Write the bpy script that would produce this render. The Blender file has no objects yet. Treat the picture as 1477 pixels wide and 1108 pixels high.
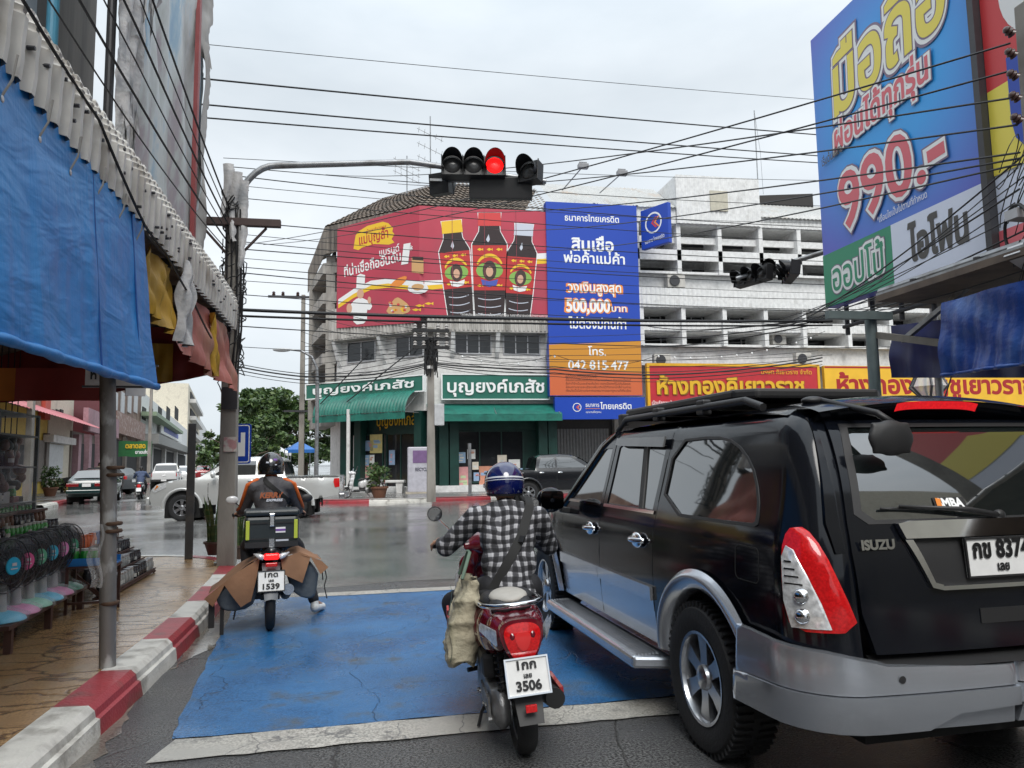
import bpy, bmesh, math, random
import numpy as np
from mathutils import Vector, Matrix
from mathutils.geometry import delaunay_2d_cdt
random.seed(7)
S = bpy.context.scene
COL = S.collection
R = math.radians
# ------------------------------------------------------------------ camera
FPX, CX, CY = 1080.0, 738.5, 554.0
YAW, PITCH, ROLL = R(10.5), R(5.9), R(0.9)
CAM = Vector((0, 0, 1.5))
_F = Vector((math.sin(YAW)*math.cos(PITCH), math.cos(YAW)*math.cos(PITCH), math.sin(PITCH)))
_R0 = Vector((math.cos(YAW), -math.sin(YAW), 0))
_U0 = _R0.cross(_F)
_R = _R0*math.cos(ROLL) - _U0*math.sin(ROLL)
_U = _U0*math.cos(ROLL) + _R0*math.sin(ROLL)
cam = bpy.data.cameras.new('camera')
cam.sensor_fit = 'HORIZONTAL'; cam.sensor_width = 36.0; cam.lens = 36*FPX/1477
cam.clip_start = 0.05; cam.clip_end = 3000
cam_o = bpy.data.objects.new('camera', cam); COL.objects.link(cam_o)
cam_o.matrix_world = Matrix(((_R.x, _U.x, -_F.x, CAM.x), (_R.y, _U.y, -_F.y, CAM.y), (_R.z, _U.z, -_F.z, CAM.z), (0, 0, 0, 1)))
S.camera = cam_o
# ------------------------------------------------------------------ world: overcast
SUN_EL, SUN_AZ = R(50), R(180)
wd = bpy.data.worlds.new('World'); S.world = wd; wd.use_nodes = True
nt = wd.node_tree; nn = nt.nodes; bg = nn['Background']
sky = nn.new('ShaderNodeTexSky'); sky.sky_type = 'NISHITA'; sky.sun_disc = False
sky.sun_elevation = SUN_EL; sky.sun_rotation = SUN_AZ; sky.dust_density = 3; sky.air_density = 1.0
tc = nn.new('ShaderNodeTexCoord'); mp = nn.new('ShaderNodeMapping'); mp.inputs['Scale'].default_value = (1, 1, 2.6)
nz = nn.new('ShaderNodeTexNoise'); nz.inputs['Scale'].default_value = 1.7; nz.inputs['Detail'].default_value = 6; nz.inputs['Roughness'].default_value = 0.5
rp = nn.new('ShaderNodeValToRGB'); rp.color_ramp.elements[0].position = 0.30; rp.color_ramp.elements[1].position = 0.72
rp.color_ramp.elements[0].color = (5.1, 5.8, 6.4, 1); rp.color_ramp.elements[1].color = (8.3, 8.8, 9.2, 1)
mx = nn.new('ShaderNodeMixRGB'); mx.inputs[0].default_value = 0.93
nt.links.new(tc.outputs['Generated'], mp.inputs[0]); nt.links.new(mp.outputs[0], nz.inputs['Vector'])
nt.links.new(nz.outputs[0], rp.inputs[0]); nt.links.new(sky.outputs[0], mx.inputs[1]); nt.links.new(rp.outputs[0], mx.inputs[2])
sp = nn.new('ShaderNodeSeparateXYZ'); nt.links.new(tc.outputs['Generated'], sp.inputs[0])
zr = nn.new('ShaderNodeMapRange'); zr.inputs[1].default_value = 0.45; zr.inputs[2].default_value = 1.0; zr.inputs[3].default_value = 1.0; zr.inputs[4].default_value = 2.3
nt.links.new(sp.outputs[2], zr.inputs[0])
vm = nn.new('ShaderNodeVectorMath'); vm.operation = 'SCALE'; nt.links.new(mx.outputs[0], vm.inputs[0]); nt.links.new(zr.outputs[0], vm.inputs['Scale'])
nt.links.new(vm.outputs[0], bg.inputs[0]); bg.inputs[1].default_value = 0.08
sl = bpy.data.lights.new('sun', 'SUN'); sl.energy = 1.5; sl.angle = R(30); sl.color = (1.0, 0.97, 0.92)
so = bpy.data.objects.new('sun', sl); COL.objects.link(so)
so.rotation_euler = (R(90)-SUN_EL, 0, math.pi-SUN_AZ)
S.view_settings.view_transform = 'Standard'; S.view_settings.look = 'None'
S.view_settings.exposure = 0.58; S.view_settings.gamma = 1.0; S.view_settings.use_curve_mapping = False
S.cycles.max_bounces = 6; S.cycles.transparent_max_bounces = 12; S.cycles.use_denoising = True
# ------------------------------------------------------------------ picture <-> place
def W(px, py, Z):
    return CAM + Z*(_F + _R*((px-CX)/FPX) - _U*((py-CY)/FPX))
def ray(px, py):
    return _F + _R*((px-CX)/FPX) - _U*((py-CY)/FPX)
def G(px, py, z=0.0):
    d = ray(px, py); return CAM + d*((z-CAM.z)/d.z)
def onplane(px, py, p, n):
    d = ray(px, py); return CAM + d*((Vector(p)-CAM).dot(n)/d.dot(n))
# ------------------------------------------------------------------ objects
def tag(o, label=None, cat=None, group=None, kind=None):
    if label: o['label'] = label
    if cat: o['category'] = cat
    if group: o['group'] = group
    if kind: o['kind'] = kind
    return o
def thing(name, label, cat, loc=(0, 0, 0), rz=0.0, group=None):
    o = bpy.data.objects.new(name, None); COL.objects.link(o)
    o.location = loc; o.rotation_euler = (0, 0, rz); o.empty_display_size = 0.2
    return tag(o, label, cat, group)
def copy_tree(o, parent=None):
    c = o.copy(); COL.objects.link(c); c.parent = parent
    for ch in KIDS.get(o.name, ()): copy_tree(ch, c)
    return c
KIDS = {}
class MB:
    def __init__(s): s.v = []; s.f = []; s.mi = []; s.m = 0
    def add(s, vs, fs):
        n = len(s.v); s.v += [tuple(v) for v in vs]
        for f in fs: s.f.append([i+n for i in f]); s.mi.append(s.m)
        return s
    def box(s, c, d, rz=0.0, rot=None):
        m = rot if rot is not None else Matrix.Rotation(rz, 3, 'Z')
        vs = [Vector(c)+m @ Vector((x*d[0]/2, y*d[1]/2, z*d[2]/2)) for z in (-1, 1) for y in (-1, 1) for x in (-1, 1)]
        return s.add(vs, [(0, 2, 3, 1), (4, 5, 7, 6), (0, 1, 5, 4), (2, 6, 7, 3), (0, 4, 6, 2), (1, 3, 7, 5)])
    def bar(s, a, b, w, h):
        a = Vector(a); b = Vector(b); d = (b-a); q = d.to_track_quat('Y', 'Z').to_matrix()
        return s.box((a+b)/2, (w, d.length, h), rot=q)
    def tube(s, pts, r, n=8, cap=True, squash=None):
        pts = [Vector(p) for p in pts]; k = len(pts)
        rs = r if isinstance(r, (list, tuple)) else [r]*k
        vs = []; fs = []; up = None
        for i, p in enumerate(pts):
            t = (pts[min(i+1, k-1)]-pts[max(i-1, 0)]).normalized()
            if up is None: up = Vector((0, 0, 1)) if abs(t.z) < .9 else Vector((1, 0, 0))
            a = t.cross(up); a = a.normalized() if a.length > 1e-6 else Vector((1, 0, 0)); b = a.cross(t).normalized(); up = b
            for j in range(n):
                an = 2*math.pi*j/n
                vs.append(p+(a*math.cos(an)+b*math.sin(an)*(squash or 1))*rs[i])
        for i in range(k-1):
            for j in range(n):
                j2 = (j+1) % n; fs.append((i*n+j, i*n+j2, (i+1)*n+j2, (i+1)*n+j))
        if cap: fs.append(tuple(range(n))[::-1]); fs.append(tuple((k-1)*n+j for j in range(n)))
        return s.add(vs, fs)
    def cyl(s, a, b, r, r2=None, n=14, cap=True): return s.tube([a, b], [r, r if r2 is None else r2], n, cap)
    def lathe(s, prof, n=24, o=(0, 0, 0), m=None, closed=False, cap=True):
        # profile (radius, height) about local Z, mapped by 3x3 m
        m = m if m is not None else Matrix.Identity(3); o = Vector(o); k = len(prof)
        vs = [o+m @ Vector((r*math.cos(2*math.pi*j/n), r*math.sin(2*math.pi*j/n), h)) for r, h in prof for j in range(n)]
        fs = []
        for i in range(k-1 if not closed else k):
            i2 = (i+1) % k
            for j in range(n):
                j2 = (j+1) % n; fs.append((i*n+j, i*n+j2, i2*n+j2, i2*n+j))
        if not closed and cap:
            if prof[0][0] > 1e-5: fs.append(tuple(range(n))[::-1])
            if prof[-1][0] > 1e-5: fs.append(tuple((k-1)*n+j for j in range(n)))
        return s.add(vs, fs)
    def ell(s, c, r, n=16, k=10, rot=None):
        m = rot if rot is not None else Matrix.Identity(3); c = Vector(c)
        if not isinstance(r, (tuple, list)): r = (r, r, r)
        vs = []
        for i in range(k+1):
            th = math.pi*i/k
            for j in range(n):
                ph = 2*math.pi*j/n
                vs.append(c+m @ Vector((r[0]*math.sin(th)*math.cos(ph), r[1]*math.sin(th)*math.sin(ph), r[2]*math.cos(th))))
        fs = [(i*n+j, (i+1)*n+j, (i+1)*n+(j+1) % n, i*n+(j+1) % n) for i in range(k) for j in range(n)]
        return s.add(vs, fs)
    def grid(s, fn, nu, nv, close_u=False):
        vs = [fn(i/nu, j/nv) for j in range(nv+1) for i in range(nu+1)]
        w = nu+1
        return s.add(vs, [(j*w+i, j*w+i+1, (j+1)*w+i+1, (j+1)*w+i) for j in range(nv) for i in range(nu)])
    def prism(s, poly, a, b):
        # poly of 3D points pushed from offset a to offset b (vectors)
        n = len(poly); a = Vector(a); b = Vector(b)
        vs = [Vector(p)+a for p in poly]+[Vector(p)+b for p in poly]
        fs = [tuple(range(n)), tuple(range(2*n-1, n-1, -1))]+[((i+1) % n, i, n+i, n+(i+1) % n) for i in range(n)]
        return s.add(vs, fs)
    def build(s, name, mats, parent=None, smooth=None, bevel=0, seg=2, merge=0.0):
        me = bpy.data.meshes.new(name)
        bm = bmesh.new(); bv = [bm.verts.new(v) for v in s.v]
        for f, mi in zip(s.f, s.mi):
            try: bf = bm.faces.new([bv[i] for i in f]); bf.material_index = mi
            except ValueError: pass
        bmesh.ops.remove_doubles(bm, verts=bm.verts, dist=merge or 1e-5)
        bmesh.ops.recalc_face_normals(bm, faces=bm.faces)
        if bevel:
            es = [e for e in bm.edges if len(e.link_faces) == 2 and e.calc_face_angle(0) > 0.5]
            bmesh.ops.bevel(bm, geom=es, offset=bevel, segments=seg, profile=0.5, affect='EDGES', clamp_overlap=True)
        bm.to_mesh(me); bm.free()
        return link(name, me, mats, parent, smooth)
def link(name, me, mats, parent=None, smooth=None):
    for m in (mats if isinstance(mats, (list, tuple)) else [mats]): me.materials.append(m)
    if smooth is not None:
        me.polygons.foreach_set('use_smooth', [True]*len(me.polygons))
        if smooth < 180: me.set_sharp_from_angle(angle=R(smooth))
    o = bpy.data.objects.new(name, me); COL.objects.link(o)
    if parent is not None:
        o.parent = parent; KIDS.setdefault(parent.name, []).append(o)
    return o
def evalmesh(o):
    dg = bpy.context.evaluated_depsgraph_get(); oe = o.evaluated_get(dg)
    me = bpy.data.meshes.new_from_object(oe); return me
def blob(name, mb, mats, parent=None, voxel=0.012, smooth=4, dec=None):
    """one continuous skin grown over the shapes collected in mb"""
    o = mb.build('shape', []) if False else None
    me = bpy.data.meshes.new('shape'); me.from_pydata(mb.v, [], mb.f); me.update()
    bm = bmesh.new(); bm.from_mesh(me); bmesh.ops.remove_doubles(bm, verts=bm.verts, dist=1e-5); bmesh.ops.recalc_face_normals(bm, faces=bm.faces); bm.to_mesh(me); bm.free()
    o = bpy.data.objects.new('shape', me); COL.objects.link(o)
    r = o.modifiers.new('r', 'REMESH'); r.mode = 'VOXEL'; r.voxel_size = voxel
    if smooth:
        q = o.modifiers.new('s', 'SMOOTH'); q.iterations = smooth; q.factor = 0.5
    out = evalmesh(o); bpy.data.objects.remove(o); bpy.data.meshes.remove(me)
    out.name = name
    return link(name, out, mats, parent, 180)
def capsule(mb, a, b, r, r2=None, n=14):
    r2 = r if r2 is None else r2; a = Vector(a); b = Vector(b)
    d = (b-a)/5
    mb.ell(a, r, n, 8); mb.ell(b, r2, n, 8)
    mb.tube([a+d*i for i in range(6)], [r+(r2-r)*i/5 for i in range(6)], n)
def chain(mb, pts, rs, n=14):
    for i in range(len(pts)-1): capsule(mb, pts[i], pts[i+1], rs[i], rs[i+1], n)
# ------------------------------------------------------------------ 2D fills
def inside(P, loops, nonzero=False):
    wn = np.zeros(len(P), int)
    for L in loops:
        a = np.asarray(L, float); b = np.roll(a, -1, 0)
        for (x0, y0), (x1, y1) in zip(a, b):
            if y0 == y1: continue
            up = (y0 <= P[:, 1]) & (y1 > P[:, 1]); dn = (y1 <= P[:, 1]) & (y0 > P[:, 1])
            t = (P[:, 1]-y0)/(y1-y0); xi = x0+t*(x1-x0)
            c = P[:, 0] < xi
            wn += (up & c).astype(int)-(dn & c).astype(int)
    return (wn != 0) if nonzero else (wn % 2 != 0)
def fill2d(loops, step=None, nonzero=False):
    vs = []; es = []
    for L in loops:
        n0 = len(vs); k = len(L)
        if step:
            P = []
            for i in range(k):
                a = np.array(L[i], float); b = np.array(L[(i+1) % k], float)
                m = max(1, int(np.linalg.norm(b-a)/step+.5))
                for j in range(m): P.append(a+(b-a)*j/m)
        else: P = [np.array(p, float) for p in L]
        vs += [Vector((p[0], p[1])) for p in P]; k = len(P)
        es += [(n0+i, n0+(i+1) % k) for i in range(k)]
    if step:
        A = np.array([v[:] for v in vs]); lo = A.min(0); hi = A.max(0)
        gx = np.arange(lo[0]+step*.5, hi[0], step); gy = np.arange(lo[1]+step*.5, hi[1], step)
        if len(gx) and len(gy):
            Q = np.array([(x, y) for x in gx for y in gy]); Q = Q[inside(Q, loops, nonzero)]
            if len(Q):
                d = np.full(len(Q), 9e9)
                for a in A: d = np.minimum(d, ((Q-a)**2).sum(1))
                Q = Q[d > (step*.45)**2]; vs += [Vector(q) for q in Q]
    v, e, f, _, _, _ = delaunay_2d_cdt(vs, es, [], 0, 1e-6)
    if not f: return [], []
    V = np.array([p[:] for p in v]); Cn = np.array([V[list(t)].mean(0) for t in f])
    ok = inside(Cn, loops, nonzero)
    return [tuple(p) for p in V], [tuple(t) for t, k in zip(f, ok) if k]
def patch(mb, loops, fn, step=0.06, rim=None):
    """fill a flat outline (with holes) and bend it onto a surface; rim turns the border inwards"""
    if not isinstance(loops[0][0], (tuple, list, np.ndarray)): loops = [loops]
    v, f = fill2d(loops, step)
    P = [Vector(fn(*p)) for p in v]
    mb.add(P, f)
    if rim is not None:
        from collections import Counter
        ec = Counter()
        for t in f:
            for a, b in ((t[0], t[1]), (t[1], t[2]), (t[2], t[0])): ec[(min(a, b), max(a, b))] += 1
        E = [e for e, c in ec.items() if c == 1]
        rv = Vector(rim) if not callable(rim) else None
        used = sorted({i for e in E for i in e}); ix = {i: k for k, i in enumerate(used)}
        n = len(used)
        vs = [P[i] for i in used]+[P[i]+(rv if rv is not None else rim(P[i])) for i in used]
        mb.add(vs, [(ix[a], ix[b], n+ix[b], n+ix[a]) for a, b in E])
def rrect(x0, y0, x1, y1, r, n=4):
    L = []
    for cx, cy, a0 in ((x1-r, y1-r, 0), (x0+r, y1-r, 90), (x0+r, y0+r, 180), (x1-r, y0+r, 270)):
        for i in range(n+1):
            a = R(a0+90*i/n); L.append((cx+r*math.cos(a), cy+r*math.sin(a)))
    return L
def circ(x, y, r, n=24, r2=None): return [(x+r*math.cos(2*math.pi*i/n), y+(r2 or r)*math.sin(2*math.pi*i/n)) for i in range(n)]
def smoothpoly(P, it=2):
    for _ in range(it):
        Q = []
        for i in range(len(P)):
            a = P[i]; b = P[(i+1) % len(P)]
            Q.append((a[0]*.75+b[0]*.25, a[1]*.75+b[1]*.25)); Q.append((a[0]*.25+b[0]*.75, a[1]*.25+b[1]*.75))
        P = Q
    return P
# ------------------------------------------------------------------ lettering
_TC = {}
def glyph_loops(txt):
    if txt in _TC: return _TC[txt]
    c = bpy.data.curves.new('lettering', 'FONT'); c.body = txt; c.size = 1.0; c.resolution_u = 4; c.fill_mode = 'NONE'
    o = bpy.data.objects.new('lettering', c); COL.objects.link(o)
    me = evalmesh(o)
    nxt = {}
    for e in me.edges: nxt.setdefault(e.vertices[0], []).append(e.vertices[1]); nxt.setdefault(e.vertices[1], []).append(e.vertices[0])
    seen = set(); loops = []
    for s in range(len(me.vertices)):
        if s in seen or s not in nxt: continue
        L = [s]; seen.add(s); cur = s; prev = None
        # follow the spline in the order its points were written
        nb = sorted(nxt[s]); step = nb[0]
        while step not in seen:
            L.append(step); seen.add(step)
            cand = [q for q in nxt[step] if q not in seen]
            if not cand: break
            step = cand[0]
        if len(L) > 2: loops.append([(me.vertices[i].co.x, me.vertices[i].co.y) for i in L])
    bpy.data.objects.remove(o); bpy.data.meshes.remove(me); bpy.data.curves.remove(c)
    out = []
    for L in loops:
        Q = [L[0]]
        for p in L[1:]:
            if abs(p[0]-Q[-1][0])+abs(p[1]-Q[-1][1]) > 1e-4: Q.append(p)
        if abs(Q[0][0]-Q[-1][0])+abs(Q[0][1]-Q[-1][1]) < 1e-4: Q.pop()
        if len(Q) > 2: out.append(Q)
    res = []
    for i, Q in enumerate(out):
        d = sum(1 for j, K in enumerate(out) if j != i and abs(area2(K)) > abs(area2(Q)) and inside(np.array([Q[0]]), [K])[0] and inside(np.array([Q[len(Q)//2]]), [K])[0])
        a = area2(Q); res.append(Q if (a < 0) == (d % 2 == 0) else Q[::-1])
    _TC[txt] = res; return res
def area2(L):
    a = np.asarray(L); b = np.roll(a, -1, 0); return float((a[:, 0]*b[:, 1]-b[:, 0]*a[:, 1]).sum())
def offset_loops(loops, off):
    sg = 1
    out = []
    for L in loops:
        a = np.asarray(L, float); p = np.roll(a, 1, 0); n = np.roll(a, -1, 0)
        d1 = a-p; d2 = n-a
        d1 /= np.linalg.norm(d1, axis=1)[:, None]+1e-9; d2 /= np.linalg.norm(d2, axis=1)[:, None]+1e-9
        n1 = np.stack([-d1[:, 1], d1[:, 0]], 1)*sg; n2 = np.stack([-d2[:, 1], d2[:, 0]], 1)*sg
        m = n1+n2; q = (m*m).sum(1)/2; q = np.maximum(q, .6)
        out.append((a+m/q[:, None]*off).tolist())
    return out
def lettering(txt, x, z, h, mat, parent, y=0.0, bold=0.0, width=None, align='c', slant=0.0, rot=0.0, name='lettering', ext=0.0, bend=None, conds=1.0):
    """flat letters on the local XZ plane of a sign; h is the height of a consonant, (x, z) the baseline point"""
    loops = glyph_loops(txt); sc = h/0.56
    if bold: loops = offset_loops(loops, bold*.56)
    A = np.array([p for L in loops for p in L]); x0, x1 = A[:, 0].min(), A[:, 0].max()
    sx = sc*conds if width is None else width/(x1-x0)
    ox = {'c': (x0+x1)/2, 'l': x0, 'r': x1}[align]
    v, f = fill2d(loops, None, True)
    mb = MB(); ca, sa = math.cos(rot), math.sin(rot)
    P = []
    for a, b in v:
        u = (a-ox)*sx+slant*b*sc; w = b*sc
        if bend: w += bend(u)
        P.append((x+u*ca-w*sa, y, z+u*sa+w*ca))
    mb.add(P, f)
    return mb.build(name, mat, parent)
# ------------------------------------------------------------------ materials
_M = {}
def M(name, col, rough=0.5, metal=0.0, spec=0.5, col2=None, c2=(3.0, 0.45, 0.65), nz=(6.0, 0.12), bump=None, rv=None, coat=0.0, emit=None, trans=0.0, alpha=1.0, stretch=None, sheen=0.0):
    if name in _M: return _M[name]
    m = bpy.data.materials.new(name); m.use_nodes = True; t = m.node_tree; n = t.nodes; L = t.links
    b = n['Principled BSDF']; b.inputs['Roughness'].default_value = rough; b.inputs['Metallic'].default_value = metal
    b.inputs['Specular IOR Level'].default_value = spec; b.inputs['Coat Weight'].default_value = coat
    b.inputs['Coat Roughness'].default_value = 0.03; b.inputs['Transmission Weight'].default_value = trans; b.inputs['Alpha'].default_value = alpha
    tc = n.new('ShaderNodeTexCoord'); vec = tc.outputs['Object']
    if stretch:
        mp = n.new('ShaderNodeMapping'); mp.inputs['Scale'].default_value = stretch; L.new(vec, mp.inputs[0]); vec = mp.outputs[0]
    def noise(sc, det=4):
        q = n.new('ShaderNodeTexNoise'); q.inputs['Scale'].default_value = sc; q.inputs['Detail'].default_value = det; L.new(vec, q.inputs['Vector']); return q.outputs[0]
    cur = None
    rgb = n.new('ShaderNodeRGB'); rgb.outputs[0].default_value = (*col, 1); cur = rgb.outputs[0]
    if col2:
        r = n.new('ShaderNodeValToRGB'); r.color_ramp.elements[0].position = c2[1]; r.color_ramp.elements[1].position = c2[2]
        L.new(noise(c2[0], 8), r.inputs[0])
        x = n.new('ShaderNodeMixRGB'); L.new(r.outputs[0], x.inputs[0]); L.new(cur, x.inputs[1]); x.inputs[2].default_value = (*col2, 1); cur = x.outputs[0]
    if nz and nz[1]:
        mr = n.new('ShaderNodeMapRange'); mr.inputs[1].default_value = .3; mr.inputs[2].default_value = .7
        mr.inputs[3].default_value = 1-nz[1]; mr.inputs[4].default_value = 1+nz[1]; L.new(noise(nz[0], 6), mr.inputs[0])
        hs = n.new('ShaderNodeHueSaturation'); L.new(cur, hs.inputs['Color']); L.new(mr.outputs[0], hs.inputs['Value']); cur = hs.outputs[0]
    L.new(cur, b.inputs['Base Color'])
    if rv:
        mr = n.new('ShaderNodeMapRange'); mr.inputs[1].default_value = .35; mr.inputs[2].default_value = .65
        mr.inputs[3].default_value = rv[1]; mr.inputs[4].default_value = rv[2]; L.new(noise(rv[0], 5), mr.inputs[0]); L.new(mr.outputs[0], b.inputs['Roughness'])
    if bump:
        bp = n.new('ShaderNodeBump'); bp.inputs['Strength'].default_value = bump[1]; bp.inputs['Distance'].default_value = bump[2] if len(bump) > 2 else .01
        L.new(noise(bump[0], 6), bp.inputs['Height']); L.new(bp.outputs[0], b.inputs['Normal'])
    if emit:
        b.inputs['Emission Color'].default_value = (*emit[0], 1); b.inputs['Emission Strength'].default_value = emit[1]
    if sheen: b.inputs['Sheen Weight'].default_value = sheen
    m.diffuse_color = (*col, 1)
    _M[name] = m; return m
def H(h):
    # display colour -> scene-linear base colour
    c = [int(h[i:i+2], 16)/255 for i in (0, 2, 4)]
    return tuple(x/12.92 if x <= .04045 else ((x+.055)/1.055)**2.4 for x in c)
# ================================================================== SETTING
def struct(name, mb, m, smooth=None, **k): return tag(mb.build(name, m, None, smooth, **k), kind='structure')
def wetmat(name, base, dark, rough=(0.08, 0.45), wsc=0.35, bump=(160, .35, .006), crack=None, tint2=None, w0=.40, w1=.62, agg=(75, .5)):
    m = bpy.data.materials.new(name); m.use_nodes = True; t = m.node_tree; n = t.nodes; L = t.links; b = n['Principled BSDF']
    tc = n.new('ShaderNodeTexCoord'); v = tc.outputs['Object']
    def noise(sc, det=5, rg=.5):
        q = n.new('ShaderNodeTexNoise'); q.inputs['Scale'].default_value = sc; q.inputs['Detail'].default_value = det; q.inputs['Roughness'].default_value = rg; L.new(v, q.inputs['Vector']); return q.outputs[0]
    def mr(src, a, b_, c, d):
        q = n.new('ShaderNodeMapRange'); q.inputs[1].default_value = a; q.inputs[2].default_value = b_; q.inputs[3].default_value = c; q.inputs[4].default_value = d; L.new(src, q.inputs[0]); return q.outputs[0]
    def mix(f, a, c):
        q = n.new('ShaderNodeMixRGB'); L.new(f, q.inputs[0])
        for i, s in ((1, a), (2, c)):
            if isinstance(s, tuple): q.inputs[i].default_value = (*s, 1)
            else: L.new(s, q.inputs[i])
        return q.outputs[0]
    wet = mr(noise(wsc, 6, .6), w0, w1, 0, 1)
    col = mix(mr(noise(agg[0], 2), .42, .60, 0, 1), base, tuple(c*agg[1] for c in base))
    col = mix(mr(noise(1.3, 8, .65), .42, .62, 0, 1), col, dark)
    if tint2: col = mix(mr(noise(tint2[1], 8, .7), tint2[2], tint2[3], 0, 1), col, tint2[0])
    h = mr(noise(bump[0], 3), 0, 1, 0, 1)
    if crack:
        mp_ = n.new('ShaderNodeMapping'); mp_.inputs['Scale'].default_value = (crack[4] if len(crack) > 4 else 1, 1, 1); L.new(v, mp_.inputs[0]); v = mp_.outputs[0]; vo = n.new('ShaderNodeTexVoronoi'); vo.feature = 'DISTANCE_TO_EDGE'; vo.inputs['Scale'].default_value = crack[0]
        dm = n.new('ShaderNodeMixRGB'); dm.blend_type = 'ADD'; dm.inputs[0].default_value = crack[2]
        nq = n.new('ShaderNodeTexNoise'); nq.inputs['Scale'].default_value = crack[0]*1.5; nq.inputs['Detail'].default_value = 6
        L.new(v, nq.inputs['Vector']); L.new(v, dm.inputs[1]); L.new(nq.outputs['Color'], dm.inputs[2]); L.new(dm.outputs[0], vo.inputs['Vector'])
        cr = mr(vo.outputs['Distance'], 0, crack[1], 1, 0)
        col = mix(cr, col, crack[3])
        a = n.new('ShaderNodeMath'); a.operation = 'SUBTRACT'; L.new(h, a.inputs[0]); L.new(cr, a.inputs[1]); h = a.outputs[0]
    L.new(col, b.inputs['Base Color'])
    rg = mr(wet, 0, 1, rough[1], rough[0]); L.new(rg, b.inputs['Roughness']); b.inputs['Specular IOR Level'].default_value = .5
    bp = n.new('ShaderNodeBump'); bp.inputs['Distance'].default_value = bump[2]; L.new(h, bp.inputs['Height'])
    L.new(mr(wet, 0, 1, bump[1], bump[1]*.25), bp.inputs['Strength']); L.new(bp.outputs[0], b.inputs['Normal'])
    return m
m_road = wetmat('wet asphalt', (.130, .129, .126), (.075, .076, .079), (.06, .40), .30, (85, 1.0, .016), (0.55, .006, .45, (.05, .05, .05)), agg=(70, .22))
m_blue = wetmat('blue road paint', (.020, .125, .31), (.030, .155, .36), (.16, .45), .6, (85, .8, .010), (1.1, .006, .5, (.02, .06, .13)), ((.06, .085, .11), 2.6, .52, .68), agg=(55, .60))
m_line = wetmat('worn white road paint', (.52, .50, .45), (.36, .35, .32), (.2, .5), .8, (120, .5, .006), (2.0, .012, .4, (.12, .12, .12)), ((.09, .09, .09), 5, .56, .70))
m_walk = wetmat('stamped tan concrete', (.47, .29, .14), (.32, .195, .095), (.08, .36), .45, (40, .35, .01), (3.6, .055, .22, (.12, .065, .035), .55), ((.34, .24, .14), 2.2, .5, .66))
m_conc = wetmat('grey wet concrete', (.26, .25, .235), (.15, .145, .14), (.12, .45), .5, (60, .4, .006), (1.0, .02, .4, (.07, .07, .065)))
m_curbw = M('white kerb paint', (.62, .60, .55), .45, col2=(.24, .22, .19), c2=(5, .53, .72), bump=(45, .5))
m_curbr = M('red kerb paint', (.33, .035, .045), .4, col2=(.13, .06, .05), c2=(5, .54, .74), bump=(45, .5))
m_mud = wetmat('muddy wet film', (.15, .135, .115), (.20, .175, .145), (.06, .3), .6, (60, .3, .004), None, ((.07, .065, .06), 2.0, .52, .62))
# road: one sheet to the horizon
mb = MB(); mb.add([(-900, -200, 0), (900, -200, 0), (900, 2200, 0), (-900, 2200, 0)], [(0, 1, 2, 3)])
struct('road', mb, m_road)
m_old = wetmat('aged wet asphalt', (.21, .208, .20), (.135, .134, .132), (.04, .30), .22, (70, .45, .008), (0.4, .006, .45, (.08, .08, .08)), ((.10, .10, .10), .9, .52, .68), w0=.34, w1=.56, agg=(50, .55))
mb = MB(); rj = random.Random(21); L_e = [(x, 9.75+.10*math.sin(x*1.7)+rj.uniform(-.06, .06)) for x in np.linspace(-40, 40, 220)]
v, f = fill2d([L_e+[(60, 60), (60, 400), (-120, 400), (-60, 20)]], None); mb.add([(x, y, .0015) for x, y in v], f); struct('junction_road', mb, m_old)
# near pavement with its kerb
def kerbline():
    P = [(-1.53, -4.0), (-1.53, 6.4), (-1.55, 7.4), (-1.60, 8.4), (-1.68, 9.6), (-1.78, 10.6)]
    for i in range(1, 9):
        a = R(90*i/8); P.append((-1.78-1.9*(1-math.cos(a)), 10.6+1.9*math.sin(a)))
    P += [(-6, 13.0), (-40, 17.0)]
    return P
def kerb(P, name, label, first, seg, h=.17, w=.23, inward=1, group=None, flip=0, off=0.0):
    """a kerb of painted lengths along P: one mesh with red and white lengths"""
    mb = MB(); d = 0.0; V = [Vector((x, y, 0)) for x, y in P]
    Q = [V[0]]
    for a, b in zip(V, V[1:]):
        k = max(1, int((b-a).length/.15))
        for i in range(1, k+1): Q.append(a+(b-a)*i/k)
    D = [0]
    for a, b in zip(Q, Q[1:]): D.append(D[-1]+(b-a).length)
    ring = []
    for i, p in enumerate(Q):
        t = (Q[min(i+1, len(Q)-1)]-Q[max(i-1, 0)]).normalized(); n = Vector((-t.y, t.x, 0))*inward
        j = .006*math.sin(i*1.7)+.004*math.sin(i*4.1)
        ring.append([p-n*(.035+j)+Vector((0, 0, -.02)), p-n*.018+Vector((0, 0, h*.55)), p+n*.004+Vector((0, 0, h*.60)), p+n*.012+Vector((0, 0, h-.03)), p+n*.045+Vector((0, 0, h)), p+n*w+Vector((0, 0, h+.004)), p+n*w+Vector((0, 0, -.02))])
    for i in range(len(Q)-1):
        mb.m = int((D[i]-first+1000*seg*2)//seg+flip) % 2
        q = ring[i]+ring[i+1]; k = 7
        mb.add(q, [(j, j+1, k+j+1, k+j) for j in range(k-1)])
    return tag(mb.build(name, [m_curbw, m_curbr], None, 35), kind='structure')
KL = kerbline()
kerb(KL, 'kerb', '', 7.76, .86)
mb = MB(); inner = [(x-.2, y) for x, y in KL[:-2]]+[(-6, 12.75), (-40, 16.7)]
poly = [Vector((x, y, 0)) for x, y in inner]+[Vector((-40, -4, 0))]
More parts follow.
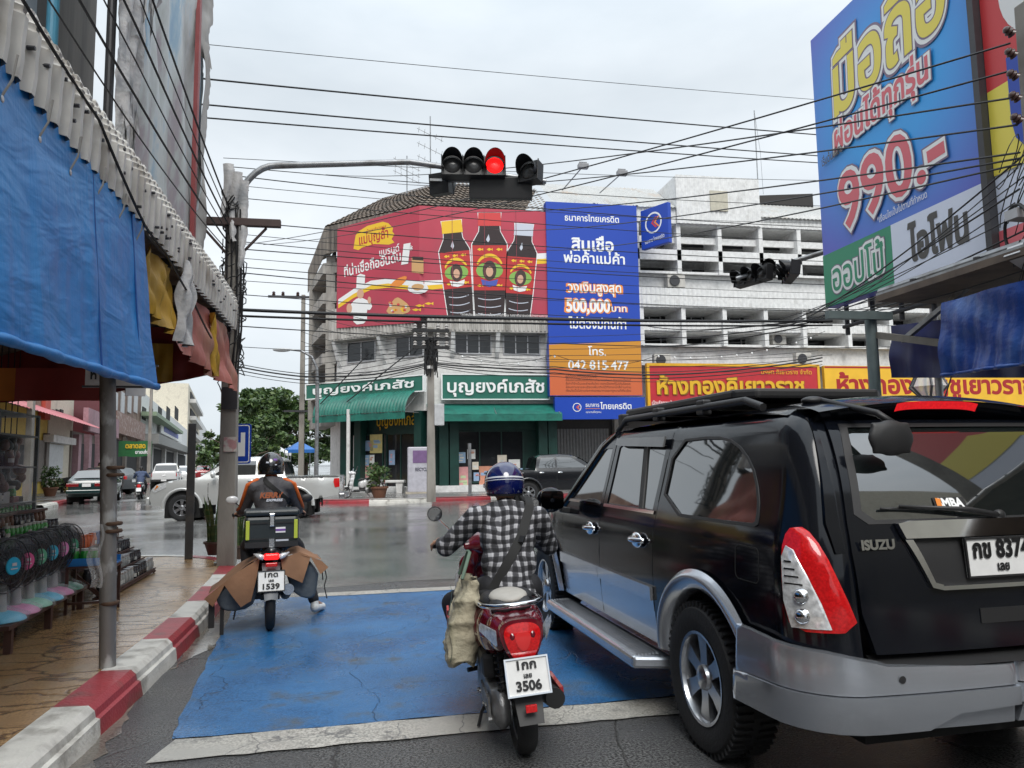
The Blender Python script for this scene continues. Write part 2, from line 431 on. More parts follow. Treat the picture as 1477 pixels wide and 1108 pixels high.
v, f = fill2d([[(p.x, p.y) for p in poly]], None); mb.add([(x, y, .168+.004*math.sin(x*1.3)*math.sin(y*.9)) for x, y in v], f)
struct('pavement', mb, m_walk)
def rough(P):
    Q = smoothpoly(P, 3); return [(x+random.uniform(-.03, .03), y+random.uniform(-.03, .03)) for x, y in Q]
mb = MB()
mud = [(-1.50, 6.0), (-1.42, 6.3), (-1.30, 6.9), (-1.1, 7.35), (-.75, 7.7), (-.45, 7.9), (-.35, 8.3), (-.6, 8.9), (-1.0, 9.3), (-1.2, 10.3), (-1.7, 11.0), (-1.62, 9)]
v, f = fill2d([rough(mud)], None); mb.add([(x, y, .003) for x, y in v], f)
mud = [(-1.5, 2.0), (-1.35, 3.2), (-1.38, 4.2), (-1.45, 5.0), (-1.50, 5.6), (-1.52, 4), (-1.52, 2)]
v, f = fill2d([rough(mud)], None); mb.add([(x, y, .003) for x, y in v], f)
struct('mud_film', mb, m_mud)
# blue waiting box and its lines
def sheet(name, pts, z, m, step=None, jitter=0.0):
    mb = MB(); L = []
    for i, a in enumerate(pts):
        b = pts[(i+1) % len(pts)]; d = math.dist(a, b); k = max(1, int(d/.12))
        for j in range(k):
            t = j/k; L.append((a[0]+(b[0]-a[0])*t+random.uniform(-jitter, jitter), a[1]+(b[1]-a[1])*t+random.uniform(-jitter, jitter)))
    v, f = fill2d([L], None); mb.add([(x, y, z) for x, y in v], f)
    return struct(name, mb, m)
sheet('waiting_box', [(-1.10, 4.58), (4.2, 4.72), (4.2, 9.05), (-1.50, 9.0)], .005, m_blue, jitter=.012)
sheet('stop_line', [(-1.14, 4.25), (4.2, 4.42), (4.2, 4.70), (-1.06, 4.56)], .009, m_line, jitter=.010)
sheet('stop_line', [(-.62, 8.95), (4.2, 9.10), (4.2, 9.32), (-.62, 9.20)], .009, m_line, jitter=.012)
# ================================================================== FAR SIDE OF THE JUNCTION
UP = Vector((0, 0, 1))
class Frame:
    """an upright plane: local x runs right along it, local -y faces the viewer"""
    def __init__(s, p, rz): s.p = Vector((p[0], p[1], 0)); s.rz = rz; s.r = Vector((math.cos(rz), math.sin(rz), 0)); s.n = Vector((math.sin(rz), -math.cos(rz), 0))
    def xz(s, px, py, out=0.0):
        q = onplane(px, py, s.p+s.n*out, s.n)-s.p; return q.dot(s.r), q.z
    def w(s, x, y, z): return s.p+s.r*x-s.n*y+UP*z
white = M('weathered white render', (.66, .65, .63), .7, col2=(.33, .31, .28), c2=(1.6, .56, .85), bump=(30, .15))
white2 = M('white painted concrete', (.72, .72, .71), .65, col2=(.42, .41, .39), c2=(2.2, .58, .9), bump=(30, .1))
grime = M('grimy grey concrete', (.36, .34, .31), .8, col2=(.10, .095, .09), c2=(1.2, .48, .75), bump=(20, .3), stretch=(1, 1, .3))
ribm = M('stained ribbed cladding', (.46, .44, .41), .7, col2=(.09, .08, .07), c2=(2.5, .45, .8), stretch=(1, 1, .15))
ribd = M('dark stained ribbed fascia', (.20, .175, .15), .75, col2=(.06, .05, .045), c2=(2.2, .42, .7), stretch=(2, 2, .2))
tilem = M('brown roof tile', (.155, .115, .085), .7, col2=(.06, .05, .04), c2=(2.0, .45, .7))
tinw = M('white corrugated sheet', (.40, .40, .385), .5, .0, col2=(.35, .27, .2), c2=(1.4, .55, .8), stretch=(1, 1, .3))
glassd = M('dark window glass', (.02, .022, .025), .06, spec=.6)
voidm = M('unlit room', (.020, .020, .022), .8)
alu = M('dull aluminium', (.45, .45, .46), .4, .7)
steel = M('galvanised steel', (.32, .33, .34), .42, .75, col2=(.16, .15, .14), c2=(5, .5, .75))
dsteel = M('dark painted steel', (.05, .05, .055), .45, .2)
green = M('pharmacy green paint', (.007, .045, .036), .45, col2=(.004, .022, .018), c2=(3, .5, .8))
teal = M('teal sign face', (.022, .145, .105), .4, nz=(1.5, .1))
tealaw = M('teal awning', (.014, .16, .12), .5, col2=(.009, .08, .065), c2=(2, .45, .8))
wletter = M('white lettering', (.86, .87, .86), .4, nz=None)
gold = M('gold lettering', (.80, .46, .03), .35, .2, nz=None)
def ribbed(mb, fr, x0, x1, z0, z1, y, pitch=.22, dep=.05):
    n = max(2, int(abs(x1-x0)/pitch)*4)
    def fn(u, v):
        i = round(u*n); k = i % 4; d = dep if k in (1, 2) else 0
        return (x0+(x1-x0)*u, y-d, z0+(z1-z0)*v)
    mb.grid(fn, n, 1)
def sign(name, label, cat, fr, x0, z0, x1, z1, out, mat, frame=None, dep=.14, fw=.06, group=None):
    """a sign box standing proud of a facade; returns its Empty, drawn on with local y <= -0.004"""
    t = thing(name, label, cat, fr.w((x0+x1)/2, -out, z0), fr.rz, group)
    w = x1-x0; h = z1-z0
    MB().box((0, dep/2, h/2), (w, dep, h)).build('panel', mat, t)
    if frame:
        f = MB()
        for c, d in (((0, .0, fw/2), (w+.02, dep+.05, fw)), ((0, .0, h-fw/2), (w+.02, dep+.05, fw))): f.box((c[0], dep/2-.01, c[2]), d)
        for sx in (-1, 1): f.box((sx*(w/2-fw/2+.01), dep/2-.01, h/2), (fw, dep+.05, h-2*fw-.004))
        f.build('frame', frame, t)
    t['w'] = w; t['h'] = h
    return t
def flat(name, loops, y, mat, parent, step=None):
    """a flat coloured shape in the XZ plane of a sign"""
    if not isinstance(loops[0][0], (tuple, list)): loops = [loops]
    v, f = fill2d(loops, step); mb = MB(); mb.add([(a, y, b) for a, b in v], f); return mb.build(name, mat, parent)
Y0 = 34.7
cB = onplane(612, 600, (0, Y0, 0), (0, 1, 0))
FR = Frame((cB.x, Y0), 0.0)                         # street front, x measured from the corner
CH = Frame((cB.x, Y0), R(-39.6))                    # chamfered corner face (x negative to the left)
xl = CH.xz(487, 420)[0]; Lc = CH.w(xl, 0, 0)
xr = FR.xz(796, 420)[0]
sd = Vector((-.177, .984, 0)); Ld = Lc+sd*9
# ---- far pavement
fk = [(-7.5, 70), (-6.2, 45), (-4.6, 33.5), (-3.4, 30.6), (-1.5, 29.2), (1, 28.9), (4, 29.4), (9, 30.2), (60, 30.2)]
fks = [fk[0]]
for i in range(1, len(fk)-1):
    a, b, c = Vector(fk[i-1]), Vector(fk[i]), Vector(fk[i+1])
    for t in (0.0, .25, .5, .75, 1):
        p = b+(a-b)*.4*(1-t)**2+(c-b)*.4*t*t; fks.append((p.x, p.y))
fks.append(fk[-1])
kerb(fks, 'kerb', '', 0, 2.4, h=.16, w=.26)
mb = MB(); v, f = fill2d([[(x, y) for x, y in fks]+[(60, 70)]], None); mb.add([(x, y, .155) for x, y in v], f)
struct('pavement', mb, m_conc)
# ---- corner pharmacy building
zE = FR.xz(612, 303)[1]; zR = FR.xz(640, 260)[1]+.9; zP1 = FR.xz(700, 458)[1]; zP0 = FR.xz(700, 480)[1]; zW0 = FR.xz(700, 503)[1]
zF = zE-1.4
PB = thing('pharmacy_building', 'weathered four storey corner building with brown tiled roof behind the red billboard', 'building', (cB.x, Y0, 0))
o = Vector((cB.x, Y0, 0))
A = FR.w(xr, 0, 0)-o; B = Vector((0, 0, 0)); Cc = Lc-o; D = Ld-o; E_ = A+Vector((0, 14, 0)); foot = [A, E_, D+Vector((3, 3, 0)), D, Cc, B]
mb = MB(); mb.prism(foot, (0, 0, 3.9), (0, 0, zF)); 
inn = [A+Vector((-.2, .9, 0)), E_, D+Vector((3, 3, 0)), D+Vector((.8, .3, 0)), Cc+Vector((1.0, .5, 0)), B+Vector((.35, .9, 0))]
mb.prism(inn, (0, 0, .3), (0, 0, 3.9)); mb.build('wall', white, PB)
# fascia and roof
mb = MB(); eav = [A+Vector((.1, -.55, 0)), B+Vector((-.2, -.55, 0)), Cc+Vector((-.62, -.12, 0)), Cc+sd*1.5+Vector((-.62, -.1, 0)), D+Vector((-.6, 0, 0))]
for a, b in zip(eav, eav[1:]):
    L = (b-a).length; n = int(L/.24)*4; t = (b-a)/n; nn_ = Vector((t.y, -t.x, 0)).normalized()
    vs = []
    for z in (zF, zE):
        for i in range(n+1): vs.append(a+t*i+UP*z+nn_*(-.05 if i % 4 in (1, 2) else 0))
    w = n+1; mb.add(vs, [(i, i+1, w+i+1, w+i) for i in range(n)])
mb.build('fascia', ribd, PB)
mb = MB(); rid = [A+Vector((0, 3.0, 0)), B+Vector((1.2, 2.6, 0)), Cc+Vector((2.4, 2.0, 0)), Cc+sd*3+Vector((2.5, 1.4, 0)), D+Vector((2.5, 0, 0))]
for i in range(4):
    a, b, c, d = eav[i], eav[i+1], rid[i+1], rid[i]
    n = max(2, int((b-a).length/.28)*2); m_ = 12
    def fn(u, v):
        k = round(u*n); s = v*m_; st = s-math.floor(s)
        p = (a+(b-a)*u)*(1-v)+(d+(c-d)*u)*v
        return p+UP*(zE+(zR-zE)*v+(.05 if k % 2 else 0))
    for r_ in range(m_):
        n0 = len(mb.v)
        for v_ in (r_/m_, (r_+1.12)/m_):
            for k in range(n+1):
                p = fn(k/n, v_); mb.v.append(tuple(p+UP*(.07 if v_ == r_/m_ else .0)))
        for k in range(n): mb.f.append([n0+k, n0+k+1, n0+n+2+k, n0+n+1+k]); mb.mi.append(0)
back = [p+UP*(zR-.02) for p in rid]+[D+Vector((6, 3, 0))+UP*(zR-.3), E_+UP*(zR-.3)]
mb.add(back, [tuple(range(len(back)))])
mb.build('roof', tilem, PB)
# ribbed parapet band with the windows below it
mb = MB()
ribbed(mb, FR, .1, xr, zP0, zP1+.8, -.62, .20, .05)
mb.box((xr/2, -.3, zP0-.03), (xr-.2, .66, .08)); mb.build('parapet', ribm, PB)
pc = thing('corner_parapet', '', '') if False else None
def chl(fr, x, y, z): return fr.w(x, y, z)-o
def ribchain(mb, fr, x0, x1, z0, z1, y, pitch=.2, dep=.05):
    n = int(abs(x1-x0)/pitch)*4
    mb.grid(lambda u, v: chl(fr, x0+(x1-x0)*u, y-(dep if round(u*n) % 4 in (1, 2) else 0), z0+(z1-z0)*v), n, 1)
mb = MB(); ribchain(mb, CH, xl, -.1, zP0, zP1+.8, -.62)
mb.prism([chl(CH, xl, -.62, zP0-.07), chl(CH, -.1, -.62, zP0-.07), chl(CH, -.1, .02, zP0-.07), chl(CH, xl, .02, zP0-.07)], (0, 0, 0), (0, 0, .06)); mb.build('parapet', ribm, PB)
def window(fr, x0, x1, z0, z1, parent, panes=2, org=None, fm=alu, out=.0):
    c = fr.w((x0+x1)/2, -out, (z0+z1)/2)-(org if org is not None else o); rot = Matrix.Rotation(fr.rz, 3, 'Z'); w = x1-x0; h = z1-z0
    g = MB(); g.box(c, (w, .03, h), rot=rot); wo = g.build('window', glassd, parent)
    f = MB()
    for s in (-1, 1): f.box(c+fr.r*(s*w/2)+fr.n*.02, (.06, .07, h+.06), rot=rot)
    for s in (-1, 1): f.box(c+UP*(s*h/2)+fr.n*.02, (w-.06, .066, .06), rot=rot)
    for k in range(1, panes): f.box(c+fr.r*(-w/2+w*k/panes)+fr.n*.02, (.05, .06, h-.06), rot=rot)
    f.build('frame', fm, wo); return wo
for p0, p1 in ((656, 708), (726, 778)):
    window(FR, FR.xz(p0, 490)[0], FR.xz(p1, 490)[0], zW0-.25, zP0-.10, PB, 3)
for p0, p1 in ((502, 542), (572, 617)):
    window(CH, CH.xz(p0, 490)[0], CH.xz(min(p1, 611), 490)[0], zW0-.35, zP0-.12, PB, 2)
fin = MB()
for px in (652, 716, 788):
    x = FR.xz(px, 490)[0]; fin.prism([Vector((x-.09, -.6, zP0-.05)), Vector((x-.09, 0, zP0-.05)), Vector((x-.09, 0, zW0-.5)), Vector((x-.09, -.25, zW0-.2))], (0, 0, 0), (.18, 0, 0))
for px in (492, 556):
    x = CH.xz(px, 490)[0]; fin.prism([chl(CH, x-.09, -.6, zP0-.08), chl(CH, x-.09, 0, zP0-.08), chl(CH, x-.09, 0, zW0-.6), chl(CH, x-.09, -.25, zW0-.2)], (0, 0, 0), CH.r*.18)
fin.build('bracket', white2, PB)
# side with weathered balcony slabs
mb = MB(); vd = MB()
for k in range(6):
    z = zF-.9-k*1.55
    mb.prism([Cc+UP*z+Vector((-.05, -.02, 0)), Cc+sd*5+UP*z, Cc+sd*5+UP*z+Vector((-.8, -.3, 0)), Cc+UP*z+Vector((-.75, .35, 0))], (0, 0, 0), (0, 0, .55))
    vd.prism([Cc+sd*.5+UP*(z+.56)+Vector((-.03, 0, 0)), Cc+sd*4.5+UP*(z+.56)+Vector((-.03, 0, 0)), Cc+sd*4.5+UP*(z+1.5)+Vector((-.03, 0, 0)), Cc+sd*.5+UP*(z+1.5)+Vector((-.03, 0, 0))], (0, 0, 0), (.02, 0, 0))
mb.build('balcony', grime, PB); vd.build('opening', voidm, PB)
mb = MB(); mb.prism([Cc+sd*4.5+Vector((-.9, -.3, 0)), Cc+sd*4.9+Vector((-.9, -.3, 0)), Cc+sd*4.9+Vector((0, 0, 0)), Cc+sd*4.5], (0, 0, 3.9), (0, 0, zF)); mb.box(tuple(Cc+Vector((-.35, .25, (zF+4)/2))), (.45, .3, zF-4)); mb.build('pier', grime, PB)
# shop front
gnd = .16
mb = MB()
for px in (640, 655, 783, 797):
    x = FR.xz(px, 650)[0]; mb.box((x, .12, 2.0), (.42, .5, 3.8))
mb.box((xr/2, .55, 3.45), (xr-.1, .15, .9)); mb.box((xr/2, .72, 2.0), (xr-.1, .06, 3.7))
for px in (497, 517, 604):
    x = CH.xz(px, 650)[0]; mb.box(tuple(chl(CH, x, .15, 2.0)), (.4, .5, 3.8), rot=Matrix.Rotation(CH.rz, 3, 'Z'))
mb.box(tuple(chl(CH, xl/2, .5, 3.4)), (abs(xl)-.2, .14, 1.0), rot=Matrix.Rotation(CH.rz, 3, 'Z'))
mb.build('shop_front', green, PB)
mb = MB(); mb.box((xr/2, .15, .26), (xr, 1.1, .36)); mb.box(tuple(chl(CH, xl/2, .2, .24)), (abs(xl)-.1, 1.0, .32), rot=Matrix.Rotation(CH.rz, 3, 'Z')); mb.build('step', white2, PB)
x0, x1 = FR.xz(662, 650)[0], FR.xz(758, 650)[0]
window(FR, x0, x1, .55, 2.95, PB, 3, fm=green, out=-.60)
x0, x1 = CH.xz(520, 650)[0], CH.xz(546, 650)[0]; window(CH, x0, x1, .55, 2.9, PB, 1, fm=green, out=-.35)
x0, x1 = CH.xz(549, 650)[0], CH.xz(590, 650)[0]; window(CH, x0, x1, .35, 2.9, PB, 2, fm=green, out=-.5)
cols = [(.75, .62, .25), (.8, .8, .78), (.72, .35, .35), (.35, .5, .68), (.65, .3, .2), (.55, .65, .4), (.8, .72, .6), (.3, .42, .6)]
def poster(fr, x, z, w, h, c, out, label, seed, text=None):
    t = thing('poster', label, 'poster', fr.w(x, -out, z), fr.rz, 'posters on the pharmacy windows')
    MB().box((0, 0, h/2), (w, .012, h)).build('sheet', M('poster %d' % (c % 8), cols[c % 8], .4), t)
    rnd = random.Random(seed); pm = MB()
    for k in range(3): pm.box((rnd.uniform(-.2, .2)*w, -.009, h*rnd.uniform(.2, .85)), (w*rnd.uniform(.3, .6), .004, h*rnd.uniform(.06, .16)))
    pm.build('print', M('poster print %d' % ((c+3) % 8), cols[(c+3) % 8], .4), t)
pn = [('cream', 'yellow'), ('white', 'blue'), ('pink', 'rust'), ('pale blue', 'green'), ('brick', 'cream'), ('light green', 'grey blue'), ('beige', 'mustard'), ('slate blue', 'white')]
k = 0
for px, py, w, h, c in ((668, 660, .35, .5, 3), (682, 655, .38, .45, 1), (672, 690, .62, 1.05, 2), (688, 672, .3, .36, 6), (690, 688, .3, .4, 7), (708, 688, .95, 1.0, 4), (727, 664, .45, .5, 6), (729, 684, .42, .55, 7), (745, 672, .55, .6, 1), (746, 692, .75, 1.05, 3)):
    x, z = FR.xz(px, py); k += 1
    poster(FR, x, z-h/2, w, h, c, -.54, '%s sheet on the right-hand pharmacy window, %s' % (['pale blue', 'white', 'tall pink and red', 'small beige', 'small slate blue', 'large brick-coloured', 'upper beige', 'lower slate blue', 'upper white', 'tall pale blue'][k-1], ['top left corner', 'second from the top left', 'lower left', 'left of the large brick one', 'under the small beige one', 'in the middle', 'above a slate blue one', 'right of the brick one', 'over the tall blue one', 'lowest at the right end'][k-1]), k)
for j, (px, py, w, h, c) in enumerate(((527, 643, .5, .5, 7), (537, 640, .75, .9, 0), (522, 664, .4, .5, 3), (531, 663, .3, .45, 1), (530, 683, .95, .75, 2), (560, 660, .35, .7, 7))):
    x, z = CH.xz(px, py)
    poster(CH, x, z-h/2, w, h, c, -.28, ['slate blue sheet high on the corner shop window', 'large yellow sheet on the corner shop window', 'small pale blue sheet at the left edge of the corner window', 'small white sheet beside a pale blue one', 'wide pink sheet along the bottom of the corner window', 'narrow blue sheet on the pharmacy door glass'][j], 40+j)
# green lamps strip and awnings
z1, z0 = FR.xz(700, 590)[1], FR.xz(700, 604)[1]
def awning(name, label, fr, xa, xb, zt, zb, dep, mat, scallop=.0, n=30):
    t = thing(name, label, 'awning', fr.w((xa+xb)/2, 0, zb), fr.rz); L = xb-xa; mb = MB()
    def fn(u, v):
        a = v*math.pi/2 if scallop else 0
        y = -dep*(math.sin(a) if scallop else v); z = (zt-zb)*(math.cos(a) if scallop else 1-v)
        b = (.05*abs(math.sin(u*math.pi*n)) if scallop else 0)
        return (-L/2+L*u, y-b, z+b*.6)
    mb.grid(fn, n*4 if scallop else 6, 8)
    mb.build('cover', mat, t, 60)
    v = MB(); v.grid(lambda u, w: (-L/2+L*u, -dep-.02*math.sin(u*40), -.32*w), 40, 2); v.build('valance', mat, t, 60)
    f = MB()
    for s in (-L/2+.1, 0, L/2-.1): f.tube([(s, 0, 0), (s, -dep, 0)], .025); f.tube([(s, -.02, zt-zb-.05), (s, -dep, .02)], .02)
    f.build('frame', steel, t); return t
awning('awning', 'ribbed teal barrel awning over the corner pharmacy door', CH, xl-.4, -.15, CH.xz(560, 575)[1]+.3, CH.xz(560, 598)[1], 1.25, tealaw, 1)
awning('awning', 'flat teal canvas awning under the right-hand green pharmacy sign', FR, .1, xr+.1, z1+.25, z0+.15, 1.1, tealaw)
# two green signs
a0 = FR.xz(637, 577, .35); a1 = FR.xz(792, 540, .35)
t = sign('shop_sign', 'teal green sign with white Thai lettering on the flat right-hand pharmacy front', 'sign', FR, a0[0], a0[1], a1[0], a1[1], .35, teal, wletter, .16, .05)
w, h = t['w'], t['h']; lettering('บุญยงค์เภสัช', 0, h*.30, h*.36, wletter, t, -.05, bold=.04, width=w*.90)
a0 = CH.xz(441, 580, .5); a1 = CH.xz(611, 540, .5)
t = sign('shop_sign', 'teal green sign with white Thai lettering angled across the building corner', 'sign', CH, a0[0], a0[1]+.1, a1[0], a1[1], .5, teal, wletter, .16, .05)
w, h = t['w'], t['h']; lettering('บุญยงค์เภสัช', 0, h*.30, h*.36, wletter, t, -.05, bold=.04, width=w*.86)
a = CH.xz(559, 611, .45); t = thing('shop_sign', 'raised gold Thai letters under the teal corner awning', 'sign', CH.w(a[0], .35, a[1]-.05), CH.rz)
lettering('บุญยงค์เภสัช', 0, 0, .42, gold, t, 0, bold=.02, width=2.6)
# ---- red folded billboard
red = M('red billboard vinyl', (.46, .042, .075), .4, col2=(.40, .05, .08), c2=(.35, .45, .6), nz=(.5, .08), bump=(1.5, .15, .03)); yel = M('yellow print', (.80, .50, .02), .4, nz=None); dkb = M('dark sauce print', (.030, .016, .016), .3); rlab = M('bottle label red', (.48, .025, .025), .4, nz=None)
offw = M('white print', (.80, .80, .79), .4, nz=None); orng = M('orange print', (.78, .25, .04), .4, nz=None); skin_p = M('printed skin', (.62, .36, .24), .5, nz=None); hairp = M('printed dark hair', (.05, .025, .02), .5, nz=None)
lgreen = M('printed leaf green', (.22, .42, .08), .5, nz=None); blup = M('printed blue', (.06, .09, .40), .5, nz=None); capr = M('printed red cap', (.62, .05, .05), .35, nz=None); lgrey = M('printed pale grey', (.55, .58, .66), .4, nz=None); tanp = M('printed tan', (.62, .36, .15), .5, nz=None)
zt_ = FR.xz(612, 297, .7)[1]; zb_ = FR.xz(700, 459, .7)[1]
x1 = FR.xz(790, 380, .7)[0]; nb = FR.w(0, -.7, 0)
# fold line: meet of the two planes pushed out
def meet(f1, o1, f2, o2):
    p = f1.w(0, -o1, 0); q = f2.p+f2.n*o2; t = (q-p).dot(f2.n)/f1.r.dot(f2.n); return p+f1.r*t
fold = meet(FR, .7, CH, .7); xf = (fold-FR.p).dot(FR.r); xfc = (fold-CH.p).dot(CH.r)
xlc = CH.xz(486, 400, .7)[0]
t = thing('billboard', 'huge folded red billboard with three dark sauce bottles on the pharmacy roofline', 'billboard', (fold.x, fold.y, zb_), 0)
h = zt_-zb_; Lr = x1-xf; Ll = xfc-xlc
MB().box((Lr/2, .06, h/2), (Lr, .12, h)).build('panel', red, t)
left = bpy.data.objects.new('panel', None)
mbl = MB(); lz0 = CH.xz(489, 473, .7)[1]-zb_; rt = Matrix.Rotation(CH.rz, 3, 'Z')
zl_top = CH.xz(486, 330, .7)[1]-zb_
mbl.prism([rt @ Vector((-Ll, 0, lz0)), rt @ Vector((-.004, 0, -.25)), rt @ Vector((-.004, 0, h)), rt @ Vector((-Ll, 0, zl_top))], rt @ Vector((0, 0, 0)), rt @ Vector((0, .12, 0)))
lp = mbl.build('panel', red, t)
def bxz(px, py): a, b = FR.xz(px, py, .7); return a-xf, b-zb_
def cxz(px, py): a, b = CH.xz(px, py, .7); return a-xfc, b-zb_
def onfold(o2): o2.rotation_euler = (0, 0, CH.rz); return o2
def poly(pts): return [bxz(*p) for p in pts]
def cpoly(pts): return [cxz(*p) for p in pts]
def tr(pts, dx, dy, s=1.0, c=(0, 0)): return [((x-c[0])*s+c[0]+dx, (y-c[1])*s+c[1]+dy) for x, y in pts]
def curvepts(cx, cy, rx, ry, a0, a1, n=16): return [(cx+rx*math.cos(R(a0+(a1-a0)*i/n)), cy+ry*math.sin(R(a0+(a1-a0)*i/n))) for i in range(n+1)]
def bottle(c, top, wn, wb, capm, capn, sh, labt, labb, bot, tilt=0):
    def q(pts):
        ca, sa = math.cos(tilt), math.sin(tilt)
        return poly([(c+(x*ca-(y-380)*sa), 380+(x*sa+(y-380)*ca)) for x, y in pts])
    yb = 458
    body = [(-wn, top+capn), (-wn*1.05, top+capn+8), (-wb, sh), (-wb*1.0, labt), (-wb*.92, labb), (-wb*.86, yb-14), (-wb*.82, yb), (wb*.82, yb), (wb*.86, yb-14), (wb*.92, labb), (wb, labt), (wb, sh), (wn*1.05, top+capn+8), (wn, top+capn)]
    out = [(x*1.03+(.6 if x > 0 else -.6), y) for x, y in body]
    cap = [(-wn*1.12, top), (wn*1.12, top), (wn*1.15, top+capn), (-wn*1.15, top+capn)]
    full = out[:7]+out[7:]
    flat('bottle_outline', q([(-wn*1.2, top-.6)]+full+[(wn*1.2, top-.6)]), -.006, offw, t)
    b = flat('bottle', q(body), -.010, dkb, t); flat('bottle_cap', q(cap), -.014, capm, t)
    lab = [(-wb*.99, labt), (wb*.99, labt), (wb*.92, labb), (-wb*.92, labb)]
    flat('bottle_label', q(lab), -.014, rlab, t)
    mid = (labt+labb)/2+4
    flat('label_greens', q(curvepts(0, mid, wb*.78, wb*.50, 0, 360)), -.018, lgreen, t)
    flat('label_hair', q(curvepts(0, mid, wb*.40, wb*.58, 0, 360)), -.022, hairp, t)
    flat('label_face', q(curvepts(0, mid+1.5, wb*.21, wb*.30, 0, 360)), -.026, skin_p, t)
    flat('label_collar', q([(-wb*.5, mid+wb*.5), (0, mid+wb*.62), (wb*.5, mid+wb*.5), (wb*.4, mid+wb*.85), (0, mid+wb*.95), (-wb*.4, mid+wb*.85)]), -.024, blup if capm is capr else offw, t)
    arc = [(x, y) for x, y in curvepts(0, mid, wb*.82, wb*.98, 205, 335)]+[(x, y) for x, y in curvepts(0, mid, wb*.74, wb*.78, 335, 205)]
    flat('label_arch', q(arc), -.022, yel, t)
    for k, xx in enumerate((-.55, 0, .55)):
        for yy in (labt+6, labb-7): flat('label_fish', q([(wb*(xx-.17), yy), (wb*(xx-.02), yy-2.2), (wb*(xx+.1), yy-.4), (wb*(xx+.18), yy-2), (wb*(xx+.18), yy+2), (wb*(xx+.1), yy+.4), (wb*(xx-.02), yy+2.2)]), -.018, yel, t)
    for k in range(3):
        y0 = labb+8+k*11
        if y0 < yb-6:
            a = [(x, y0+5*math.cos(x/wb*1.5)) for x in np.linspace(-wb*.66, wb*.66, 12)]; bb = [(x, y0+1.0+5.2*math.cos(x/wb*1.5)) for x in np.linspace(wb*.66, -wb*.66, 12)]
            flat('bottle_rib', q(a+bb), -.014, lgrey, t)
    flat('bottle_glint', q([(-wb*.2, sh-6), (-wb*.05, sh-14), (wb*.02, sh-6), (-wb*.08, sh-2)]), -.014, lgrey, t)
# yellow-white ribbon behind the bottles, over both panels
flat('ribbon', poly([(612, 405), (640, 404), (640, 410), (612, 412)]), -.003, offw, t); flat('ribbon', poly([(612, 412), (640, 410), (640, 416), (612, 419)]), -.003, yel, t)
flat('ribbon', poly([(772, 366), (790, 365), (790, 373), (772, 374)]), -.003, offw, t); flat('ribbon', poly([(772, 374), (790, 373), (790, 380), (772, 381)]), -.003, yel, t)
bottle(657, 318, 13, 22, yel, 18, 361, 363, 416, 458, -.10)
bottle(706, 307, 14.5, 25, capr, 19, 352, 354, 419, 458, 0)
bottle(752, 323, 12, 21, lgrey, 17, 364, 371, 424, 458, .07)
lettering('*ภาพประกอบเพื่อการโฆษณาเท่านั้น รสชาติอาจแตกต่างตามการปรุง', bxz(724, 0)[0], .10, .09, offw, t, -.03, width=Lr*.72)
for k in (1, 2, 3): flat('vinyl_seam', [(Lr*k/4, .02), (Lr*k/4+.02, .02), (Lr*k/4+.02, h-.02), (Lr*k/4, h-.02)], -.0285, M('vinyl seam', (.30, .05, .07), .5, nz=None), t)
# left panel
brush = [(511, 352), (513, 340), (517, 334), (530, 326), (552, 320), (560, 322), (567, 329), (566, 334), (569, 338), (565, 345), (569, 350), (561, 353), (540, 352), (523, 357), (517, 361), (510, 359)]
onfold(flat('brush_stroke', cpoly(brush), -.006, yel, t))
def cl(txt, px, py, hpx, mat, ypx=-.012, wpx=None, **k):
    x, z = cxz(px, py); sc = abs(cxz(px, py)[1]-cxz(px, py-10)[1])/10
    wd_ = None
    if wpx: wd_ = cxz(px+wpx/2, py)[0]-cxz(px-wpx/2, py)[0]
    return onfold(lettering(txt, x, z, hpx*sc, mat, t, ypx, width=wd_, **k))
cl('แม่บุญล้ำ', 539, 348, 11, rlab, wpx=42, bold=.03, rot=R(3)); cl('น้ำปลาร้าปรุงรส', 543, 332, 3.2, rlab, wpx=28, rot=R(3))
cl('แบรนด์', 562, 366, 8, offw, wpx=29, bold=.025, rot=R(4)); cl('1', 584, 380, 22, offw, wpx=10, bold=.06, slant=.15); cl('*', 593, 366, 9, offw, wpx=5, bold=.03)
cl('ที่น่าเชื่อถืออันดับ', 537, 388, 11, offw, wpx=82, bold=.035, rot=R(5))
rb = [(488, 432), (510, 417), (535, 405), (560, 402), (590, 405), (611, 405)]
onfold(flat('ribbon', cpoly(rb+[(x, y+7) for x, y in rb[::-1]]), -.004, offw, t)); onfold(flat('ribbon', cpoly([(x, y+7) for x, y in rb]+[(x, y+13) for x, y in rb[::-1]]), -.004, yel, t))
onfold(flat('chef_coat', cpoly(smoothpoly([(504, 442), (512, 432), (520, 429), (530, 433), (538, 440), (534, 448), (529, 446), (530, 466), (510, 469), (510, 450), (505, 456)], 1)), -.010, offw, t))
onfold(flat('chef_hat', cpoly([(515, 398), (520, 395), (527, 397), (526, 416), (514, 418)]), -.014, offw, t)); onfold(flat('chef_face', cpoly(curvepts(520, 424, 5, 7, 0, 360)), -.012, skin_p, t)); onfold(flat('chef_hand', cpoly(curvepts(533, 433, 2.6, 5, 0, 360)), -.014, skin_p, t)); onfold(flat('chef_hand', cpoly(curvepts(504, 445, 4, 7, 0, 360)), -.012, skin_p, t))
onfold(flat('food_plate', cpoly(curvepts(603, 416, 15, 8, 0, 360)), -.010, offw, t)); onfold(flat('food', cpoly(smoothpoly([(592, 414), (600, 409), (612, 411), (611, 417), (600, 420)], 1)), -.014, tanp, t))
onfold(flat('food', cpoly(smoothpoly([(556, 452), (562, 440), (572, 428), (580, 432), (590, 440), (593, 450), (575, 455)], 1)), -.010, tanp, t))
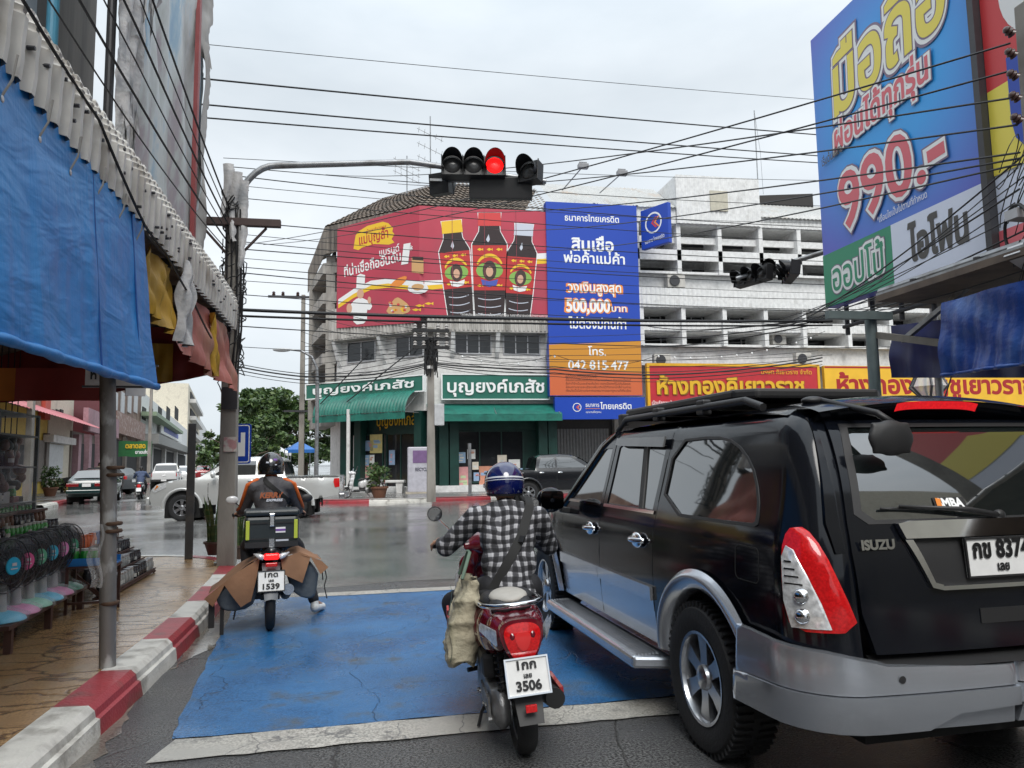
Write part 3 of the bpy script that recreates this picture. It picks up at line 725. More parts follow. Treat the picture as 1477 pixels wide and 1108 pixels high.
for k in range(14): onfold(flat('food_piece', cpoly(curvepts(random.uniform(562, 588), random.uniform(436, 450), 2.2, 1.8, 0, 360, 8)), -.014, random.choice([orng, yel, offw, capr]), t))
onfold(flat('food', cpoly(smoothpoly([(560, 414), (572, 402), (588, 397), (585, 407), (572, 416)], 1)), -.010, orng, t)); onfold(flat('jar', cpoly([(594, 372), (611, 373), (611, 395), (594, 393)]), -.010, tanp, t)); onfold(flat('jar_lid', cpoly([(595, 370), (611, 371), (611, 376), (595, 375)]), -.014, hairp, t))
for px, py in ((605, 441), (618, 438), (600, 447)):
    P = [(-6, 0), (0, -2), (4, -.4), (7, -2.4), (7, 2.4), (4, .4), (0, 2)]
    (onfold(flat('printed_fish', cpoly([(px+x, py+y) for x, y in P]), -.008, yel, t)) if px < 608 else flat('printed_fish', poly([(px+x, py+y) for x, y in P]), -.008, yel, t))
# ---- bank block to the right
bl = M('bank blue sign', (.012, .060, .42), .35, nz=None); oran = M('bank orange panel', (.62, .14, .05), .4, nz=None); ambr = M('bank amber panel', (.60, .26, .03), .4, nz=None); oll = M('orange outline print', (.85, .27, .04), .4, nz=None)
FB = Frame((FR.w(xr, 0, 0).x, Y0), 0)
WB = thing('white_shophouse', 'long white shophouse block with ribbed balcony bands and corrugated roofs', 'building', (FB.p.x, Y0, 0))
xe = FB.xz(1580, 400)[0]
def z_(py, px=1000): return FB.xz(px, py)[1]
mb = MB(); mb.box((xe/2, 6.9, (z_(393)+3.9)/2), (xe, 10, z_(393)-3.9)); mb.box((xe/2, 7.2, 2.0), (xe, 9.4, 3.9))
mb.box((xe/2, 7.4, (z_(300)+z_(393))/2), (xe, 9, z_(300)-z_(393))); mb.build('wall', white2, WB)
# (wall front sits 1.9 m behind the band fronts)
vd = MB(); bd = MB(); fn_ = MB(); rb_ = MB()
def band(p0, p1, y=0.0, rib=False):
    (ribbed(rb_, FB, .05, xe, z_(p1), z_(p0), y, .24, .04) if rib else bd.box((xe/2, y+.06, (z_(p0)+z_(p1))/2), (xe, .12, z_(p0)-z_(p1))))
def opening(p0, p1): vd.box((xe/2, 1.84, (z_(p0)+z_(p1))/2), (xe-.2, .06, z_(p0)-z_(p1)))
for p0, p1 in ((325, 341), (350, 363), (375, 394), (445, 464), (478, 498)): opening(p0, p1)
band(341, 350, .2); band(362, 377, -.1); band(419, 446, -.35, True); band(464, 478, -.1, True); band(394, 419, .35); band(497, 526, .35)
for p in (325, 363, 394, 445, 478, 498): bd.box((xe/2, .95, z_(p)), (xe, 1.9, .12))
px = 976
cols_ = [978, 1037, 1096, 1151, 1215, 1275, 1335, 1395, 1455, 1515, 918, 860]
for px in cols_:
    x = FB.xz(px, 350)[0]; MB().box((x, .75, (z_(300)+z_(396))/2), (.22, 1.7, z_(300)-z_(396))).build('fin', white2, WB)
    x = FB.xz(px+5, 470)[0]; MB().box((x, .75, (z_(440)+z_(500))/2), (.22, 2.1, z_(440)-z_(500))).build('fin', white2, WB)
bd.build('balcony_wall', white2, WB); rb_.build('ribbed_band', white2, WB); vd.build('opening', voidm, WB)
brown = M('brown shutter', (.16, .085, .06), .6)
for px in (998, 1060, 1118, 1172):
    x, z = FB.xz(px, 387); window(FB, x-.75, x+.75, z_(392), z_(377), WB, 3, org=Vector((FB.p.x, Y0, 0)), out=-1.78)
    x, z = FB.xz(px-4, 488); window(FB, x-.8, x+.5, z_(497), z_(480), WB, 2, org=Vector((FB.p.x, Y0, 0)), out=-1.78)
for k in range(9):
    q = MB(); ribbed(q, FB, .5+3.6*k, 3.4+3.6*k, .3, 3.1, 2.3, .16, .03); q.build('roller_shutter', M('grey roller shutter %d' % (k % 3), [(.22, .22, .22), (.10, .10, .105), (.30, .29, .27)][k % 3], .5), WB)
    MB().box((.22+3.6*k, 2.2, 1.95), (.42, .5, 3.7)).build('pier', grime, WB)
for px in (955, 1018, 1075, 1135, 1195, 1245, 1300):
    x, z = FB.xz(px, 455); window(FB, x-.6, x+.6, z_(463), z_(447), WB, 2, org=Vector((FB.p.x, Y0, 0)), out=-1.78); window(FB, x-.5, x+.7, z_(362), z_(351), WB, 3, org=Vector((FB.p.x, Y0, 0)), out=-1.78)
for px in (1003, 1066):
    x, z = FB.xz(px, 357); mb = MB(); mb.box((x, 1.78, z), (1.5, .06, z_(350)-z_(363))); mb.build('shutter', brown, WB)
# roofs
def tin(x0, x1, zb, zt, dep, y=-.3):
    mb = MB(); n = int((x1-x0)/.22)*2
    mb.grid(lambda u, v: (x0+(x1-x0)*u+.9*v*0, y+dep*v, zb+(zt-zb)*v+(.05 if round(u*n) % 2 else 0)), n, 1); mb.build('roof', tinw, WB)
xa, xb = FB.xz(770, 280)[0], FB.xz(972, 280)[0]
tin(0.05, xb, z_(304), z_(262)+.5, 3.0); xa = FB.xz(1095, 290)[0]; tin(xa, xe, z_(312), z_(276)+.5, 3.0)
mb = MB(); ribbed(mb, FB, 0.05, xe, z_(325), z_(303), -.12, .24, .03); ribbed(mb, FB, xb, FB.xz(1092, 290)[0], z_(325), z_(256), -.25, .24, .03)
mb.box(((xb+FB.xz(1092, 290)[0])/2, 1.9, (z_(325)+z_(256))/2), (FB.xz(1092, 290)[0]-xb-.05, 4.1, z_(325)-0-0 if False else z_(256)-z_(325)-.05)); mb.build('cladding', white2, WB)
x, z = FB.xz(1033, 293); MB().box((x, -.31, z), (.95, .06, 1.05)).build('shutter', M('beige shutter', (.5, .47, .38), .6), WB)
mb = MB()
for px0, px1, py0, py1 in ((1110, 1182, 278, 268),):
    x0, x1 = FB.xz(px0, 272)[0], FB.xz(px1+30, 272)[0]
    mb.prism([Vector((x0, 2.5, z_(280)+.6)), Vector((x1, 2.5, z_(280)+.6)), Vector((x1, 2.5, z_(262)+.7)), Vector((x0+.8, 2.5, z_(264)+.5))], (0, 0, 0), (0, 3, 0))
mb.build('roof_shed', M('black roof shed', (.03, .027, .025), .7), WB)
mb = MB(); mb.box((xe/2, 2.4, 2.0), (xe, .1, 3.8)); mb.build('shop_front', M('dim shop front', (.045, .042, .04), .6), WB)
# air conditioners
def aircon(label, fr, px, py, out, s=1.0):
    x, z = fr.xz(px, py, out); t = thing('air_conditioner', label, 'air conditioner', fr.w(x, -out, z-.3), fr.rz)
    MB().box((0, 0, .3*s), (.85*s, .32, .6*s)).build('casing', M('aged air conditioner', (.52, .5, .46), .5), t, bevel=.02)
    g = MB(); g.lathe([(.24*s, 0), (.25*s, .02), (.24*s, .04)], 24, (-.1*s, -.19, .3*s), Matrix.Rotation(R(90), 3, 'X')); g.lathe([(.05, 0), (.23*s, .005)], 24, (-.1*s, -.165, .3*s), Matrix.Rotation(R(90), 3, 'X'))
    for k in range(8): a = k*math.pi/8; g.bar((-.1*s-.24*s*math.cos(a), -.19, .3*s-.24*s*math.sin(a)), (-.1*s+.24*s*math.cos(a), -.19, .3*s+.24*s*math.sin(a)), .008, .008)
    g.build('fan_grille', dsteel, t); b = MB(); b.box((-.3*s, .1, -.03), (.05, .5, .04)); b.box((.3*s, .1, -.03), (.05, .5, .04)); b.build('bracket', steel, t)
aircon('grey air conditioner hanging under the upper white balcony left of the traffic light', FB, 974, 407, .0, 1.1)
aircon('air conditioner on the white wall just above the red gold-shop sign', FB, 954, 520, .25, 1.0)
aircon('air conditioner at the right, above the join of the red and yellow signs', FB, 1157, 518, .25, 1.0)
aircon('box air conditioner in a dark balcony opening above the red sign', FB, 1122, 489, -.5, .9)
# tall blue bank banner
a0 = FB.xz(793, 571, .8); a1 = FB.xz(919, 297, .8); xm = a0[0]; a0 = (FB.xz(799, 571, .8)[0], a0[1])
t = sign('bank_banner', 'tall blue bank banner with white Thai lettering and an orange foot', 'sign', FB, xm, a0[1], FB.xz(923, 450, .8)[0], a1[1], .8, bl, None, .5)
w, h = t['w'], t['h']
def tz(py): return FB.xz(860, py, .8)[1]-a0[1]
def tl(txt, px, py, hpx, wpx, mat, y=-.006, bold=.02, **k):
    sc = tz(400)-tz(401); return lettering(txt, (px-858)*sc, tz(py), hpx*sc, mat, t, y, bold=bold, width=wpx*sc, **k)
zc0, zc1 = tz(498), tz(494)
flat('amber_field', [(-w/2+.01, 0.02), (w/2-.01, 0.02), (w/2-.01, tz(491)), (0, tz(495)), (-w/2+.01, tz(498))], -.004, ambr, t)
flat('orange_field', [(-w/2+.01, 0.02), (w/2-.01, 0.02), (w/2-.01, tz(538)), (-w/2+.01, tz(531))], -.006, oran, t)
tl('ธนาคารไทยเครดิต', 858, 320, 7, 80, wletter, bold=.03); tl('สินเชื่อ', 858, 362, 14, 62, wletter, bold=.05); tl('พ่อค้าแม่ค้า', 860, 380, 11, 90, wletter, bold=.035)
for off, mt, y in ((.13, oll, -.006), (.03, wletter, -.012)):
    tl('วงเงินสูงสุด', 859, 422, 11, 78+(6 if off > .1 else 0), mt, y, bold=off); tl('500,000', 849, 450, 14, 64+(6 if off > .1 else 0), mt, y, bold=off+.03); tl('บาท', 894, 449, 7, 22+(4 if off > .1 else 0), mt, y, bold=off*.8)
tl('ไม่ต้องมีคนค้ำ', 862, 474, 11, 84, wletter, bold=.035); tl('โทร.', 860, 513, 9, 26, wletter, y=-.012, bold=.025); tl('042 815 477', 862, 533, 10, 88, wletter, y=-.012, bold=.03)
dpr = M('dark small print', (.10, .03, .02), .5, nz=None)
tl('ผู้กู้ต้องมีคุณสมบัติดังนี้', 836, 545, 3, 44, dpr, y=-.012, bold=.0)
for k in range(4): tl(['เงื่อนไขการให้สินเชื่อเป็นไปตามที่ธนาคารกำหนด อัตราดอกเบี้ยต่อปี', 'กู้เท่าที่จำเป็นและชำระคืนไหว ดอกเบี้ยคงที่ไม่เกินร้อยละ', 'สอบถามรายละเอียดเพิ่มเติมได้ที่สาขาใกล้บ้านท่าน', 'เงื่อนไขเป็นไปตามประกาศของธนาคารและกฎหมายที่เกี่ยวข้อง'][k], 861, 550+k*5, 2.4, 94, dpr, y=-.012, bold=0)
a0 = FB.xz(801, 605, .9); a1 = FB.xz(930, 573, .9)
t = sign('bank_sign', 'low blue bank sign with round logo under the orange banner foot', 'sign', FB, a0[0], a0[1], a1[0], a1[1], .9, bl, None, .3)
w, h = t['w'], t['h']
def logo(t, x, z, r, y):
    flat('logo_ring', [circ(x, z, r), circ(x, z, r*.84)[::-1]], y, wletter, t)
    for k, c in enumerate((.30, -.02)): flat('logo_chevron', [(x+r*(c+.25), z+r*.5), (x+r*(c-.25), z), (x+r*(c+.25), z-r*.5), (x+r*(c+.45), z-r*.5), (x+r*(c-.03), z), (x+r*(c+.45), z+r*.5)], y, oll if k == 0 else capr, t)
logo(t, -w*.26, h*.54, h*.20, -.006); lettering('ธนาคาร', -w*.09, h*.56, h*.14, wletter, t, -.006, bold=.02, width=w*.15); lettering('ไทยเครดิต', w*.17, h*.46, h*.21, wletter, t, -.006, bold=.03, width=w*.35); lettering('www.bank.co.th' if False else 'ธนาคารเพื่อทุกคน', -w*.08, h*.28, h*.07, wletter, t, -.006, width=w*.17)
flat('sign_rule', [(-w*.17, h*.47), (-w*.01, h*.47), (-w*.01, h*.49), (-w*.17, h*.49)], -.006, orng, t)
# projecting bank sign, square to the wall
pj = FB.w(FB.xz(921, 330, .8)[0]+.12, -.8, FB.xz(925, 361, .8)[1])
t = thing('projecting_sign', 'blue projecting bank sign with round logo beside the tall blue banner', 'sign', pj, R(-62))
hh = FB.xz(925, 305, .8)[1]-pj.z
pb = MB(); pb.box((.85, .12, hh/2), (1.7, .24, hh)); pb.build('panel', bl, t, bevel=.02)
logo(t, .8, hh*.60, .52, -.006); lettering('ธนาคาร ไทยเครดิต', .85, hh*.14, .14, wletter, t, -.006, bold=.02, width=1.2, rot=R(4)); pb = MB(); pb.bar((-.1, .12, hh*.2), (.05, .12, hh*.2), .06, .06); pb.bar((-.1, .12, hh*.8), (.05, .12, hh*.8), .06, .06); pb.build('bracket', steel, t)
# gold shop signs
sred = M('red gold-shop sign', (.50, .025, .035), .4, nz=(2, .08)); syel = M('yellow sign frame', (.75, .40, .02), .4, nz=None); syel2 = M('yellow gold-shop sign', (.80, .46, .03), .45, nz=(2, .06)); rdl = M('deep red lettering', (.36, .012, .015), .4, nz=None)
a0 = FB.xz(935, 592, 1.0); a1 = FB.xz(1181, 526, 1.0)
t = sign('gold_shop_sign', 'red sign with gold Thai lettering and a yellow frame', 'sign', FB, a0[0], a0[1], a1[0], a1[1], 1.0, sred, syel, .2, .13)
w, h = t['w'], t['h']; lettering('ห้างทองคิเยาวราช', -w*.02, h*.34, h*.27, M('gold letter shade', (.28, .14, .01), .4, nz=None), t, -.045, bold=.075, width=w*.85); lettering('ห้างทองคิเยาวราช', -w*.025, h*.35, h*.27, gold, t, -.06, bold=.05, width=w*.85); lettering('บริษัท คิเยาวราช จำกัด', w*.30, h*.78, h*.075, gold, t, -.05, width=w*.3, bold=.01)
lettering('เปิดบริการทุกวัน', -w*.42, h*.11, h*.07, wletter, t, -.05, width=w*.12, bold=.012)
a0 = FB.xz(1192, 590, 1.0); a1 = FB.xz(1480, 530, 1.0)
t = sign('gold_shop_sign', 'yellow sign with deep red Thai lettering behind the car roof', 'sign', FB, a0[0], a0[1], a1[0]+1.0, a1[1], 1.0, syel2, None, .2)
w, h = t['w'], t['h']; lettering('ห้างทองบุญชูเยาวราช', .0, h*.36, h*.32, rdl, t, -.006, bold=.06, width=w*.90)
flat('red_rule', [(-w/2+.02, .06), (w/2-.02, .06), (w/2-.02, .16), (-w/2+.02, .16)], -.006, rdl, t); flat('red_rule', [(-w/2+.02, h-.12), (w/2-.02, h-.12), (w/2-.02, h-.03), (-w/2+.02, h-.03)], -.006, rdl, t)
# ================================================================== NEAR LEFT: SHOP, CANOPY, TARPS, POLES, STALL
def PX(px, py, d): return onplane(px, py, (d, 0, 0), (1, 0, 0))
canm = M('weathered white corrugated canopy', (.55, .535, .50), .5, .05, col2=(.26, .23, .19), c2=(2.2, .50, .75), bump=(40, .1))
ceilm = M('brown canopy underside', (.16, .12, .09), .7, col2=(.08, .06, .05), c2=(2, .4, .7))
blut = M('blue tarpaulin', (.018, .110, .36), .30, col2=(.028, .15, .42), c2=(1.1, .45, .75), bump=(16, .3, .012))
yelt = M('yellow tarpaulin', (.52, .30, .03), .5, col2=(.26, .17, .05), c2=(2.5, .5, .8), bump=(12, .3, .02))
redt = M('faded red tarpaulin', (.42, .135, .105), .5, col2=(.34, .20, .13), c2=(1.6, .48, .75), bump=(12, .3, .02))
redv = M('dark red cloth', (.22, .02, .015), .6, nz=(3, .2)); orgv = M('orange cloth', (.42, .13, .015), .6, nz=(3, .2))
rag = M('torn white vinyl', (.52, .51, .50), .5, col2=(.30, .31, .32), c2=(5, .45, .7), bump=(25, .5, .02))
wallm = M('grey louvred cladding', (.20, .185, .165), .7, col2=(.09, .085, .08), c2=(1.2, .45, .8), stretch=(3, 3, .2))
colm = M('pale blue grey column', (.42, .45, .49), .6, col2=(.26, .27, .29), c2=(1.5, .5, .8))
# ---- the corner shop building
SB = thing('shop_building', 'grey shop building at far left with louvred upper wall above the ribbed canopy', 'building', (-3.4, 3.0, 0))
mb = MB(); mb.box((-4.0, -.4, 7.7), (7.6, 15.0, 7.4)); mb.build('wall', wallm, SB)
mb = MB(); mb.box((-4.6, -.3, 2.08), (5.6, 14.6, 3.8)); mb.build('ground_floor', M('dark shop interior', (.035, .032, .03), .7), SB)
mb = MB()
for k in range(26): mb.box((-.17, -4+.30*k, 7.7), (.07, .14, 7.2))
mb.build('louvre', M('grey brown louvre', (.25, .225, .195), .65, col2=(.12, .11, .10), c2=(2, .45, .8), stretch=(3, 3, .2)), SB)
mb = MB(); mb.box((.0, 4.1, 7.7), (.5, .55, 7.39)); mb.build('column', colm, SB)
mb = MB(); mb.cyl((.32, 4.55, 4.05), (.32, 4.55, 11.3), .055); mb.build('downpipe', M('blue plastic pipe', (.10, .33, .48), .4), SB)
# ---- canopy of ribbed sheet with a rolled edge
CN = thing('corrugated_canopy', 'white corrugated shop canopy with rolled edge over the left pavement', 'canopy', (-1.8, 3, 3.3))
prof = [(-1.9, .78), (-.9, .70), (-.40, .62), (-.34, .615)]
for i in range(1, 31):
    a = R(90*i/30); c_ = .010*(1 if i % 3 == 0 else -.3)
    prof.append((-.34+(.34+c_)*math.sin(a), .33+(.285+c_)*math.cos(a)))
prof += [(0, .20), (.0, .10), (-.01, .0)]
yA, yB = -2.2, 7.15; n = int((yB-yA)/.155)*4
def cfn(u, v):
    i = v*(len(prof)-1); k = min(int(i), len(prof)-2); f = i-k
    x = prof[k][0]*(1-f)+prof[k+1][0]*f; z = prof[k][1]*(1-f)+prof[k+1][1]*f
    y = yA+(yB-yA)*u; r = .050 if round(u*n) % 4 in (1, 2) else 0
    dz = .15-.031*(y+3.0-3.8); sag = .012*math.sin(y*2.3)
    return (x+r*(1 if z < .5 else .4), y, z+dz+(r if z >= .5 else 0)+sag)
mb = MB(); mb.grid(cfn, n, len(prof)-1); mb.build('ribbed_sheet', canm, CN, 25)
mb = MB()
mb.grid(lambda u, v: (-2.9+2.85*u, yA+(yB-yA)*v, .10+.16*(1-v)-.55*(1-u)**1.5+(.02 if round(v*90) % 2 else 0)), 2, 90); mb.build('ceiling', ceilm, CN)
mb = MB()
for k in range(10): y = yA+.5+k*.98; mb.bar((-2.6, y, .12), (-.03, y, .16-.031*(y-.8)), .06, .08)
mb.tube([(-.05, yA, .30), (-.05, yB, .02)], .03); mb.build('frame', dsteel, CN)
rr = random.Random(3); mb = MB()
for k in range(60):
    y = rr.uniform(yA, yB); z = .15-.031*(y-.8)+rr.uniform(.08, .35); mb.cyl((.02, y, z), (.06, y, z), .012, n=6)
mb.build('screws', dsteel, CN)
tag(CN.children[-1] if False else KIDS[CN.name][-1], kind='stuff')
# dangling wire along the canopy edge
# ---- tarpaulins hanging from the edge
def tarpmat(name, base, hi):
    m = bpy.data.materials.new(name); m.use_nodes = True; t = m.node_tree; n = t.nodes; L = t.links; b = n['Principled BSDF']; b.inputs['Roughness'].default_value = .42; b.inputs['Specular IOR Level'].default_value = .35
    tc = n.new('ShaderNodeTexCoord')
    def nz_(scale, rot, sc, det, dist=0.0):
        mp = n.new('ShaderNodeMapping'); mp.inputs['Scale'].default_value = scale; mp.inputs['Rotation'].default_value = (rot, 0, 0); L.new(tc.outputs['Object'], mp.inputs[0])
        q = n.new('ShaderNodeTexNoise'); q.inputs['Scale'].default_value = sc; q.inputs['Detail'].default_value = det; q.inputs['Distortion'].default_value = dist; L.new(mp.outputs[0], q.inputs['Vector']); return q.outputs[0]
    r = n.new('ShaderNodeMixRGB'); L.new(nz_((1, 1, 1), 0, 1.2, 5), r.inputs[0]); r.inputs[1].default_value = (*base, 1); r.inputs[2].default_value = (*hi, 1); L.new(r.outputs[0], b.inputs['Base Color'])
    prev = None
    for sc, rot, s, d, st, ds in (((1, .8, 2.2), R(25), 1.6, 3, .55, .07), ((1, 5, .7), R(-14), 1.7, 4, .3, .03), ((1, 2, 6), R(50), 2.2, 4, .22, .02), ((1, 1, 1), 0, 30, 3, .10, .004)):
        bp = n.new('ShaderNodeBump'); bp.inputs['Strength'].default_value = st; bp.inputs['Distance'].default_value = ds; L.new(nz_(sc, rot, s, d, .6), bp.inputs['Height'])
        if prev: L.new(prev, bp.inputs['Normal'])
        prev = bp.outputs[0]
    L.new(prev, b.inputs['Normal']); return m
tarpm = tarpmat('creased blue tarpaulin', (.011, .15, .45), (.028, .23, .55))
def cloth(name, label, cat, top, bot, mat, folds, amp, hem=None, seed=0, nu=70, nv=26, group=None, gather=0.0, thick=.004):
    """a hanging sheet between two 3-D polylines (top and bottom edge)"""
    base = (Vector(top[0])+Vector(bot[-1]))/2; t = thing(name, label, cat, tuple(base), 0, group); rd = random.Random(seed)
    ph = [rd.uniform(0, 6) for _ in range(6)]
    def on(P, u):
        i = u*(len(P)-1); k = min(int(i), len(P)-2); return Vector(P[k]).lerp(Vector(P[k+1]), i-k)
    nrm = (Vector(top[-1])-Vector(top[0])).cross(Vector(bot[0])-Vector(top[0])).normalized()
    def fn(u, v):
        p = on(top, u).lerp(on(bot, u), v)
        w = u+gather*v*v*(u-.5)
        rdg = lambda x: 1-2*abs(math.sin(x))**.6
        a = amp*(.25+v)*(.55*rdg(w*folds*5.1+ph[1]+1.2*v)*(.4+u)+.35*rdg(w*folds*11.3+ph[4]-.8*v)*u+.6*math.sin(w*folds*6.28+ph[0]+1.5*math.sin(v*2+ph[1]))+.5*math.sin(w*folds*13.7+ph[2]+v*1.3)+.35*math.sin(w*folds*29+v*3+ph[3]))
        a += amp*.8*math.sin(v*5+u*9+ph[4])+amp*.5*math.sin(v*11-u*15+ph[5])
        return p+nrm*a-base
    mb = MB(); mb.grid(fn, nu, nv)
    k = len(mb.v); mb.v += [tuple(Vector(p)-nrm*thick) for p in mb.v]; F = [tuple(i+k for i in f) for f in mb.f]
    mb.f += [list(f) for f in F]; mb.mi += [0]*len(F)
    mb.build('sheet', mat, t, 180)
    if hem:
        q = MB(); q.tube([fn(i/60, 1) for i in range(61)], [hem*(1+.10*math.sin(i*1.7)+.12*math.sin(i*.6)) for i in range(61)], 8); q.build('hem', mat, t, 180)
    return t
bt_ = cloth('blue_tarp', 'bright blue tarpaulin hanging from the left canopy edge', 'tarp', [(-1.80, 1.9, 3.60), (-1.80, 6.18, 3.42)], [(-1.70, 1.9, 2.08), (-1.70, 6.30, 2.13)], tarpm, 5, .0075, .030, 1, 120, 40)
for yy in (5.05, 5.85):
    q = MB(); b_ = Vector(bt_.location); q.tube([Vector((-1.80+.10*i/14+.012, yy+.03*i/14, 3.45-1.33*i/14))-b_ for i in range(15)], .006, 6); q.build('seam', M('dark blue seam', (.008, .07, .26), .5), bt_, 60)
for k in range(9):
    yy = 2.6+.42*k; q = MB(); b_ = Vector(bt_.location); q.tube([Vector((-1.785, yy, 3.36-.02*k))-b_, Vector((-1.75, yy+.02, 3.46-.02*k))-b_, Vector((-1.745, yy+.05, 3.62-.025*k))-b_], .006, 5); q.build('tie_rope', M('grey tie rope', (.25, .24, .22), .8), bt_, 60)
    q = MB(); q.lathe([(.010, 0), (.018, .004), (.010, .006)], 12, Vector((-1.782, yy, 3.35-.02*k))-b_, Matrix.Rotation(R(90), 3, 'Y')); q.build('eyelet', alu, bt_)
cloth('yellow_tarp', 'yellow tarpaulin strip hanging under the far end of the canopy', 'tarp', [(-1.88, 6.55, 3.36), (-1.88, 7.35, 3.32)], [(-1.88, 6.62, 2.80), (-1.88, 7.30, 2.72)], yelt, 2, .03, None, 2, 30, 14)
cloth('red_tarp', 'faded red tarpaulin at the canopy corner by the concrete pole', 'tarp', [(-1.86, 7.62, 3.30), (-1.86, 10.1, 3.22)], [(-1.88, 7.66, 2.62), (-1.80, 10.3, 2.46)], redt, 3, .035, None, 5, 50, 16)
cloth('red_tarp', 'dark red tarpaulin closing the far end under the canopy', 'tarp', [(-4.7, 10.12, 3.30), (-1.92, 10.12, 3.28)], [(-4.7, 10.14, 2.30), (-3.4, 10.14, 2.40), (-1.92, 10.14, 2.70)], redv, 3, .02, None, 6, 40, 12)
cloth('yellow_tarp', 'mustard panel hanging before the dark red tarpaulin under the canopy', 'tarp', [(-3.0, 10.0, 3.05), (-2.5, 10.0, 3.05)], [(-3.0, 10.0, 2.5), (-2.5, 10.0, 2.58)], yelt, 2, .012, None, 8, 16, 10)
t = thing('drain_pipe', 'pair of thin white pipes hanging behind the blue tarpaulin edge', 'pipe', (-2.0, 6.75, 2.4)); q = MB(); q.cyl((0, 0, 0), (0, 0, 1.0), .014); q.build('pipe', white2, t, 60); q = MB(); q.cyl((.06, .12, 0), (.06, .12, 1.0), .014); q.build('pipe', white2, t, 60)
t = thing('signboard', 'narrow white board seen edge-on behind the blue tarpaulin', 'sign', (-2.05, 7.0, 2.12), R(25)); q = MB(); q.box((0, 0, .36), (.16, .03, .72)); q.build('panel', white2, t); q = MB(); q.prism([Vector((x, -.018, z)) for x, z in circ(-.02, .32, .055)], (0, 0, 0), (0, -.003, 0)); q.build('red_mark', redv, t)
cloth('white_rag', 'torn white cloth strip hanging from the canopy by the yellow tarpaulin', 'rag', [(-1.76, 7.32, 3.45), (-1.76, 7.55, 3.44)], [(-1.78, 7.30, 2.66), (-1.78, 7.58, 2.64)], rag, 1, .04, None, 9, 12, 20)
cloth('yellow_tarp', 'rolled yellow strip hanging in front of the faded red tarpaulin', 'tarp', [(-1.80, 8.75, 3.22), (-1.80, 8.92, 3.22)], [(-1.80, 8.86, 2.52), (-1.80, 9.0, 2.52)], yelt, 1, .03, None, 10, 10, 12)
t = thing('valance', 'orange and red cloth valance across the shop pavement', 'valance', (-2.5, 7.5, 2.12), 0)
for k, (a, b, m_) in enumerate(((-3.2, -1.45, redv), (-1.45, -.72, orgv), (-.72, .12, redv))):
    q = MB(); q.grid(lambda u, v: (a+(b-a)*u, .02*math.sin(u*9)*v, .30-.30*v+.0), 20, 4); q.build('cloth', m_, t, 180)
t = thing('notice_board', 'small white hanging board with black Thai words beside the blue tarpaulin', 'sign', (-2.05, 6.6, 2.16), R(6))
MB().box((0, .01, .09), (.52, .02, .17)).build('panel', white, t); q = MB(); [q.box((0, .01, z), (.56, .035, .015)) for z in (0, .18)]; q.build('frame', dsteel, t)
lettering('ห้ามรับของ', -.02, .06, .07, M('black lettering', (.02, .02, .02), .5, nz=None), t, -.012, bold=.05, width=.40)
# ---- the torn advertising banner above the canopy
bann = bpy.data.materials.new('faded printed vinyl'); bann.use_nodes = True
def faded(m):
    t = m.node_tree; n = t.nodes; L = t.links; b = n['Principled BSDF']; b.inputs['Roughness'].default_value = .45
    tc = n.new('ShaderNodeTexCoord'); mp = n.new('ShaderNodeMapping'); mp.inputs['Scale'].default_value = (1, 1.6, .42); mp.inputs['Rotation'].default_value = (R(14), 0, 0); L.new(tc.outputs['Object'], mp.inputs[0])
    q = n.new('ShaderNodeTexNoise'); q.inputs['Scale'].default_value = 1.1; q.inputs['Detail'].default_value = 9; q.inputs['Roughness'].default_value = .62; L.new(mp.outputs[0], q.inputs['Vector'])
    r = n.new('ShaderNodeValToRGB'); e = r.color_ramp.elements; e[0].position = .33; e[0].color = (.20, .36, .56, 1); e[1].position = .72; e[1].color = (.50, .47, .43, 1)
    for p, c in ((.43, (.34, .50, .62, 1)), (.50, (.62, .66, .66, 1)), (.58, (.52, .55, .53, 1)), (.64, (.40, .35, .38, 1))): x = e.new(p); x.color = c
    L.new(q.outputs[0], r.inputs[0]); L.new(r.outputs[0], b.inputs['Base Color'])
faded(bann)
bt = thing('advertising_banner', 'huge faded torn advertising banner on a frame above the canopy', 'banner', (-2.3, 6.9, 3.7), 0)
rr = random.Random(11)
def rag_edge(n, a): return [rr.uniform(-a, a) for _ in range(n)]
el, er = rag_edge(30, .10), rag_edge(30, .16)
def bfn(u, v):
    i = min(29, int(v*29)); y0 = .1+el[i]*.6+.15*math.sin(v*9); y1 = 3.35+er[i]*.5+.12*math.sin(v*14)
    y = y0+(y1-y0)*u; z = 6.6*v
    return (.05*math.sin(y*5+z*1.7)+.04*math.sin(y*13+z*2.6)*(1-.5*u), y, z)
mb = MB(); mb.grid(bfn, 60, 58); k = len(mb.v); mb.v += [(x-.006, y, z) for x, y, z in mb.v]; mb.f += [[i+k for i in f] for f in mb.f]; mb.mi += [0]*len(mb.mi); mb.build('vinyl', bann, bt, 180)
mb = MB(); mb.box((.07, 2.75, 3.3), (.05, .10, 6.5)); mb.build('red_edge', M('faded red strip', (.30, .06, .06), .5), bt)
mb = MB()
for y in (.2, 1.7, 3.2): mb.cyl((-.10, y, -.6), (-.10, y, 6.6), .04)
for z in (.2, 2.4, 4.6, 6.4): mb.cyl((-.10, .1, z), (-.10, 3.3, z), .03)
for z in (.8, 3.2, 5.4): mb.cyl((-.10, 1.7, z), (-1.1, 1.7, z-.1), .03)
mb.build('frame', dsteel, bt)
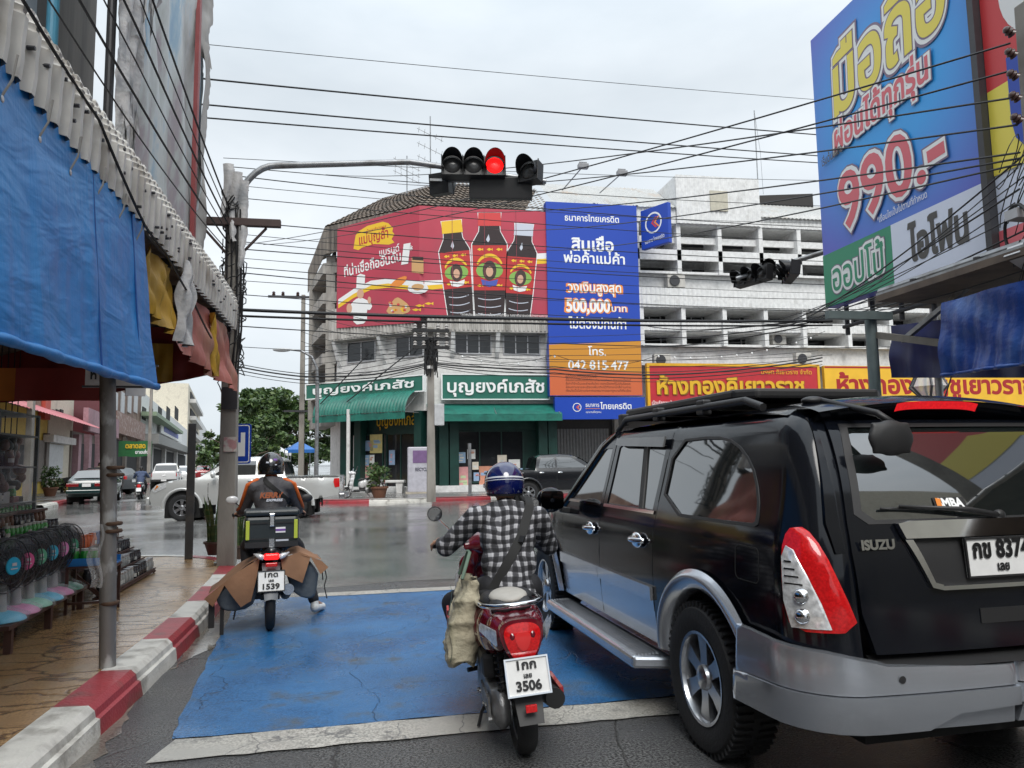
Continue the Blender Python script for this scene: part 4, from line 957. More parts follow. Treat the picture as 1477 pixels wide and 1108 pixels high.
def shred(k, y0, z0, w, l, sd):
    rd = random.Random(sd); ph = [rd.uniform(0, 6) for _ in range(4)]; J = [rd.random() for _ in range(32)]; J2 = [rd.uniform(-1, 1) for _ in range(32)]; K = [rd.uniform(-1, 1) for _ in range(14)]
    mb = MB()
    def fn(u, v):
        j = int(v*30) % 31; k_ = int(u*12) % 13
        ww = w*(1-.45*v)*(.88+.24*J[j]); y = y0+(u-.5)*ww+.05*math.sin(v*3+ph[1])*v+.018*J2[j]; z = z0-l*v*(1+.15*K[k_]*(v > .8))+.03*K[k_]
        return (.10+.09*abs(math.sin(u*4+v*2.2+ph[2]))+.012*K[k_]*J2[j]+.025*math.sin(u*9+ph[3]+v*11), y, z)
    mb.grid(fn, 12, 30); mb.build('torn_strip', rag, bt, 180)
for k, (y, z, w, l) in enumerate(((.0, 5.6, .65, 2.4), (.30, 4.6, .55, 2.6), (.05, 3.2, .5, 2.6), (-.15, 2.4, .35, 2.0))): shred(k, y, z, w, l, 30+k)
for y0, z0, w_, l_, sd_ in ((3.05, 6.4, .42, 3.2, 61), (3.02, 3.4, .46, 3.3, 62)):
    rd = random.Random(sd_); J = [rd.uniform(0, 1) for _ in range(60)]
    def sheetf(u, v): j = int(v*48); e = (.10*J[j]+.10*math.sin(v*7+sd_)+.05*math.sin(v*19))*u; return (.05+.05*math.sin(u*3+v*5)+.03*math.sin(u*6+v*13), y0+w_*u+e, z0-l_*v)
    mb = MB(); mb.grid(sheetf, 10, 48); mb.build('side_sheet', M('grey banner lining', (.40, .385, .36), .6, col2=(.24, .22, .20), c2=(1.5, .45, .7), bump=(6, .4, .03), stretch=(1, 3, .5)), bt, 180)
mb = MB()
for k in range(16):
    c = Vector((.12+rr.uniform(-.05, .12), rr.uniform(-.25, .45), rr.uniform(2.2, 6.0))); a = rr.uniform(.08, .2)
    P = [c+Vector((rr.uniform(-.1, .1), rr.uniform(-a, a), rr.uniform(-a, a))) for _ in range(4)]; mb.add(P, [(0, 1, 2), (0, 2, 3)])
tag(mb.build('shreds', rag, bt), kind='stuff')
# ---- posts and poles
conc = M('concrete pole', (.30, .28, .25), .75, col2=(.14, .125, .11), c2=(3, .45, .7), bump=(50, .3), stretch=(1, 1, .35))
rust = M('paint worn steel post', (.19, .18, .17), .5, .3, col2=(.40, .40, .39), c2=(7, .55, .62), bump=(50, .25), stretch=(1, 1, .5))
p = G(155, 962, .17); t = thing('canopy_post', 'scuffed steel tube post holding up the left canopy', 'post', (p.x, p.y, .17))
q = MB(); q.tube([(0, 0, 0), (-.03, 0, 1.0), (-.14, 0.05, 3.2)], [.052, .052, .050], 16); q.build('tube', rust, t, 60)
q = MB()
for z in (.42, .9, .95, 1.28, 1.33): q.lathe([(.056, -.012), (.063, 0), (.056, .012)], 16, (0, 0, z))
q.tube([(-.055, 0, .95), (-.075, -.02, 1.2), (-.06, 0, 1.6), (-.08, 0, 1.9)], .006, 6); q.build('wire_ties', M('rusty wire', (.09, .05, .03), .7, .3), t, 60)
q = MB(); q.grid(lambda u, v: (-.13+.10*u+.02*math.sin(v*9), -.03+.03*math.sin(u*7), .95-.42*v), 6, 16); q.build('plastic_bag', M('clear plastic', (.8, .8, .8), .25, alpha=.28), t, 180)
p = G(272, 806, .17); t = thing('bollard_post', 'plain grey square post standing on the pavement corner', 'post', (p.x, p.y, .17), .2)
q = MB(); q.box((0, 0, .98), (.11, .11, 1.96)); q.build('post', M('grey painted steel', (.10, .105, .11), .5, .2, col2=(.17, .15, .13), c2=(4, .5, .7)), t, bevel=.008)
pc = G(327, 815, .17); CPX, CPY = pc.x, pc.y
t = thing('utility_pole', 'dark concrete utility pole tangled in cables at the pavement corner', 'pole', (CPX, CPY, .17))
q = MB(); H_ = 5.45
q.prism([Vector((x, y, 0)) for x, y in ((-.12, -.10), (.12, -.10), (.12, .10), (-.12, .10))], (0, 0, 0), (0, 0, .01)); q = MB()
for i in range(8):
    z0, z1 = H_*i/8, H_*(i+1)/8; w0 = .115-.03*i/8; w1 = .115-.03*(i+1)/8
    q.add([(sx*w0-.02*i/8, sy*w0*.9, z0) for sx, sy in ((-1, -1), (1, -1), (1, 1), (-1, 1))]+[(sx*w1-.02*(i+1)/8, sy*w1*.9, z1) for sx, sy in ((-1, -1), (1, -1), (1, 1), (-1, 1))], [(0, 1, 5, 4), (1, 2, 6, 5), (2, 3, 7, 6), (3, 0, 4, 7)]+([(4, 5, 6, 7)] if i == 7 else []))
q.build('shaft', conc, t, bevel=.012)
q = MB(); q.box((.02, -.12, 4.72), (1.25, .09, .11)); q.bar((.45, -.10, 4.66), (.08, -.06, 4.25), .035, .035); q.bar((-.42, -.10, 4.66), (-.06, -.06, 4.25), .035, .035); q.build('crossarm', M('old timber arm', (.075, .05, .045), .8), t, bevel=.01)
q = MB(); cbl = M('black cable', (.012, .012, .013), .55)
rr = random.Random(4)
for k in range(26):
    z = rr.uniform(2.6, 5.1); pts = []
    a0 = rr.uniform(0, 6); ln = rr.uniform(1.5, 7)
    for i in range(14): a = a0+ln*i/13; r = .135+.05*rr.random(); pts.append((r*math.cos(a), r*math.sin(a), z+.55*(i/13-.5)*rr.uniform(.6, 1.4)))
    q.tube(pts, .008, 5)
for k in range(9):
    x = rr.uniform(-.13, .16); q.tube([(x, -.12-.03*rr.random(), 5.1-.2*k*.2), (x+.03, -.14, 4), (x+rr.uniform(-.05, .05), -.13, 3.2), (x*.8, -.11, 2.5+.3*rr.random())], .011, 5)
tag(q.build('cable_tangle', cbl, t, 60), kind='stuff')
q = MB(); q.box((.03, -.115, 1.62), (.17, .006, .20)); q.build('notice', M('pink paper notice', (.50, .27, .27), .6, col2=(.6, .55, .5), c2=(14, .45, .6)), t)
q = MB(); q.box((0.01, -.122, 2.25), (.20, .012, .30)); q.build('black_plate', dsteel, t)
for k in range(3):
    rd = random.Random(90+k); J = [rd.uniform(-1, 1) for _ in range(60)]; q = MB(); q.grid(lambda u, v: (-.15+.11*k+(.16-.09*v)*u+.018*J[int(v*18)]*u+.02*math.sin(v*5+k*2), -.14-.035*math.sin(u*3.1)-.02*math.sin(v*7+k), 5.55-.12*k-(.7+.25*k)*v-.08*abs(J[int(u*6)+30])*v), 6, 18); q.build('torn_plastic', rag, t, 180)
# potted snake plants at the pole foot
def snakeplant(px, py, label, seed, n=16, h=1.0):
    p = G(px, py, .17); t = thing('potted_plant', label, 'plant', (p.x, p.y, .17)); rd = random.Random(seed)
    q = MB(); q.lathe([(.10, 0), (.15, .16), (.17, .17), (.17, .20), (.15, .20), (.14, .15), (0, .15)], 18); q.build('pot', M('brown pot', (.10, .06, .045), .6), t, 40)
    q = MB()
    for k in range(n):
        a = rd.uniform(0, 6.28); r = rd.uniform(.02, .10); hh = h*rd.uniform(.55, 1.0); ln = rd.uniform(.02, .16); w = rd.uniform(.02, .032); d = Vector((math.cos(a), math.sin(a), 0)); s = Vector((-d.y, d.x, 0)); s = (s+d*rd.uniform(-.8, .8)).normalized(); tw = rd.uniform(-1, 1)
        L, Rr = [], []
        for i in range(7):
            v = i/6; c = d*(r+ln*v*v)+UP*(.15+hh*v); ss = (s*math.cos(tw*v)+d*math.sin(tw*v)); ww = w*(1.1-.15*v if i < 5 else (.6 if i == 5 else .03)); L.append(c-ss*ww); Rr.append(c+ss*ww)
        q.add(L+Rr, [(i, i+1, 7+i+1, 7+i) for i in range(6)])
    q.build('leaves', M('snake plant leaf', (.05, .095, .03), .45, col2=(.13, .15, .05), c2=(9, .5, .62), stretch=(.4, .4, 3)), t, 180)
snakeplant(310, 800, 'tall snake plant in a brown pot left of the concrete pole', 1, 18, .92)
snakeplant(345, 806, 'lower snake plant half hidden right of the concrete pole', 2, 12, .75)
# blue parking sign on a thin post
p = G(338, 800, .17); t = thing('traffic_sign', 'blue square sign with white symbol behind the concrete pole', 'sign', (p.x-.10, p.y+.6, .17), -R(8))
q = MB(); q.cyl((-.12, .03, 0), (-.12, .03, 1.95), .025); q.build('post', steel, t); q = MB(); q.prism([Vector((x, 0, z)) for x, z in rrect(-.25, 1.36, .22, 2.0, .04)], (0, 0, 0), (0, .015, 0)); q.build('plate', bl, t)
flat('symbol', [(-.02, 1.48), (.13, 1.48), (.13, 1.86), (.06, 1.86), (.06, 1.70), (-.02, 1.70)], -.004, wletter, t); flat('border', [rrect(-.23, 1.38, .20, 1.98, .035), rrect(-.215, 1.395, .185, 1.965, .03)[::-1]], -.004, wletter, t)
# ---- traffic signal mast
sigb = M('black signal housing', (.014, .014, .015), .45); lens = M('unlit smoked lens', (.045, .045, .045), .2); rlens = M('lit red lens', (.9, .01, .01), .3, emit=((1, .006, .006), 1.6), nz=None)
pm = G(329, 810, .17); am = W(400, 239, 10.9); a1 = W(645, 246, 10.6); a2 = W(788, 262, 10.6)
TL = thing('traffic_light', 'overhead traffic light on a curved grey mast arm, red lamp lit', 'traffic light', (pm.x, am.y, .17))
o = Vector((pm.x, am.y, .17)); zt = am.z-.17; q = MB()
pts = [(0, 0, 0), (0, 0, 2.4), (-.01, 0, zt-1.0)]; dx = am.x-pm.x
for i in range(1, 10): a = R(90*i/9); pts.append((dx*(1-math.cos(a)), 0, zt-.95+.95*math.sin(a)))
e = a2-o; pts += [(e.x*.5+dx*.5, e.y*.5, zt-.03), (e.x, e.y, e.z)]
q.tube(pts, [.058]*3+[.048]*9+[.042, .036], 14); q.build('mast', steel, TL, 60)
q = MB(); q.lathe([(.14, 0), (.14, .03), (.085, .04), (.08, .25), (.066, .27)], 16); q.build('base', steel, TL, 40)
def head(px, py, Z, n, lit, rz, parent, o, vis=True):
    c = W(px, py, Z)-o; h = bpy.data.objects.new('signal_head', bpy.data.meshes.new('signal_head'))
    w = .34*n; rot = Matrix.Rotation(rz, 3, 'Z'); b = MB(); b.box((0, .11, 0), (w, .20, .34))
    for k in range(n+1): b.box((-w/2+.34*k, -.0, 0), (.015, .03, .36))
    hb = b.build('signal_head', sigb, parent, bevel=.015); hb.location = c; hb.rotation_euler = (R(-8), 0, rz); hb.scale = (.87, .87, .87)
    m = Matrix.Rotation(R(90), 3, 'X')
    for k in range(n):
        x = -w/2+.17+.34*k; l = MB(); l.lathe([(0, .045), (.07, .038), (.12, .02), (.14, 0)], 24, (x, .005, 0), m); l.build('lens', rlens if k == lit else lens, hb, 60)
        v = MB(); N = 20
        def vf(u, s): a = R(-35+250*u); dep = -.26*(.45+.55*max(0, math.sin(a)))*s; return (x+.158*math.cos(a), dep, .158*math.sin(a))
        v.grid(vf, N, 4); v.grid(lambda u, s: Vector(vf(u, s))*1.0+Vector((.006*math.cos(R(-35+250*u)), 0, .006*math.sin(R(-35+250*u)))), N, 4)
        v.build('visor', sigb, hb, 60)
    return hb
head(683, 238, 10.45, 3, 2, R(-6), TL, o); head(762, 246, 10.5, 1, -1, R(-38), TL, o)
hb = head(722, 275, 10.75, 3, -1, R(172), TL, o); hb2 = head(640, 268, 10.8, 1, -1, R(150), TL, o)
q = MB(); q.bar(W(620, 260, 10.62)-o, W(786, 265, 10.62)-o, .05, .035); q.build('carrier_rail', steel, TL)
# ---- stand fans on a low bench
bench = M('dark red timber', (.07, .03, .022), .6, nz=(8, .3))
pa, pb = G(18, 938, .17), G(105, 884, .17); t = thing('bench', 'low dark timber bench under the row of fans', 'bench', ((pa.x+pb.x)/2-.12, (pa.y+pb.y)/2, .17), math.atan2(pb.y-pa.y, pb.x-pa.x))
Lb = (pb-pa).length+.5; q = MB(); q.box((0, 0, .20), (Lb, .34, .03)); q.build('plank', bench, t)
for x in (-Lb/2+.12, 0, Lb/2-.08):
    for y in (-.13, .13): q = MB(); q.box((x, y, .093), (.05, .05, .185)); q.build('leg', bench, t)
wrapm = M('milky plastic wrap', (.72, .74, .74), .2, alpha=.16); guard = M('black wire guard', (.05, .05, .055), .4)
blade = M('smoked fan blade', (.07, .085, .09), .2, alpha=.75)
fans = [('sky blue', (.10, .50, .72)), ('pink', (.72, .26, .48)), ('pale green', (.28, .62, .46)), ('sky blue', (.10, .50, .72)), ('pink', (.72, .26, .48)), ('mint green', (.10, .48, .34))]
hubs = [(.02, .40, .62), (.70, .11, .28), (.12, .42, .25), (.05, .45, .62), (.72, .25, .50), (.03, .28, .15)]
fl = ['blue hub fan with sky blue base, nearest end of the bench', 'red hub fan with pink base, second from the near end', 'green hub fan with pale green base in the row', 'bright blue hub fan with blue base, fourth along the bench', 'pink hub fan with pink base, fifth along the bench', 'dark green hub fan with mint base at the far end of the bench']
for k in range(6):
    u = k/5; p = pa.lerp(pb, u); t = thing('fan', fl[k], 'fan', (p.x-.10, p.y, .385), R(70), 'fans lined up on the bench')
    bm_ = M('fan base %s' % fans[k][0], fans[k][1], .3)
    q = MB(); q.lathe([(0, .07), (.06, .068), (.12, .05), (.165, .025), (.175, .005), (.17, 0), (0, 0)], 24); q.build('base', bm_, t, 50)
    q = MB(); q.lathe([(.045, .06), (.038, .2), (.035, .26)], 14); q.build('neck', M('grey fan neck', (.36, .36, .36), .5), t, 50)
    q = MB(); q.lathe([(.19, .0), (.185, .04), (.12, .075), (.06, .10), (.065, .17), (.05, .24)], 20); rd = random.Random(k); q.v = [(x*(1+rd.uniform(-.1, .12)), y*(1+rd.uniform(-.1, .12)), z) for x, y, z in q.v]; q.build('plastic_wrap', wrapm, t, 180)
    cz = .40; m = Matrix.Rotation(R(90), 3, 'X'); q = MB()
    for r_, d in ((.205, 0), (.20, .05), (.13, .080)): q.tube([(r_*math.cos(a), -d, cz+r_*math.sin(a)) for a in np.linspace(0, 2*math.pi, 29)], .0025 if r_ < .2 else .005, 5)
    for j in range(30):
        a = 2*math.pi*j/30; q.tube([(r_*math.cos(a), -d, cz+r_*math.sin(a)) for r_, d in ((.05, .095), (.12, .083), (.175, .065), (.205, 0))], .0010, 3, False)
    q.build('guard', guard, t, 60); q = MB(); q.lathe([(.203, 0), (.175, .06), (.12, .078), (.05, .09)], 32, (0, 0, cz), m, cap=False); q.lathe([(.203, 0), (.175, -.055), (.10, -.072), (0, -.075)], 32, (0, 0, cz), m, cap=False); q.build('guard_mesh', M('fine black fan mesh', (.03, .03, .034), .4, alpha=.38), t, 60)
    for j in range(3):
        a = 2.09*j+k; q = MB(); q.grid(lambda u, v: ((.03+.15*v)*math.cos(a+(u-.5)*(1.3-.3*v)), .02*(u-.5)*2, cz+(.03+.15*v)*math.sin(a+(u-.5)*(1.3-.3*v))), 8, 6); q.build('blade', blade, t, 180)
    q = MB(); q.lathe([(.05, 0), (.06, -.02), (.055, -.10), (.03, -.13)], 16, (0, .02, cz), Matrix.Rotation(R(-90), 3, 'X') @ Matrix.Scale(-1, 3, (0, 0, 1)) if False else Matrix.Rotation(R(90), 3, 'X')); q.build('motor', dsteel, t, 50)
    q = MB(); q.lathe([(0, .104), (.062, .102), (.066, .094)], 24, (0, 0, cz), m); q.build('hub_sticker', M('hub sticker %d' % k, hubs[k], .4), t, 40)
    q = MB(); q.box((0, -.106, cz+.012), (.04, .004, .022)); q.box((0, -.106, cz-.02), (.06, .004, .008)); q.build('sticker_print', M('pale sticker print', (.65, .6, .62), .5), t)
# ---- stepped racks with small wares
jarm = [M('green glass ware', (.03, .30, .04), .12, spec=.7), M('dark bottle ware', (.02, .02, .025), .15, spec=.7), M('brown ware', (.13, .05, .02), .3), M('clear glass ware', (.33, .34, .33), .1, spec=.7), M('blue ware', (.04, .09, .30), .3), M('orange ware', (.60, .12, .03), .35)]
capmt = M('pale lid', (.55, .54, .50), .4)
jn = [('green glass tumbler', 'green glass tumblers on the stepped racks'), ('dark bottle', 'dark bottles on the stepped racks'), ('brown pot', 'brown pots on the stepped racks'), ('clear glass jar', 'clear jars on the stepped racks'), ('blue tin', 'blue tins on the stepped racks'), ('orange tin', 'orange tins on the stepped racks')]
protos = {}
def jar(kind, loc, s=1.0):
    if kind not in protos:
        t = thing(jn[kind][0].split()[-1], jn[kind][0]+' among its look-alikes on the stall racks', jn[kind][0].split()[-1], loc, 0, jn[kind][1])
        q = MB(); q.lathe([(.030, 0), (.034, .01), (.036, .07), (.030, .09), (.026, .10)], 12); q.build('body', jarm[kind], t, 50)
        q = MB(); q.lathe([(.028, .098), (.029, .118), (0, .12)], 12); q.build('lid', {0: capmt, 1: dsteel, 3: alu}.get(kind, jarm[kind]), t, 50)
        q = MB(); q.grid(lambda u, v: (.0368*math.cos(1.5*u), .0368*math.sin(1.5*u), .026+.030*v), 5, 1); q.build('label', M('pale ware label', (.6, .6, .56), .5), t, 50)
        protos[kind] = t
    else: t = copy_tree(protos[kind])
    t.location = loc; t.rotation_euler = (0, 0, random.uniform(0, 6)); t.scale = (s, s, s); return t
def rack(label, pts, tiers, loc0, d, up, back, depth, ware):
    """tiers of planks stepping up and back along direction d"""
    t = thing('stepped_rack', label, 'rack', loc0, math.atan2(d.y, d.x)); L = d.length; q = MB(); n_ = Vector((-d.y, d.x, 0)).normalized()
    for k in range(tiers):
        q = MB(); q.box((0, .06+back*k, .03+up*k), (L, depth, .022)); q.build('shelf', bench, t)
        q = MB(); q.box((0, .06+back*k-depth/2, .06+up*k), (L, .012, .015)); q.build('rail', bench, t)
    for s in (-L/2+.02, L/2-.02):
        q = MB(); q.bar((s, 0, .01), (s, back*tiers+.05, up*tiers-.02), .03, .04); q.box((s, back*(tiers-1)+.06, (up*(tiers-1)+.0)/2), (.035, .035, up*(tiers-1)+.04)); q.build('leg', bench, t)
    for k in range(tiers):
        kinds, step, s = ware[k]; x = -L/2+.06; i = 0
        while x < L/2-.04:
            kd = kinds[(i//5) % len(kinds)]; p = Vector(loc0)+d.normalized()*x+n_*(.06+back*k)+UP*(.042+up*k); jar(kd, tuple(p), s*random.uniform(.93, 1.05)); x += step; i += 1
    return t
pa, pb = G(152, 868, .17), G(224, 826, .17); d = pb-pa; d.z = 0
rack('small stepped rack of jars and tins behind the canopy post', None, 4, (tuple((pa+pb)/2)), d, .135, .13, .12, [([1, 3], .115, 1.3), ([1, 1, 3], .10, 1.2), ([1], .10, 1.2), ([2, 5, 4], .11, 1.3)])
pa2 = Vector((-3.30, 6.9, .57)); pb2 = Vector((-3.36, 9.9, .57)); d2 = pb2-pa2
rack('big stepped rack crowded with green glasses above the fans', None, 5, tuple((pa2+pb2)/2), d2, .088, .14, .13, [([1, 2], .105, 1.1), ([0, 1], .105, 1.1), ([0, 0, 1], .105, 1.1), ([1, 2], .105, 1.1), ([0], .10, 1.25)])
t = thing('stall_table', 'plain table carrying the big stepped rack behind the fans', 'table', (-3.72, 8.4, .17), math.atan2(d2.y, d2.x))
q = MB(); q.box((0, -.05, .38), (3.1, .86, .03)); q.build('top', bench, t)
for x in (-1.3, 1.3):
    for y in (-.4, .3): q = MB(); q.box((x, y, .18), (.05, .05, .36)); q.build('leg', bench, t)
q = MB(); q.grid(lambda u, v: (-1.54+3.08*u, -.49+.02*math.sin(u*60), .36-.33*v), 90, 2); q.build('skirt', M('tan table skirt', (.15, .12, .07), .7), t, 180)
# table at the end with bright tins
p = G(150, 885, .17); t = thing('side_table', 'small dark frame table with a blue tray beside the fans', 'table', (p.x-.15, p.y+.15, .17), .1)
q = MB(); q.box((0, 0, .42), (.42, .3, .02)); q.build('top', bench, t)
for x in (-.19, .19):
    for y in (-.13, .13): q = MB(); q.box((x, y, .205), (.025, .025, .41)); q.build('leg', bench, t)
q = MB(); q.box((0, -.13, .10), (.36, .02, .02)); q.build('stretcher', bench, t)
tt = thing('tray', 'bright blue tray lying on the small frame table', 'tray', (p.x-.15, p.y+.15, .60), .1); q = MB(); q.box((0, 0, .01), (.40, .26, .02)); q.box((0, -.125, .04), (.40, .012, .06)); q.box((0, .125, .04), (.40, .012, .06)); q.build('dish', M('bright blue plastic', (.02, .20, .55), .35), tt, bevel=.004)
for k, kd in enumerate((0, 0, 0, 5, 4)): jar(kd, (p.x-.31+.08*k, p.y+.13, .622), 1.1)
# glass cabinet at the far left
t = thing('display_cabinet', 'dim glass display cabinet with cups at the left edge', 'cabinet', (-4.05, 9.1, .17), R(95))
q = MB()
for x in (-.6, .6):
    for y in (-.2, .2): q.box((x, y, .98), (.035, .035, 1.95))
for z in (.45, .95, 1.35, 1.7, 1.94): q.box((0, 0, z), (1.16, .43, .02))
q.build('frame', dsteel, t); q = MB(); q.box((0, -.225, 1.2), (1.2, .006, 1.5)); q.build('glass', M('cabinet glass', (.5, .55, .55), .05, alpha=.06), t)
q = MB(); q.box((0, .21, .98), (1.2, .01, 1.9)); q.build('back_panel', M('cabinet back', (.06, .05, .05), .6), t)
rd = random.Random(5)
for k in range(18): jar([3, 1, 2, 0][k % 4], (-4.05+rd.uniform(-.12, .12), 8.6+.055*k, .17+[.965, 1.365, .465][k % 3]), 1.5)
# ================================================================== FAR LEFT STREET, TREES
LF = Frame((-15.6, 32.3), R(100.2))
sdir = LF.r
pinkm = M('pink awning sheet', (.52, .14, .16), .5, col2=(.36, .10, .11), c2=(1, .5, .8)); ywall = M('yellow wall', (.62, .44, .08), .7); rwall = M('dark red wall', (.20, .025, .03), .7); mauve = M('mauve wall', (.38, .23, .26), .7, col2=(.25, .16, .18), c2=(1, .5, .8))
brownw = M('brown timber wall', (.19, .12, .09), .7, col2=(.30, .22, .17), c2=(.8, .5, .6)); cream = M('cream wall', (.62, .57, .46), .7, col2=(.38, .34, .28), c2=(.8, .55, .85)); gryw = M('grey brown wall', (.20, .175, .155), .8, col2=(.12, .10, .09), c2=(.8, .45, .7)); shutw = M('white roller shutter', (.55, .56, .57), .5); navy = M('blue shop shutter', (.05, .10, .25), .6)
def row(name, label, p0, p1, yt, wallmat, depth=10):
    xa = LF.xz(p0, 690)[0]; xb = LF.xz(p1, 690)[0]
    zt = max(3.5, LF.xz(p0, yt)[1]); t = thing(name, label, 'building', LF.w((xa+xb)/2, 0, 0), LF.rz); w = xb-xa-.05
    MB().box((0, depth/2, zt/2), (w, depth, zt)).build('wall', wallmat, t); return t, w, zt, xa, xb
def L_(t, xa, xb, px, py): x, z = LF.xz(px, py); return x-(xa+xb)/2, z
def rect(t, xa, xb, p0, p1, y0, y1, mat, name, out=.08, th=.1):
    x0, _ = L_(t, xa, xb, p0, y0); x1, _ = L_(t, xa, xb, p1, y0); pm_ = (p0+p1)/2; zb = LF.xz(pm_, y1)[1]; zt = LF.xz(pm_, y0)[1]
    return MB().box(((x0+x1)/2, -out, (max(zb, .2)+zt)/2), (abs(x1-x0), th, zt-max(zb, .2))).build(name, mat, t)
t, w, z, xa, xb = row('shophouse', 'yellow upper-floored shophouse with pink awning at the left edge', -90, 65, 480, ywall)
rect(t, xa, xb, -90, 66, 626, 700, gryw, 'lower_wall', .06); rect(t, xa, xb, 57, 65, 540, 606, M('red pillar', (.5, .08, .05), .6), 'pillar', .2, .3)
rect(t, xa, xb, -20, 56, 560, 584, brownw, 'balustrade', .1); rect(t, xa, xb, -10, 30, 640, 690, voidm, 'doorway', .1)
x0, z0 = L_(t, xa, xb, -60, 570); mb = MB(); L = xb-xa; e1 = LF.xz(66, 612)[1]
mb.grid(lambda u, v: (-L/2+(L+7)*u, -1.9*v, e1+.9-.9*v+(.03 if round(u*80) % 2 else 0)), 80, 2); mb.build('awning', pinkm, t, 30)
t, w, z, xa, xb = row('shophouse', 'narrow white block with four small vents and a roller shutter', 66, 102, 500, cream)
for k in range(4): rect(t, xa, xb, 68+k*6, 72+k*6, 591, 595, voidm, 'vent', .03, .08)
rect(t, xa, xb, 61, 89, 641, 690, shutw, 'shutter', .06); rect(t, xa, xb, 61, 96, 630, 640, white, 'shutter_box', .3, .5); rect(t, xa, xb, 62, 66, 625, 700, gryw, 'pier', .12, .2)
t, w, z, xa, xb = row('shophouse', 'mauve fronted shophouse with dark red upper floor and a satellite dish', 102, 152, 500, rwall)
rect(t, xa, xb, 101, 152, 597, 627, mauve, 'parapet', .9, .3); rect(t, xa, xb, 101, 152, 627, 700, gryw, 'shop_front', .05)
for p in (103, 119, 135, 148): rect(t, xa, xb, p, p+4, 627, 700, mauve, 'pier', .25, .4)
for p in (108, 124, 139): rect(t, xa, xb, p, p+9, 640, 698, voidm, 'doorway', .14, .1)
dx, dz = L_(t, xa, xb, 109, 605); q = MB(); q.lathe([(0, .0), (.25, .03), (.5, .12), (.62, .22)], 20, (dx, -1.9, dz), Matrix.Rotation(R(75), 3, 'X')); d_ = q.build('satellite_dish', M('dish mesh grey', (.30, .30, .30), .5, alpha=.75), t, 60)
q = MB(); q.cyl((dx, -1.7, dz-.9), (dx, -1.85, dz), .03); q.build('dish_stand', steel, t)
t, w, z, xa, xb = row('shophouse', 'timber framed shophouse with brown sign band and green banner', 152, 200, 500, brownw)
rect(t, xa, xb, 153, 199, 602, 630, M('brown sign band', (.28, .17, .14), .6, col2=(.45, .36, .32), c2=(3, .55, .6)), 'sign_band', .7, .2)
for p in (154, 164, 174, 184, 193): rect(t, xa, xb, p, p+5, 566, 596, shutw, 'window', .05, .08)
rect(t, xa, xb, 153, 199, 636, 700, voidm, 'shop_front', .05)
for p in (153, 176, 197): rect(t, xa, xb, p, p+2.5, 630, 700, gryw, 'pier', .2, .3)
q_ = LF.xz(178, 657, 2.0); q2 = LF.xz(209, 640, 2.0); tb = thing('hanging_banner', 'green banner with yellow words strung below the brown sign band', 'banner', LF.w((q_[0]+q2[0])/2, -2.0, q_[1]), R(16))
bw = 2.6; bh = q2[1]-q_[1]; q = MB(); q.grid(lambda u, v: (-bw/2+bw*u, .05*math.sin(u*7), bh*v+.03*math.sin(u*9)), 20, 4); q.build('cloth', M('green banner cloth', (.02, .14, .04), .5), tb, 180)
lettering('ตลาดสด', 0, bh*.55, bh*.24, yel, tb, -.07, bold=.06, width=bw*.6); lettering('ขายส่ง', bw*.2, bh*.18, bh*.17, wletter, tb, -.07, bold=.05)
t, w, z, xa, xb = row('shophouse', 'long white shophouse with balcony awnings and a blue lettered sign', 200, 268, 560, white2)
rect(t, xa, xb, 201, 267, 650, 700, voidm, 'shop_front', .1)
for p in (212, 232, 250): rect(t, xa, xb, p, p+1.5, 640, 700, white, 'pier', .4, .5)
rect(t, xa, xb, 203, 266, 637, 648, M('grey awning', (.28, .28, .27), .6), 'awning', 1.0, 1.8)
rect(t, xa, xb, 226, 258, 617, 632, offw, 'sign', .5, .2); rect(t, xa, xb, 230, 252, 621, 628, blup, 'sign_print', .62, .06)
for p in (205, 215, 228, 240, 252): rect(t, xa, xb, p, p+5, 588, 606, voidm, 'window', .04, .1)
rect(t, xa, xb, 202, 250, 608, 613, M('faded green awning', (.25, .33, .22), .6), 'awning', .9, 1.6)
t, w, z, xa, xb = row('apartment_block', 'tall cream block with stacked balconies far down the left street', 268, 286, 545, cream, 14)
for k in range(4): rect(t, xa, xb, 274, 285, 575+k*22, 585+k*22, voidm, 'opening', .1, .3); rect(t, xa, xb, 273, 286, 586+k*22, 591+k*22, white, 'balcony', .8, 1.5)
t, w, z, xa, xb = row('shophouse', 'distant blue shuttered shophouses at the end of the left street', 286, 304, 600, white2, 14); rect(t, xa, xb, 287, 303, 650, 668, navy, 'shutter', .3, .5)
# left street pavement and kerb
KLp = [LF.w(-30, -3.2, 0), LF.w(-2, -3.2, 0), LF.w(220, -3.2, 0)]
kerb([(p.x, p.y) for p in KLp[1:]][::1], 'kerb', '', 0, 2.5, h=.16, w=.26, inward=1)
mb = MB(); a, b = LF.w(-2, -3.0, .155), LF.w(220, -3.0, .155); c, d = LF.w(220, 4, .155), LF.w(-2, 4, .155); mb.add([a, b, c, d], [(0, 1, 2, 3)]); e = [LF.w(-2, -3.0, .155), LF.w(-2, 4, .155), Vector((-60, 29, .155)), Vector((-60, 24, .155))]
struct('pavement', mb, m_conc)
# cross-street left side, closing the gap behind the stall
t = thing('shophouse', 'plain grey shophouse row left of the yellow one, seen behind the stall', 'building', LF.w(-18, 0, 0), LF.rz)
MB().box((0, 6, 4.5), (17, 11, 9)).build('wall', gryw, t); MB().box((0, .4, 1.8), (15, .3, 3)).build('shop_front', voidm, t); q = MB(); q.grid(lambda u, v: (-8.5+17*u, -2*v, 4.2-.9*v), 20, 2); q.build('awning', pinkm, t)
